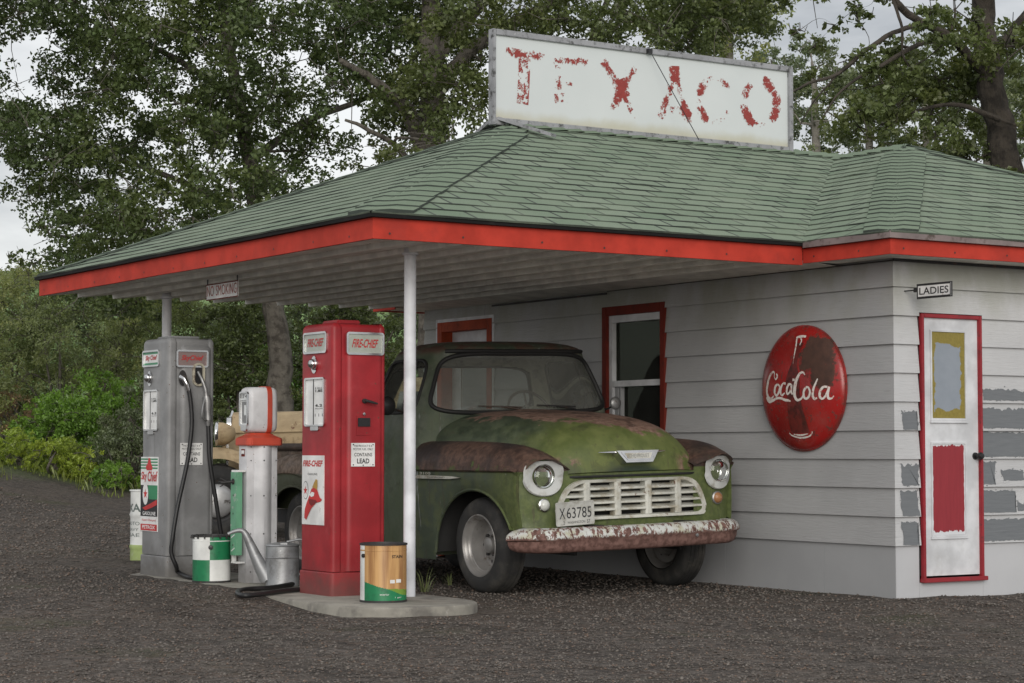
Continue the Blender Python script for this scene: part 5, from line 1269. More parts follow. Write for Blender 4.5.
# ---- bumper, plate, brackets
def bumper_mat():
    t = NT('peeling_white_bumper'); x = t.sep(); n1 = t.noise(5, 5, .6); n2 = t.noise(22, 6, .7, t.mapv(t.obj, scale=(1.4,1,.55)))
    e = t.math('ADD', x[2], t.math('MULTIPLY_ADD', n2, .16, -.08)); e = t.math('ADD', e, t.math('MULTIPLY_ADD', n1, .10, -.05))
    f = t.step(e, .440, .447)
    f = t.math('MULTIPLY', f, t.step(t.math('ADD', n2, t.math('MULTIPLY', n1, .35)), .715, .685))
    c = t.mix(f, t.mix(t.step(t.noise(30, 5), .35, .65), (.10,.050,.040), (.20,.11,.092)), t.mix(t.step(t.noise(12, 5), .45, .65), (.55,.56,.54), (.44,.43,.32)))
    t.bsdf(c, t.step(f, 0, 1, .85, .5), 0, t.bump(f, .4, .002)); return t.m
def bpath(x): return -.885+.045*min(1,(abs(x)/.62))**2+.30*max(0,(abs(x)-.72)/.28)**2.2
bp = [(.05,-.088),(.0,-.084),(-.022,-.070),(-.034,-.035),(-.036,-.002),(-.050,.010),(-.050,.035),(-.040,.062),(-.018,.082),(.02,.090),(.05,.086)]
mb = MB(); rg = []
xs = np.concatenate([-.975+.275*(np.linspace(0,1,22)**1.6), np.linspace(-.65,.65,20), (.975-.275*(np.linspace(0,1,22)**1.6))[::-1]])
for x in xs:
    k = max(0, (abs(x)-.915)/.06); sc = math.sqrt(max(0, 1-k*k))*.28+.72
    sl = (bpath(x+.01)-bpath(x-.01))/.02
    rg.append([(x*.985-.05+y*-sl*.7, bpath(x)+y*sc, .428+z*sc) for y, z in bp])
mb.loft(rg, 0, False); mb.loft([[r_[0] for r_ in rg], [r_[-1] for r_ in rg]], 0, False); n_ = len(bp); mb.add(rg[0]+rg[-1], [tuple(range(n_)), tuple(range(n_, 2*n_))[::-1]])
bu = mb.build('bumper', bumper_mat(), TK, smooth=50)
mb = MB()
for x in (.44,): mb.lathe([(.0,-.012),(.012,-.009),(.014,0)], (x-.05, bpath(x)-.036, .42), 1, 10)
mb.build('bolt', 'steel', bu, smooth=50)
mb = MB()
for x in (-.40,.40): mb.bar((x,-.84,.42),(x,-.3,.44),.05,.09)
mb.build('bracket', 'dark_steel', bu)
plt = Fr((-.585,-.765,.610), (1.08,.0,.03), (-.03,0,1.08)); mb = MB(); mb.rplate(plt, -.152, -.078, .152, .078, .012, -.002, .002)
mb.rframe(plt, -.150, -.076, .150, .076, .012, .005, .002, .004, 0)
mb.text(plt, 'X', -.125, -.030, -.080, .040, .003, 1, bold=.0); mb.text(plt, '63785', -.068, -.030, .128, .040, .003, 1, bold=.0)
mb.text(plt, 'WASHINGTON', -.065, -.064, .075, -.048, .003, 1); mb.text(plt, '2', -.098, -.068, -.085, -.045, .003, 1); mb.text(plt, '57', .09, -.068, .115, -.045, .003, 1)
mb.build('licence_plate', [weather('worn_plate_paint', (.46,.46,.43), [((.3,.29,.25), 16, .5, .7)], .5), 'ink'], TK)
mb = MB(); mb.bar((-.66,-.76,.56),(-.66,-.66,.53),.02,.01); mb.bar((-.51,-.76,.56),(-.51,-.66,.53),.02,.01); mb.build('plate_bracket', 'dark_steel', TK)
# ---- cab shell
CZ = [.26,.60,1.0,1.20,1.33,1.40,1.60,1.78,1.835,1.875,1.905,1.918]
CW = [.90,.935,.935,.915,.898,.880,.805,.735,.705,.63,.46,.05]
CFb = [.80,.80,.79,.785,.775,.785,.845,.905,.895,.95,1.10,1.4]
CRb = [1.95,1.97,1.97,1.96,1.93,1.91,1.84,1.77,1.75,1.70,1.60,1.44]
CN = [8,7,6,5.5,5.5,5.4,5.2,5,4.6,4,3.2,2.5]
_rc = {}
def cring(z):
    k = round(z, 4)
    if k in _rc: return _rc[k]
    w, f_, r_, n_ = [interp(z, CZ, q) for q in (CW, CFb, CRb, CN)]
    th = np.linspace(0, 2*PI, 1441); th = th + .0*th
    # denser near axes: use t -> pow mapping by sampling superellipse polar form
    c, s_ = np.cos(th), np.sin(th); R = (np.abs(s_/w)**n_+np.abs(c/((r_-f_)/2))**n_)**(-1/n_)
    a = R*s_; b = (f_+r_)/2-R*c; L = np.concatenate([[0], np.cumsum(np.hypot(np.diff(a), np.diff(b)))]); _rc[k] = (L/L[-1], a, b); return _rc[k]
def S(u, z, inset=0.0):
    L, a, b = cring(z); u = u % 1.0; A = np.interp(u, L, a); B = np.interp(u, L, b)
    if inset:
        A2 = np.interp((u+.002) % 1, L, a); B2 = np.interp((u+.002) % 1, L, b); d = np.array((A2-A, B2-B)); d /= np.linalg.norm(d)+1e-9
        A += -d[1]*inset; B += d[0]*inset
    A += interp(z, [1.2,1.36,1.8], [0,.03,.055])
    return (float(A), float(B), z)
WINS = {'windscreen': (0.0,.1615,1.571,.232,5.5), 'side_l': (.249,.066,1.555,.205,6), 'side_r': (.751,.066,1.555,.205,6), 'rear': (.5,.146,1.545,.185,6)}
def inwin(u, z, grow=1.0):
    for k, (u0, du, z0, dz, e) in WINS.items():
        d = (u-u0+.5) % 1-.5
        if (abs(d)/(du*grow))**e+(abs(z-z0)/(dz*grow))**e < 1: return k
    return None
rows = list(np.linspace(.26,1.30,9))+list(np.linspace(1.325,1.84,48))+[1.85,1.86,1.87,1.88,1.89,1.898,1.905,1.910,1.914,1.9165,1.918]
mb = MB(); NU = 240; nr = len(rows)-1
mb.grid(lambda i, j: S(i, rows[int(round(j*nr))]), NU, nr, keep=lambda i, j: inwin(i, (rows[int(j*nr)]+rows[int(j*nr)+1])/2) is None, closed_u=True)
cab = mb.build('cab', 'truck_cab', TK, smooth=50)
# inner skin so the roof lining and pillars read dark
mb = MB(); mb.grid(lambda i, j: S(i, rows[int(round(j*nr))]-.006, .018), 240, nr, keep=lambda i, j: inwin(i, (rows[int(j*nr)]+rows[int(j*nr)+1])/2, 1.04) is None and (rows[int(j*nr)] > 1.3), closed_u=True)
mb.build('headlining', weather('grey_green_cab_lining', (.26,.26,.21), [((.08,.075,.06), 9, .5, .7)], .8), cab, smooth=60)
for nm, (u0, du, z0, dz, e) in WINS.items():
    loop = []
    for k in range(72):
        t = 2*PI*k/72; c, s_ = math.cos(t), math.sin(t); loop.append(S(u0+du*1.0*math.copysign(abs(c)**(2/e), c), z0+dz*1.0*math.copysign(abs(s_)**(2/e), s_), -.001))
    mb = MB(); mb.tube(loop, .018 if nm == 'windscreen' else .014, 8, closed=True); g_ = mb.build('window_seal', 'gasket', TK, smooth=60)
    mb = MB(); mb.grid(lambda i, j: S(u0-du*1.02+2*du*1.02*i, z0-dz*1.02+2*dz*1.02*j, .008), 24, 10, keep=lambda i, j: inwin(u0-du*1.02+2*du*1.02*i, z0-dz*1.02+2*dz*1.02*j, 1.04) is not None)
    mb.build('windscreen' if nm == 'windscreen' else 'side_window' if nm != 'rear' else 'rear_window', 'windscreen_glass' if nm == 'windscreen' else 'glass', TK, smooth=60)
    if nm.startswith('side'):
        uu = u0+(-.030 if nm == 'side_l' else .030); mb = MB(); mb.tube([S(uu+(.0), z, .0) for z in np.linspace(1.36,1.75,6)], .010, 6); mb.build('vent_bar', 'gasket', TK)
# roof brow over the windscreen, cowl panel, doors
mb = MB(); mb.tube([S(u, 1.822, -.006) for u in np.linspace(-.158,.158,30)], .016, 8); mb.build('roof_brow', 'gasket', cab, smooth=60)
for sg in (-1, 1):
    us = (.180,.322) if sg > 0 else (.678,.820)
    mb = MB(); zs = np.linspace(.32,1.325,14); mb.grid(lambda i, j: S(us[0]+(us[1]-us[0])*i, .32+1.005*j, -.007), 20, 14)
    e_ = [S(us[0], z, -.004) for z in zs]+[S(us[1], z, -.004) for z in zs[::-1]]
    dr = mb.build('door', 'truck_cab', TK, smooth=50)
    mb = MB(); mb.tube([S(us[0], z, -.006) for z in zs if z < 1.19], .0035, 5); mb.tube([S(us[1], z, -.006) for z in zs if z < 1.19], .0035, 5); mb.tube([S(us[0]+(us[1]-us[0])*k/10, .325, -.006) for k in range(11)], .0035, 5); mb.build('door_gap', 'gasket', dr)
    mb = MB(); u = us[1]-.02 if sg > 0 else us[0]+.02; p = np.array(S(u, 1.05, -.03)); q = np.array(S(u-.02*sg, 1.05, -.035)); mb.tube([p, q], .012, 8); mb.tube([p, S(u, 1.05, 0)], .012, 8); mb.build('door_handle', 'chrome', dr, smooth=50)
    # hinge
    mb = MB(); u = us[0]-.004 if sg > 0 else us[1]+.004
    for z in (.62,1.16): p = np.array(S(u, z, -.008)); mb.tube([p-np.array((0,0,.03)), p+np.array((0,0,.03))], .007, 8)
    mb.build('hinge', 'truck_cab', dr, smooth=50)
    # mirror
    mc = np.array((sg*(1.13 if sg < 0 else .97), .93 if sg < 0 else .88, 1.405 if sg < 0 else 1.40)); mb = MB(); ft = np.array(S(.190 if sg > 0 else .810, 1.34, -.005)); mb.tube(cat_spline([ft, (ft+mc)/2+np.array((0,-.01,-.01)), mc], 4), .008, 6); mb.lathe([(.004,-.01),(.004,.0)], ft, 2, 8)
    ma = mb.build('mirror_arm', 'dark_steel', TK, smooth=60)
    mb = MB(); ms = 1 if sg < 0 else .72; mb.lathe([(.0,-.028*ms),(.04*ms,-.024*ms),(.068*ms,-.010),(.074*ms,.0),(.072*ms,.008),(.066*ms,.008)], mc, 1, 24); mb.build('mirror', 'black' if sg < 0 else 'steel', ma, smooth=50)
    mb = MB(); mb.lathe([(.067*ms,.006),(.0,.007)], mc, 1, 24); mb.build('mirror_glass', 'chrome', ma)
mb = MB(); mb.grid(lambda i, j: (-.74+1.48*i, .74+.22*j+.10*abs(2*i-1)**3, 1.345+.022*j-.10*abs(2*i-1)**3*(1-j)), 24, 4); mb.build('cowl_panel', 'truck_cab', TK, smooth=60)
for x0, x1, y in ((-.52,-.06,.90),(.10,.52,.90)):
    mb = MB(); zz = lambda x: 1.385; P0 = S((x0/.86)*.148 % 1, 1.375, -.03); 
    pa, pb_ = S((x0*.165) % 1, 1.392, -.030), S((x1*.165) % 1, 1.378, -.030)
    mb.tube([pa, pb_], .006, 6); mid = (np.array(pa)+np.array(pb_))/2; mb.tube([mid, np.array(S((x1*.165) % 1, 1.36, -.02))], .008, 6); mb.build('wiper', 'dark_steel' if x0 > 0 else 'chrome', TK)
# cab interior
mb = MB(); mb.box(-.72,.72,1.56,1.74,.75,1.365); mb.box(-.72,.72,1.15,1.58,.62,.82); st = mb.build('bench_seat', 'seat', TK, bevel=.04, smooth=40)
mb = MB(); mb.grid(lambda i, j: (-.76+1.52*i, .86+.22*j, 1.365+.0*j-.02*(2*i-1)**2), 16, 2); mb.box(-.74,.74,1.06,1.09,1.10,1.35); mb.build('dashboard', 'truck_cab', TK)
mb = MB(); mb.box(-.80,.80,.88,1.9,.42,.46); mb.box(-.70,.70,.87,.89,.42,1.28); mb.build('cab_floor', 'dark_void', TK)
c = np.array((.36,1.22,1.325)); ux = np.array((1,0,0)); uy = np.array((0,.42,.907)); nn_ = np.cross(ux, uy)
mb = MB(); mb.tube([c+(ux*math.cos(t)+uy*math.sin(t))*.205 for t in [2*PI*k/40 for k in range(40)]], .012, 8, closed=True)
for t in (PI*.5, PI*1.17, PI*1.83): mb.tube([c+nn_*-.03, c+(ux*math.cos(t)+uy*math.sin(t))*.2], .008, 6)
mb.tube([c, c+np.array((0,-.22,-.42))], .018, 8); mb.build('steering_wheel', 'wheel_brown', TK, smooth=60)
# ---- wheels
def wheel(cx, cy, sg, parent, dz=0):
    o = (cx, cy, .347+dz); q = lambda pr: [(r, h*sg) for r, h in pr]
    mb = MB(); mb.lathe(q([(.222,-.095),(.235,-.103),(.27,-.108),(.31,-.104),(.333,-.090),(.345,-.070),(.349,-.035),(.349,.035),(.345,.070),(.333,.090),(.31,.104),(.27,.108),(.235,.103),(.222,.095)]), o, 0, 56)
    for k in range(4): 
        h = -.055+.037*k; mb.lathe([(.350,h-.004),(.3525,h-.003),(.3525,h+.022),(.350,h+.023)], o, 0, 56)
    ty = mb.build('wheel', 'rubber', parent, smooth=40)
    mb = MB(); mb.lathe(q([(.215,-.09),(.205,-.08),(.20,-.02),(.19,.0),(.19,.05),(.203,.072),(.224,.092),(.230,.099),(.228,.105),(.220,.105),(.211,.095),(.203,.085),(.198,.055),(.186,.048),(.181,-.01),(.172,-.045),(.145,-.052),(.118,-.045),(.104,-.018),(.09,-.012),(.066,-.014),(.056,.022),(.043,.030),(.0,.031)]), o, 0, 56); mb.build('rim', 'rim', ty, smooth=35)
    mb = MB()
    for k in range(6): a = 2*PI*k/6; mb.lathe([(.013,0),(.013,.016*sg),(.006,.022*sg),(0,.022*sg)], (cx-.010*sg, cy+.078*math.cos(a), o[2]+.078*math.sin(a)), 0, 6)
    for k in range(8): a = 2*PI*(k+.5)/8; mb.lathe([(.017,0.0),(.0,.0005*sg)], (cx-.0475*sg, cy+.135*math.cos(a), o[2]+.135*math.sin(a)), 0, 12)
    mb.build('hub', 'dark_steel', ty, smooth=30)
for sg in (-1, 1):
    dz = .0227*.77*(-1 if sg > 0 else 1)
    wheel(sg*.765 if sg < 0 else .845, .075 if sg < 0 else .03, sg, TK, dz); wheel(sg*.765, 2.90, sg, TK, dz)
# ---- chassis
mb = MB()
for sg in (-1, 1): mb.box(min(sg*.36,sg*.44), max(sg*.36,sg*.44), -.80, 4.2, .40, .52)
mb.box(-.36,.36,-.68,-.60,.36,.46); mb.box(-.36,.36,1.2,1.3,.40,.5); mb.tube([(-.72,.075,.33),(.72,.075,.33)], .035, 10); mb.tube([(-.72,2.9,.35),(.72,2.9,.35)], .045, 10); mb.lathe([(.0,-.15),(.12,-.10),(.14,0),(.12,.1),(0,.15)], (0,2.9,.35), 1, 16)
mb.box(-.30,.30,-.45,.6,.34,.9); mb.tube([(-.60,.12,.30),(.60,.12,.32)], .015, 8); mb.box(-.55,-.50,-.5,.5,.33,.36); mb.box(.50,.55,-.5,.5,.33,.36)
mb.build('chassis', 'dark_steel', TK)
# ---- running boards
for sg in (-1, 1):
    mb = MB(); mb.box(min(sg*.62,sg*.955), max(sg*.62,sg*.955), .90, 2.2, .275, .315); mb.build('running_board', 'truck_bed', TK, bevel=.01)
# ---- load bed
mb = MB(); bz0, bz1, y0, y1 = .58, 1.075, 2.06, 4.22
for sg in (-1, 1): mb.box(min(sg*.70,sg*.73), max(sg*.70,sg*.73), y0, y1, bz0, bz1)
mb.box(-.70,.70,y0,y0+.03,bz0,bz1); mb.box(-.73,.73,y0,y1,bz0-.03,bz0); 
for x in np.linspace(-.6,.6,7): mb.box(x-.02,x+.02,y0+.03,y1,bz0,bz0+.012)
bed = mb.build('load_bed', 'truck_bed', TK)
M['rail'] = weather('dark_rusty_rail', (.06,.04,.03), [((.12,.08,.06), 10, .5, .7)], .7)
for sg in (-1, 1): mb = MB(); mb.tube([(sg*.745,y0,bz1+.01),(sg*.745,y1,bz1+.01)], .033, 10); mb.build('bed_rail', 'rail', bed, smooth=60)
mb = MB(); mb.box(-.70,.70,y1-.035,y1,bz0,bz1-.02); mb.build('tailgate', 'truck_bed', TK, bevel=.01)
for sg in (-1, 1):
    mb = MB(); rg = []
    for b in np.linspace(2.28,3.86,50):
        k = max(0, 1-((b-2.98)/.72)**2)**.42 if abs(b-2.98) < .72 else 0; k = max(k, .03)
        cr = .60+.43*k; r_ = .51; z0 = .32+.44*math.sqrt(max(0, 1-((b-2.9)/r_)**2)) if abs(b-2.9) < r_ else .36
        z0 = min(z0, cr-.12); out_ = .73+.235*min(1, k*1.15)
        pts = [(.73,cr-.05),(.73+(out_-.73)*.35,cr-.005),(.73+(out_-.73)*.65,cr-.012),(.73+(out_-.73)*.88,cr-.06),(out_,max(cr-.15, z0+.05)),(out_-.012,max(cr-.17, z0+.03)),(out_-.015,(max(cr-.17,z0+.03)+z0)/2),(out_-.025,z0)]
        rg.append([(sg*float(p[0]), b, float(p[1])) for p in cat_spline([np.array(q) for q in pts], 3)])
    mb.loft(rg, 0, False); fe = mb.build('rear_fender', 'truck_bed', TK, smooth=50)
    lip = [r_[-1] for r_ in rg if abs(r_[0][1]-2.9) < .52]; mb = MB(); mb.tube(lip, .013, 6); mb.build('arch_lip', 'truck_bed', fe, smooth=60)
    mb = MB(); mb.box(min(sg*.50,sg*.52), max(sg*.50,sg*.52), 2.35, 3.5, .35, .58); mb.build('wheel_well', 'dark_void', TK)

# ================================================================ OLD TAN TRUCK BEHIND
TZ = float(terrain(-.3, 10.4))
T = thing('vintage_truck', 'faded tan vintage truck with a big round headlamp parked behind the green pickup', 'truck', (-.55+.7*math.sin(math.radians(27)), 10.0+.7*math.cos(math.radians(27)), TZ), (0, 0, math.radians(-27)))
def twheel(x, y, sg):
    o = (x, y, .40); q = lambda pr: [(r, h*sg) for r, h in pr]
    mb = MB(); mb.lathe(q([(.22,-.06),(.25,-.085),(.33,-.085),(.385,-.06),(.40,0),(.385,.06),(.33,.085),(.25,.085),(.22,.06)]), o, 1, 40); w = mb.build('wheel', 'rubber', T, smooth=40)
    mb = MB(); mb.lathe(q([(.225,-.03),(.225,.066),(.205,.06),(.19,.04),(.175,.045)]), o, 1, 40); mb.build('rim', 'dark_steel', w, smooth=40)
    mb = MB(); mb.lathe(q([(.182,.044),(.17,.075),(.12,.098),(.06,.108),(0,.110)]), o, 1, 40); mb.build('hubcap', weather('dull_white_hubcap', (.52,.52,.52), [((.12,.11,.1), 9, .56, .66)], .35, .3), w, smooth=60)
for x in (0, 2.75):
    for sg in (-1, 1): twheel(x, sg*.70, sg)
for sg in (-1, 1):
    for x0, nm in ((0,'front_fender'),(2.75,'rear_fender')):
        mb = MB(); rg = []
        for k in range(29):
            a = PI*(1.02-1.0*k/28); c, s_ = math.cos(a), math.sin(a); R_ = .52
            yo, yi = sg*.86, sg*.50
            rg.append([(x0+c*(R_-.03), yo, .40+s_*(R_-.06)), (x0+c*R_, yo-sg*.01, .40+s_*R_*.98), (x0+c*(R_+.05), sg*.76, .40+s_*(R_+.055)), (x0+c*(R_+.06), sg*.64, .40+s_*(R_+.065)), (x0+c*(R_+.04), yi, .40+s_*(R_+.05))])
        mb.loft(rg, 0, False); mb.build(nm, 'tan_paint', T, smooth=60)
    mb = MB(); mb.box(.5, 2.25, min(sg*.52,sg*.84), max(sg*.52,sg*.84), .38, .42); mb.build('running_board', 'dark_steel', T)
    o = (.02, sg*.66, 1.13); mb = MB(); mb.lathe([(.0,.17),(.06,.155),(.10,.10),(.122,.03),(.126,-.03)], o, 0, 28); hl = mb.build('headlight', 'tan_paint', T, smooth=60)
    mb = MB(); mb.lathe([(.126,-.02),(.134,-.03),(.132,-.05),(.116,-.055)], o, 0, 28); mb.build('rim', 'chrome', hl, smooth=60)
    mb = MB(); mb.lathe([(.118,-.05),(.08,-.062),(.0,-.07)], o, 0, 24); mb.build('lens', 'clear_lens', hl, smooth=60)
    mb = MB(); mb.tube([(.06,sg*.62,1.0),(.08,sg*.60,.90),(.1,sg*.5,.85)], .022, 8); mb.build('stem', 'tan_paint', hl, smooth=60)
mb = MB(); hs = []
for x in (.10,.14,.5,1.1,1.75):
    k = .93 if x == .10 else 1.0; w = .34+.12*smooth(x/1.75); pr = [(-w,.72),(-w,1.12),(-w*.97,1.16),(-w*.86,1.26),(-w*.6,1.335),(-w*.3,1.365),(0,1.375),(w*.3,1.365),(w*.6,1.335),(w*.86,1.26),(w*.97,1.16),(w,1.12),(w,.72)]
    hs.append([(x, y*k, z*k+.0+.03*smooth(x/1.75)) for y, z in pr])
mb.loft(hs, 0, False, True, True); hd = mb.build('hood', 'tan_paint', T, smooth=30)
mb = MB()
for sg in (-1, 1):
    mb.tube([(x, sg*(.345+.12*float(smooth(x/1.75))), 1.145+.03*float(smooth(x/1.75))) for x in np.linspace(.12,1.74,8)], .012, 6)
    for k in range(13): x = .3+.1*k; mb.bar((x, sg*(.342+.12*float(smooth(x/1.75))), .90), (x, sg*(.342+.12*float(smooth(x/1.75))), 1.10), .018, .03, up=(0,1,0))
mb.build('louvre', 'tan_paint', hd)
mb = MB(); mb.rplate(Fr((.105,0,1.02),(0,-1,0),(0,0,1)), -.30, -.36, .30, .30, .10, -.02, .03); rs = mb.build('radiator_shell', 'chrome', T, smooth=40)
mb = MB(); fr = Fr((.074,0,1.02),(0,-1,0),(0,0,1))
for k in range(15): mb.plate(fr, -.25+.035*k, -.32, -.24+.035*k, .24, -.002, .006)
mb.build('grille', 'dark_steel', rs)
mb = MB(); mb.lathe([(.03,0),(.035,.03),(.02,.05),(.012,.09),(0,.10)], (.13,0,1.30), 2, 12); mb.build('radiator_cap', 'chrome', T, smooth=60)
mb = MB(); rg = []
for z, xf, xr, w in ((.45,1.75,2.65,.66),(1.25,1.75,2.70,.68),(1.30,1.77,2.70,.67),(1.62,1.86,2.66,.62),(1.70,1.86,2.6,.58),(1.76,1.96,2.5,.48)):
    rg.append([(xf+.05,-w,z),(xf,-w+.06,z),(xf,w-.06,z),(xf+.05,w,z),(xr-.05,w,z),(xr,w-.06,z),(xr,-w+.06,z),(xr-.05,-w,z)])
mb.loft(rg, 0, True, True, True); cb = mb.build('cab', 'tan_paint', T, smooth=30)
mb = MB(); mb.add([(1.762,-.56,1.33),(1.762,.56,1.33),(1.842,.53,1.60),(1.842,-.53,1.60)], [(0,1,2,3)]); mb.build('windscreen', plain('dark_cab_glass', (.03,.035,.035), .08), cb)
for sg in (-1, 1): mb = MB(); mb.add([(1.92,sg*.682,1.33),(2.50,sg*.684,1.33),(2.46,sg*.634,1.60),(1.98,sg*.632,1.60)], [(0,1,2,3)]); mb.build('side_window', plain('dark_cab_glass', (.03,.035,.035), .08), cb)
mb = MB(); mb.box(2.76,4.3,-.70,.70,.66,.70)
for sg in (-1, 1): mb.box(2.76,4.3,min(sg*.70,sg*.74),max(sg*.70,sg*.74),.66,1.10)
mb.box(2.76,2.80,-.70,.70,.70,1.3); mb.box(4.26,4.3,-.70,.70,.70,1.10); mb.build('stake_bed', 'tan_paint', T)
mb = MB(); mb.box(.0,4.2,-.40,-.32,.45,.55); mb.box(.0,4.2,.32,.40,.45,.55); mb.tube([(0,-.65,.40),(0,.65,.40)], .035, 8); mb.tube([(2.75,-.65,.40),(2.75,.65,.40)], .045, 8); mb.build('chassis', 'dark_steel', T)
mb = MB(); mb.bar((-.42,-.78,.55),(-.42,.78,.55),.03,.10); mb.bar((-.42,-.35,.52),(.1,-.35,.52),.05,.05); mb.bar((-.42,.35,.52),(.1,.35,.52),.05,.05); mb.build('bumper', 'dark_steel', T)
# ================================================================ GROUND
def ground_mat():
    t = NT('dark_gravel'); x = t.sep()
    v1 = t.n('ShaderNodeTexVoronoi'); t.L(t.obj, v1.inputs['Vector']); v1.inputs['Scale'].default_value = 17
    v2 = t.n('ShaderNodeTexVoronoi'); t.L(t.obj, v2.inputs['Vector']); v2.inputs['Scale'].default_value = 42
    cs = t.n('ShaderNodeSeparateXYZ'); t.L(v1.outputs['Color'], cs.inputs[0]); cs2 = t.n('ShaderNodeSeparateXYZ'); t.L(v2.outputs['Color'], cs2.inputs[0])
    g = t.mix(t.math('POWER', cs.outputs[0], 1.6), (.040,.034,.029), (.195,.170,.150))
    g = t.mix(t.math('MULTIPLY', t.step(cs.outputs[1], .78, .8), .6), g, (.13,.085,.06))
    g2 = t.mix(t.math('POWER', cs2.outputs[0], 1.5), (.036,.031,.027), (.190,.163,.143))
    col = t.mix(.5, g, g2)
    col = t.mix(t.step(t.noise(.35, 5, .6), .42, .66, 0, .25), col, (.165,.128,.098))
    col = t.mix(t.step(t.noise(.9, 6, .65, t.mapv(t.obj, loc=(9,4,0))), .52, .72, 0, .30), col, (.060,.053,.048))
    moss = t.math('MULTIPLY', t.step(t.noise(.8, 4, .6, t.mapv(t.obj, loc=(3,1,0))), .56, .72), .45)
    col = t.mix(moss, col, (.065,.078,.030))
    d = t.math('ADD', t.math('MULTIPLY', x[0], float(FH[0])), t.math('MULTIPLY_ADD', x[1], float(FH[1]), float(-(CAM @ FH))))
    dn = t.math('ADD', d, t.math('MULTIPLY_ADD', t.noise(.5, 5, .65), 5, -2.5))
    gm = t.step(dn, 31.5, 34.5)
    soil = t.mix(t.noise(3, 5), (.075,.125,.032), (.13,.165,.060))
    col = t.mix(gm, col, soil)
    h = t.math('ADD', t.math('MULTIPLY', v1.outputs['Distance'], -1.0), t.math('MULTIPLY', v2.outputs['Distance'], -.6))
    nr = t.bump(h, 1.0, .03); nr = t.bump(t.noise(6, 6, .7), .9, .07, nr); tr_ = t.noise(1.3, 5, .65, t.mapv(t.obj, scale=(1.6,.35,1), rot=(0,0,.35)))
    col = t.mix(t.step(tr_, .50, .64, 0, .45), col, (.042,.036,.031)); col = t.mix(t.step(tr_, .44, .34, 0, .2), col, (.15,.13,.11))
    t.bsdf(col, .9, 0, nr, **{'Specular IOR Level': .25}); return t.m
M['ground'] = ground_mat()
ds = np.concatenate([np.linspace(-60,4,12), np.linspace(5,24,96), np.linspace(24.5,46,44), np.geomspace(47,700,26)])
nl = 150
V = []
for d in ds:
    hw_ = 9+max(d,0)*.55 if d > 0 else 40
    hw_ = max(hw_, 40 if d < 4 else 12)
    for k in range(nl+1):
        l = (k/nl*2-1); l = hw_*(abs(l)**1.15)*math.copysign(1, l); p = CAM[:2]+FH[:2]*d+RT[:2]*l
        V.append((p[0], p[1], 0))
V = np.array(V); V[:,2] = terrain(V[:,0], V[:,1])
n_ = nl+1; F = np.array([(j*n_+i, j*n_+i+1, (j+1)*n_+i+1, (j+1)*n_+i) for j in range(len(ds)-1) for i in range(nl)])
g = np_mesh('ground', V, F, 'ground'); g.data.shade_smooth(); tag(g, kind='structure')
# loose stones on top of the gravel
NS = 110000
d = 7.6*np.exp(rng.random(NS)*math.log(33/7.6)); l = (rng.random(NS)*2-1)*d*.30
P = CAM[None,:2]+FH[None,:2]*d[:,None]+RT[None,:2]*l[:,None]
ok = ~((P[:,0] > -4.03) & (P[:,0] < -2.92) & (P[:,1] > .25) & (P[:,1] < 6.6)) & ~((P[:,0] > -.03) & (P[:,1] > -.03))
P = P[ok]; NS = len(P); z = terrain(P[:,0], P[:,1])
r = (.0048+.0095*rng.random(NS)**2.2)*np.clip(d[ok]/14, .8, 2.2)*(1+.5*(rng.random(NS) < .02))
oct_ = np.array([(1,0,0),(0,1,0),(-1,0,0),(0,-1,0),(0,0,.7),(0,0,-.6)], float)
of = np.array([(0,1,4),(1,2,4),(2,3,4),(3,0,4),(1,0,5),(2,1,5),(3,2,5),(0,3,5)])
th = rng.random(NS)*2*PI; c, s_ = np.cos(th), np.sin(th)
ov = oct_[None]*(1+(rng.random((NS,6,1))-.5)*.7)*r[:,None,None]*np.array([1.25,.9,.8])
X = ov[:,:,0]*c[:,None]-ov[:,:,1]*s_[:,None]; Y = ov[:,:,0]*s_[:,None]+ov[:,:,1]*c[:,None]
VV = np.stack([X+P[:,0:1], Y+P[:,1:2], ov[:,:,2]+(z+r*.25)[:,None]], 2).reshape(-1,3)
FF = (of[None]+6*np.arange(NS)[:,None,None]).reshape(-1,3)
t = NT('gravel_stones'); n0 = t.noise(33, 1, .5); n1 = t.noise(27, 1, .5, t.mapv(t.obj, loc=(7,3,2)))
col = t.mix(t.step(n0, .3, .72), (.050,.043,.037), (.165,.145,.128)); col = t.mix(t.step(n1, .60, .64), col, (.15,.105,.08)); col = t.mix(t.step(n0, .74, .78), col, (.27,.25,.23))
t.bsdf(col, .9); M['stones'] = t.m
tag(np_mesh('gravel', VV, FF, 'stones'), kind='stuff', cat='gravel', label='loose dark gravel stones scattered over the forecourt')
# ---- far hill with a green field
hm = NT('green_hillside'); hc_ = hm.mix(hm.step(hm.noise(.02, 5), .4, .6), (.085,.175,.035), (.13,.21,.06)); hc_ = hm.mix(hm.step(hm.noise(.15, 5), .55, .75, 0, .5), hc_, (.06,.11,.03)); hm.bsdf(hc_, .95); M['hill'] = hm.m
V = []; dl = np.geomspace(75,900,50); 
for d in dl:
    for k in range(61):
        l = (k/60*2-1)*d*.9; p = CAM[:2]+FH[:2]*d+RT[:2]*l
        s_ = float(smooth((d-80)/190)); V.append((p[0], p[1], float(terrain(p[0],p[1]))-.6+s_*(20.5+2*math.sin(l*.02+1)+1.2*math.sin(l*.07)+ .01*(d-270 if d > 270 else 0))))
F = np.array([(j*61+i, j*61+i+1, (j+1)*61+i+1, (j+1)*61+i) for j in range(49) for i in range(60)])
h = np_mesh('hills', np.array(V), F, 'hill'); h.data.shade_smooth(); tag(h, kind='structure')

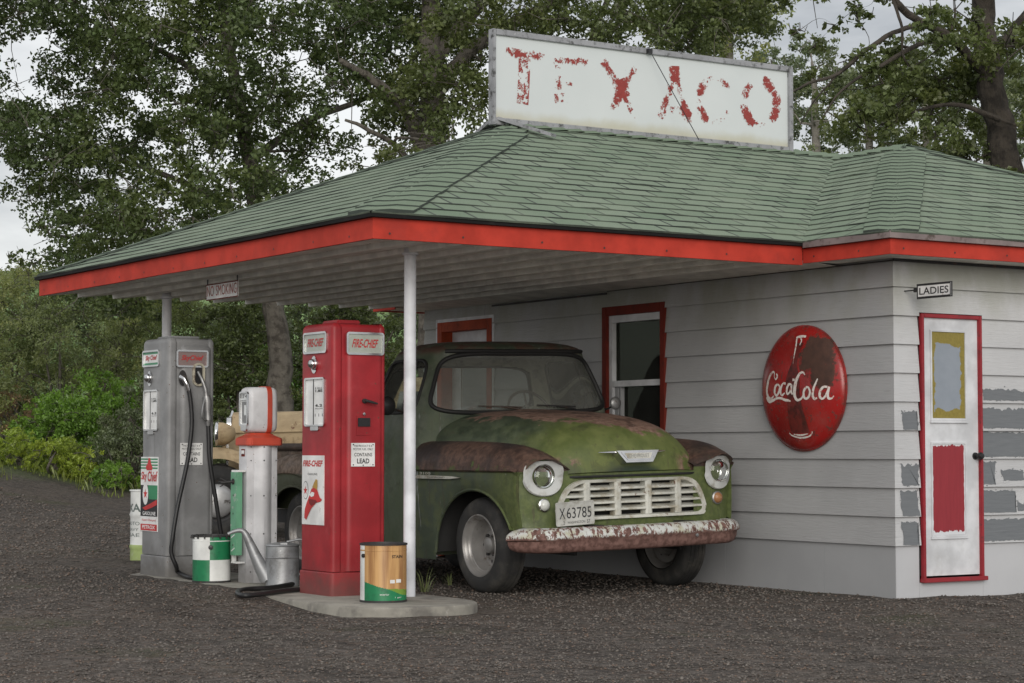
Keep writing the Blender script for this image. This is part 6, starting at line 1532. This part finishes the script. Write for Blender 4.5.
# ================================================================ TREES AND SHRUBS
def leaf_mesh(C, R, n, size, flat=.8, up=.35, asp=.6, fold=.18, sprays=9):
    """n leaves spread through blobs (centre C, radius R): each a folded diamond"""
    C = np.asarray(C); R = np.asarray(R); m = sprays
    dv = rng.normal(size=(len(C)*m,3)); dv /= np.linalg.norm(dv, axis=1)[:,None]
    SC = np.repeat(C, m, 0)+dv*(np.repeat(R, m)*rng.random(len(C)*m)**.45)[:,None]*np.array([1,1,flat]); SR = np.repeat(R, m)*(.22+.26*rng.random(len(C)*m))
    k = rng.choice(len(SC), n, p=SR**2/np.sum(SR**2))
    dv = rng.normal(size=(n,3)); dv /= np.linalg.norm(dv, axis=1)[:,None]
    pos = SC[k]+dv*(SR[k]*rng.random(n)**.5)[:,None]*np.array([1,1,.75])
    nr = rng.normal(size=(n,3))+np.array([0,0,up*2]); nr /= np.linalg.norm(nr, axis=1)[:,None]
    ax = rng.normal(size=(n,3))+np.array([0,0,-.5]); ax -= nr*np.sum(ax*nr,1)[:,None]; ax /= np.linalg.norm(ax, axis=1)[:,None]
    sd = np.cross(nr, ax); s = size*(.65+.7*rng.random(n))[:,None]
    b = pos-ax*s*.5; t = pos+ax*s*.5; L = pos-ax*s*.08+sd*s*asp*.5+nr*s*fold; Rr = pos-ax*s*.08-sd*s*asp*.5+nr*s*fold
    return np.stack([b,L,t,Rr],1).reshape(-1,3), np.arange(4*n).reshape(n,4)
def in_poly(x, y, poly):
    c = False; j = len(poly)-1
    for i in range(len(poly)):
        if (poly[i][1] > y) != (poly[j][1] > y) and x < (poly[j][0]-poly[i][0])*(y-poly[i][1])/(poly[j][1]-poly[i][1])+poly[i][0]: c = not c
        j = i
    return c
def grow(name, label, cat, trunk, limbs, clumps, nleaf, lsize, lmat, bark='trunk', group=None, up=.35, asp=.6, flat=.8, twig=.02, sticks=True):
    """trunk/limbs: lists of (point, radius); clumps: (centre, radius)"""
    base = np.array(trunk[0][0]); T = thing(name, label, cat, base, group=group)
    mb = MB(); nodes = []
    for path in [trunk]+limbs:
        p = cat_spline([np.append(q[0]-base, q[1]) for q in path], 5); p = np.array(p)
        jit = rng.normal(size=(len(p),3))*.03; jit[0] = 0
        pts = p[:,:3]+jit*np.minimum(1, p[:,3:4]*4); mb.tube(list(pts), list(np.maximum(p[:,3], .008)), 9 if p[0,3] > .08 else 6)
        nodes += [(pts[i], p[i,3]) for i in range(len(pts))]
    NP = np.array([n[0] for n in nodes]); NR = np.array([n[1] for n in nodes])
    if sticks:
        order = sorted(clumps, key=lambda c: np.min(np.linalg.norm(NP-(c[0]-base), axis=1)))
        for c, r_ in order:
            q = c-base; dd = np.linalg.norm(NP-q, axis=1)+np.where(NP[:,2] > q[2]+.2, 1.0, 0)
            i = int(np.argmin(dd)); a = NP[i]; L = np.linalg.norm(q-a)
            if L < .15: continue
            mid = (a+q)/2+rng.normal(size=3)*.10*L+np.array([0,0,.06*L]); r0 = min(NR[i]*.7, twig*(1+L*.5))
            pts = cat_spline([a, mid, q, q+(q-mid)*.5], 3); mb.tube(pts, list(np.linspace(r0, .006, len(pts))), 5)
            NP = np.vstack([NP, pts[3], pts[-4]]); NR = np.append(NR, [r0*.7, r0*.45])
            for _ in range(3):
                e_ = q+rng.normal(size=3)*r_*.6; mb.tube([q, (q+e_)/2+rng.normal(size=3)*.04, e_], [.008,.006,.004], 4)
    mb.build('trunk', bark, T, smooth=60)
    nleaf = int(nleaf*(1.0 if cat == 'tree' else 1.7)); lsize *= (1.0 if cat == 'tree' else .82)
    V, F = leaf_mesh([c-base for c, r_ in clumps], [r_ for c, r_ in clumps], nleaf, lsize, up=up, asp=asp, flat=flat)
    np_mesh('crown', V, F, lmat, T); return T
def pts_px(path, dep):
    return [(at(x, y, dep+(q[0] if q else 0)), r) for (x, y, r, *q) in path]
def fill(poly, n, dep, spread, rr, holes=()):
    xs = [p[0] for p in poly]; ys = [p[1] for p in poly]; out = []; tries = 0
    while len(out) < n and tries < 20000:
        tries += 1; x = random.uniform(min(xs), max(xs)); y = random.uniform(min(ys), max(ys))
        if not in_poly(x, y, poly) or any((x-hx)**2+(y-hy)**2 < hr*hr for hx, hy, hr in holes): continue
        out.append((at(x, y, dep+random.uniform(-spread, spread)), random.uniform(*rr)))
    return out
# -- big poplar on the left
poly = [(-150,-150),(330,-160),(480,-120),(470,10),(440,55),(405,62),(372,105),(345,165),(300,205),(255,235),(185,262),(150,300),(90,300),(60,268),(85,235),(60,238),(26,212),(70,190),(20,172),(2,140),(-40,120),(-150,140)]
cl = fill(poly, 600, 33, 3.2, (.38,.62), [(26,52,30),(18,222,28),(4,182,20),(255,130,9),(150,120,8),(170,165,8),(345,120,10)])
cl += [(at(x, y, 33+random.uniform(-1,1)), r) for x, y, r in ((8,137,.3),(22,128,.28),(15,165,.22),(40,185,.3),(20,200,.2),(40,225,.25),(12,10,.4),(70,25,.35),(60,80,.22),(95,20,.4),(15,262,.22),(30,265,.25),(60,262,.3))]
grow('poplar_tree', 'large dense poplar with grey trunk overhanging the left end of the canopy', 'tree',
     pts_px([(288,495,.26),(281,400,.21),(276,325,.18),(262,240,.15),(244,130,.115),(232,60,.09),(215,-40,.09),(205,-150,.05)], 33.5),
     [pts_px([(262,240,.08),(200,190,.055,.5),(120,160,.04,1),(30,130,.02,.5)], 33.5), pts_px([(250,160,.08),(310,120,.06,.8),(380,90,.045,1.2),(440,30,.03,1)], 33.5),
      pts_px([(240,100,.07),(160,50,.05,.5),(60,10,.03,1),(-40,-20,.02,1)], 33.5), pts_px([(265,260,.06),(200,245,.045,1),(120,240,.03,1),(50,235,.02,1)], 33.5), pts_px([(243,130,.03),(200,104,.025),(165,105,.02)], 33.3),
      pts_px([(225,20,.08),(300,-40,.06,1),(380,-90,.04,1)], 33.5)],
     cl, 172000, .076, 'leaf_dark')
# -- poplar behind the roof sign
poly = [(335,-140),(830,-140),(812,-8),(770,12),(742,40),(700,52),(640,46),(560,30),(495,40),(488,110),(462,135),(440,150),(412,168),(385,160),(352,128),(385,70),(420,40)]
cl = fill(poly, 215, 31, 2.6, (.36,.60), [(372,152,12)])
cl += [(at(x, y, 31), r) for x, y, r in ((480,60,.4),(470,95,.35),(400,175,.25),(355,165,.2),(620,5,.5),(560,-10,.5),(690,40,.3),(740,20,.3),(450,110,.3))]
grow('poplar_tree', 'forked poplar with thick trunk rising behind the left end of the roof sign', 'tree',
     pts_px([(436,500,.30),(434,320,.26),(433,170,.22),(432,100,.19),(432,30,.16),(426,-60,.11),(415,-160,.06)], 31),
     [pts_px([(431,165,.16),(408,112,.12,-.3),(380,85,.07,-.6),(340,60,.04,-1)], 31), pts_px([(432,95,.13),(478,45,.10,.3),(540,10,.08,.6),(620,-20,.05,1),(700,-10,.03,1)], 31), pts_px([(433,60,.12),(520,-30,.09,.5),(640,-60,.06,1),(760,-40,.04,1.5)], 31), pts_px([(434,200,.07),(400,150,.045,-.5),(365,128,.03,-1),(345,120,.02,-1)], 31), pts_px([(615,-20,.05),(595,30,.04),(580,60,.02)], 31.6)],
     cl, 70000, .074, 'leaf_mid')
# -- tree on the right with bare limbs reaching over the roof
poly = [(850,-120),(1150,-120),(1150,190),(1030,190),(950,176),(880,158),(812,140),(800,118),(850,95),(880,50),(870,20)]
cl = fill(poly, 92, 24, 1.8, (.24,.42), [(830,40,26)])
cl += [(at(x, y, 24+random.uniform(-.6,.6)), r) for x, y, r in ((815,45,.14),(835,25,.14),(858,20,.18),(812,75,.12),(848,60,.14),(870,70,.2),(900,60,.25),(825,95,.16),(858,8,.15),(800,30,.12),(960,40,.4),(985,60,.3),(940,80,.4),(930,115,.4),(900,110,.3),(955,10,.4))]
cl += [(at(random.uniform(920,1090), random.uniform(-210,-110), 24+random.uniform(-1.4,1.4)), random.uniform(.3,.5)) for _ in range(16)]
grow('riverside_tree', 'dark leaning tree with long bare curved limbs reaching over the right roof', 'tree',
     pts_px([(1030,420,0.238),(1022,300,0.204),(1008,170,0.178),(998,110,0.162),(985,45,0.145),(988,-40,0.119),(1000,-130,0.056)], 24),
     [pts_px([(990,80,0.062),(955,40,0.056,-.4),(928,25,0.046,-.6),(905,12,0.043,-.8),(893,-8,0.037,-.9),(880,-50,0.025,-1)], 24), pts_px([(930,26,0.034,-.6),(900,30,0.031,-.8),(866,50,0.027,-1),(838,74,0.022,-1),(812,82,0.017,-1),(792,92,0.012,-1)], 24),
      pts_px([(945,40,0.031,-.4),(918,45,0.028,-.8),(880,66,0.022,-1),(855,80,0.017,-1),(835,98,0.012,-1),(822,120,0.009,-1)], 24), pts_px([(893,0,0.019,-.9),(902,28,0.016,-1),(903,55,0.012,-1),(915,75,0.009,-1)], 24), pts_px([(988,60,0.062),(1030,10,0.050,.3),(1080,-40,0.031,.5)], 24), pts_px([(838,74,0.012,-1),(815,100,0.010,-1),(800,125,0.007,-1)], 24), pts_px([(1000,120,0.037),(960,105,0.028),(920,110,0.019),(880,125,0.012)], 23.6)],
     cl, 46000, .066, 'leaf_mid', bark='trunk_dark')
# -- pale tree beyond the sign
poly = [(640,-80),(800,-80),(790,25),(760,62),(700,66),(650,50)]
grow('poplar_tree', 'slim pale trunked tree standing straight behind the middle of the roof sign', 'tree', pts_px([(726,480,.14),(727,200,.12),(728,60,.11),(726,-20,.08),(722,-120,.04)], 42),
     [], fill(poly, 30, 42, 1.5, (.45,.75)), 8000, .095, 'leaf_olive', bark='trunk_pale')
# -- far trees above the main roof
far = [(815,105,46,62,58,'pale far tree just right of the roof sign'),(868,118,44,66,62,'grey-green far tree above the roof hip'),(925,112,50,72,60,'far tree left of the leaning dark trunk'),(985,108,50,78,64,'far tree directly behind the leaning dark trunk'),(1050,100,60,80,60,'far tree at the right edge of the picture'),(775,92,34,38,66,'small far tree peeping over the right end of the roof sign')]
for x, y, rx, ry, dp, lb in far:
    k = [(at(x+rx*math.cos(a)*q, y+ry*math.sin(a)*q, dp+random.uniform(-1.5,1.5)), random.uniform(.35,.65)) for a, q in [(random.uniform(0,2*PI), math.sqrt(random.random())) for _ in range(26)]]
    grow('riverside_tree', lb, 'tree', pts_px([(x,470,.2),(x+4,250,.16),(x,y,.1),(x-3,y-ry*.7,.04)], dp), [], k, 8500, .10, 'leaf_far', bark='trunk_pale', group='far trees above the roof', twig=.03)
# -- shrubs along the edge of the gravel
def shrub(name, label, x, y, rx, ry, dp, mat, n, ls, nc=30, rr=(.22,.42), cat='shrub', up=.3, asp=.55, flat=.8, ground=None, group=None, thick=1.0, bark='trunk'):
    gx, gy = x, ground if ground else y+ry
    b = at(gx, gy, dp); b[2] = float(terrain(b[0], b[1]))-.05
    k = []
    for _ in range(nc):
        a = random.uniform(0, 2*PI); q = math.sqrt(random.random())*.92; k.append((at(x+rx*math.cos(a)*q, y+ry*math.sin(a)*q, dp+random.uniform(-1,1)*thick), random.uniform(*rr)))
    stems = []
    for j in range(4):
        c = k[random.randrange(len(k))][0]; stems.append([(b+rng.normal(size=3)*np.array([.15,.15,0]), .035), ((b+c)/2+rng.normal(size=3)*.15, .025), (c, .012)])
    return grow(name, label, cat, [(b,.05), ((b*2+at(x,y,dp))/3,.04), (at(x,y,dp),.02)], stems, k, n, ls, mat, bark=bark, up=up, asp=asp, flat=flat, group=group, twig=.014)
shrub('shrub', 'tall feathery olive shrub at the far left behind the bright bush', 60, 332, 100, 72, 41, 'leaf_olive', 17000, .085, 90, (.3,.55), ground=470, asp=.35, thick=1.6)
shrub('shrub', 'feathery olive shrub under the left tip of the canopy', 165, 345, 75, 62, 42, 'leaf_olive', 12000, .085, 70, (.3,.55), ground=470, asp=.38, thick=1.6)
shrub('shrub', 'bright green bushy shrub in the middle of the left verge', 108, 418, 56, 40, 37, 'leaf_bright', 7000, .085, 30, (.25,.45), ground=478, asp=.5)
shrub('shrub', 'bright green low shrub left of the grey pump top', 75, 432, 40, 30, 37.5, 'leaf_bright', 3600, .085, 20, (.22,.38), ground=478, asp=.5)
shrub('shrub', 'dark small-leaved shrub on the verge beside the grey pump', 132, 445, 34, 42, 34.6, 'leaf_grey', 6000, .055, 30, (.16,.3), ground=486)
shrub('shrub', 'dark small-leaved shrub leaning over the middle of the verge', 95, 462, 26, 22, 35, 'leaf_grey', 2400, .055, 16, (.15,.26), ground=482)
shrub('weed_clump', 'yellow-green weeds in the left corner at the gravel edge', 20, 452, 36, 18, 34.5, 'leaf_yellow', 4200, .085, 26, (.13,.26), 'weeds', up=.0, asp=.3, ground=468, flat=1.1)
shrub('weed_clump', 'yellow-green weeds in front of the bright green bush', 66, 458, 28, 16, 34.3, 'leaf_yellow', 3000, .085, 20, (.12,.24), 'weeds', up=.0, asp=.3, ground=474, flat=1.1)
shrub('weed_clump', 'yellow-green weeds close to the white drum', 118, 476, 20, 13, 33.2, 'leaf_bright', 1800, .08, 14, (.12,.22), 'weeds', up=.0, asp=.3, ground=487, flat=1.1)
shrub('dry_stems', 'russet dry stems behind the weeds at the far left', 22, 420, 30, 26, 40, 'dry_grass', 2400, .09, 22, (.2,.34), 'dry plant', up=0, asp=.2, ground=462, flat=1.2)
shrub('shrub', 'leafy dark bush filling the gap right of the grey pump', 238, 372, 52, 88, 34.5, 'leaf_mid', 13000, .075, 60, (.25,.42), ground=500)
shrub('shrub', 'lighter green bush behind the white pump head', 268, 405, 42, 50, 37, 'leaf_bright', 4200, .085, 26, (.25,.4), ground=490)
shrub('shrub', 'dark bush between the red pump and the canopy post', 350, 372, 66, 74, 36, 'leaf_mid', 11000, .085, 56, (.28,.48), ground=500)
shrub('shrub', 'bush showing between the canopy post and the front wall', 420, 345, 42, 56, 38, 'leaf_grey', 5200, .085, 32, (.28,.48), ground=490)
shrub('shrub', 'grey-green shrub low behind the tan truck', 215, 448, 34, 38, 35, 'leaf_grey', 3600, .065, 22, (.2,.34), ground=498)
shrub('shrub', 'dark bush behind the grey pump', 175, 410, 38, 66, 36, 'leaf_grey', 5600, .08, 30, (.25,.42), ground=490)
shrub('shrub', 'tall grey-green bush filling the view below the canopy soffit', 300, 330, 90, 48, 41, 'leaf_grey', 8500, .095, 46, (.35,.6), ground=480, thick=1.4)
shrub('shrub', 'olive thicket on the slope behind the dry stems', 50, 395, 80, 40, 44, 'leaf_olive', 7000, .09, 44, (.35,.6), ground=450)
shrub('shrub', 'pale olive shrub standing highest at the left edge below the sky', 12, 315, 52, 46, 43, 'leaf_olive', 9000, .085, 50, (.3,.5), ground=460, asp=.4)
shrub('shrub', 'grey-green shrub rising behind the tip of the canopy', 120, 320, 60, 46, 44, 'leaf_grey', 9000, .085, 50, (.3,.5), ground=470, asp=.45)
shrub('shrub', 'bright green sapling clump beside the russet stems', 48, 425, 30, 30, 38, 'leaf_bright', 3000, .08, 20, (.2,.34), ground=465)
shrub('shrub', 'low olive thicket on the bank at the far left edge', -60, 400, 70, 70, 39, 'leaf_olive', 7000, .085, 40, (.3,.5), ground=462)
# -- rough grass along the ragged edge of the gravel
NB = 5000
gd = 30.6+5.5*rng.random(NB)**1.4; gl = -10.5+9.0*rng.random(NB); gx = CAM[0]+FH[0]*gd+RT[0]*gl; gy = CAM[1]+FH[1]*gd+RT[1]*gl
kp = (np.sin(gx*1.9+gy*.7)*np.sin(gy*1.3)+.6*np.sin(gx*4.7) > .1-(gd-32.2)*.9) & (gd > 31.6-.8*rng.random(NB)**3); gx, gy = gx[kp], gy[kp]; NB = len(gx)
gz = terrain(gx, gy); hh_ = .05+.20*rng.random(NB)**2.4; an = rng.random(NB)*2*PI; ln = (.15+.5*rng.random(NB))*hh_; wd_ = .004+.006*rng.random(NB)
B0 = np.stack([gx-np.sin(an)*wd_, gy+np.cos(an)*wd_, gz], 1); B1 = np.stack([gx+np.sin(an)*wd_, gy-np.cos(an)*wd_, gz], 1)
B2 = np.stack([gx+np.cos(an)*ln*.4, gy+np.sin(an)*ln*.4, gz+hh_*.7], 1)+(B1-np.stack([gx,gy,gz],1))*.7; B3 = np.stack([gx+np.cos(an)*ln, gy+np.sin(an)*ln, gz+hh_], 1)
M['grass'] = leaf_mat('rough_grass', (.15,.19,.045), .3, .6)
tag(np_mesh('grass', np.stack([B0,B1,B2,B3],1).reshape(-1,3), np.arange(4*NB).reshape(NB,4), 'grass'), kind='stuff', cat='grass', label='rough yellow-green grass along the ragged edge of the gravel')
# -- little tufts in the forecourt
def tuft(label, p, n, h, mat='leaf_grey'):
    mb = MB()
    for _ in range(n):
        a = random.uniform(0, 2*PI); L = h*random.uniform(.5,1); c, s_ = math.cos(a), math.sin(a); w = .004; o = np.array((c,s_,0))*random.uniform(0,.05); t_ = np.array((-s_,c,0))*w
        q = [o, o+np.array((c*.25*L,s_*.25*L,.6*L)), o+np.array((c*.6*L,s_*.6*L,.95*L))]
        mb.add([q[0]-t_,q[0]+t_,q[1]+t_*.8,q[1]-t_*.8,q[2]], [(0,1,2,3),(3,2,4)])
    ob = mb.build('grass_tuft', mat, None); ob.location = p; tag(ob, label, 'grass tuft', 'small weeds in the forecourt')
tuft('dry weed growing beside the white post near the truck wheel', hit(425,592,2,0), 16, .22, 'leaf_olive')
tuft('tiny weed growing against the front wall near its corner', hit(868,590,2,0), 10, .10)
tuft('thin weed beside the rounded tip of the island', hit(450,585,2,0), 12, .12, 'leaf_olive')

# ================================================================ SKY, SUN, CAMERA
w = bpy.data.worlds.new('World'); scene.world = w; w.use_nodes = True; nt = w.node_tree; nt.nodes.clear()
N = nt.nodes.new; LK = nt.links.new
out = N('ShaderNodeOutputWorld'); tc = N('ShaderNodeTexCoord')
SEL, SAZ = math.radians(16), math.atan2(-.85, -.52)      # sun direction: set low to light under the canopy, behind the camera's left
sky = N('ShaderNodeTexSky'); sky.sky_type = 'NISHITA'; sky.sun_disc = False; sky.sun_elevation = SEL; sky.sun_rotation = PI/2-SAZ
b1 = N('ShaderNodeBackground'); b1.inputs[1].default_value = .10; LK(sky.outputs[0], b1.inputs[0])
mp = N('ShaderNodeMapping'); mp.inputs['Scale'].default_value = (1,1,3.2); LK(tc.outputs['Generated'], mp.inputs[0])
n1 = N('ShaderNodeTexNoise'); n1.inputs['Scale'].default_value = 3.6; n1.inputs['Detail'].default_value = 7; n1.inputs['Roughness'].default_value = .55; LK(mp.outputs[0], n1.inputs['Vector'])
cr = N('ShaderNodeValToRGB'); cr.color_ramp.elements[0].position = .36; cr.color_ramp.elements[0].color = (.46,.475,.50,1); cr.color_ramp.elements[1].position = .60; cr.color_ramp.elements[1].color = (.93,.935,.94,1); LK(n1.outputs[0], cr.inputs[0])
sx = N('ShaderNodeSeparateXYZ'); LK(tc.outputs['Generated'], sx.inputs[0])
mr = N('ShaderNodeMapRange'); mr.inputs['From Min'].default_value = .08; mr.inputs['From Max'].default_value = .8; mr.inputs['To Min'].default_value = .88; mr.inputs['To Max'].default_value = 1.0; LK(sx.outputs[2], mr.inputs['Value'])
b2 = N('ShaderNodeBackground'); LK(mr.outputs[0], b2.inputs[1]); LK(cr.outputs[0], b2.inputs[0])
mx = N('ShaderNodeMixShader'); mx.inputs[0].default_value = .9; LK(b1.outputs[0], mx.inputs[1]); LK(b2.outputs[0], mx.inputs[2]); LK(mx.outputs[0], out.inputs[0])
sl = bpy.data.lights.new('Sun', 'SUN'); sl.energy = 1.8; sl.angle = math.radians(40); sl.color = (1,.96,.90)
so = bpy.data.objects.new('Sun', sl); COL.objects.link(so)
sd = Vector((math.cos(SEL)*math.cos(SAZ), math.cos(SEL)*math.sin(SAZ), math.sin(SEL))); so.rotation_euler = (-sd).to_track_quat('-Z', 'Y').to_euler(); so.location = (-8,-20,20)
cd = bpy.data.cameras.new('Camera'); co = bpy.data.objects.new('Camera', cd); COL.objects.link(co)
cd.sensor_width = 36; cd.sensor_fit = 'HORIZONTAL'; cd.lens = CF/1024*36; cd.clip_end = 3000; cd.clip_start = .1
co.matrix_world = Matrix(((RT[0],UP[0],-FW[0],CAM[0]),(RT[1],UP[1],-FW[1],CAM[1]),(RT[2],UP[2],-FW[2],CAM[2]),(0,0,0,1)))
scene.camera = co
vs = scene.view_settings; vs.view_transform = 'Standard'; vs.look = 'None'; vs.exposure = 0.22; vs.gamma = 1.0; vs.use_curve_mapping = False
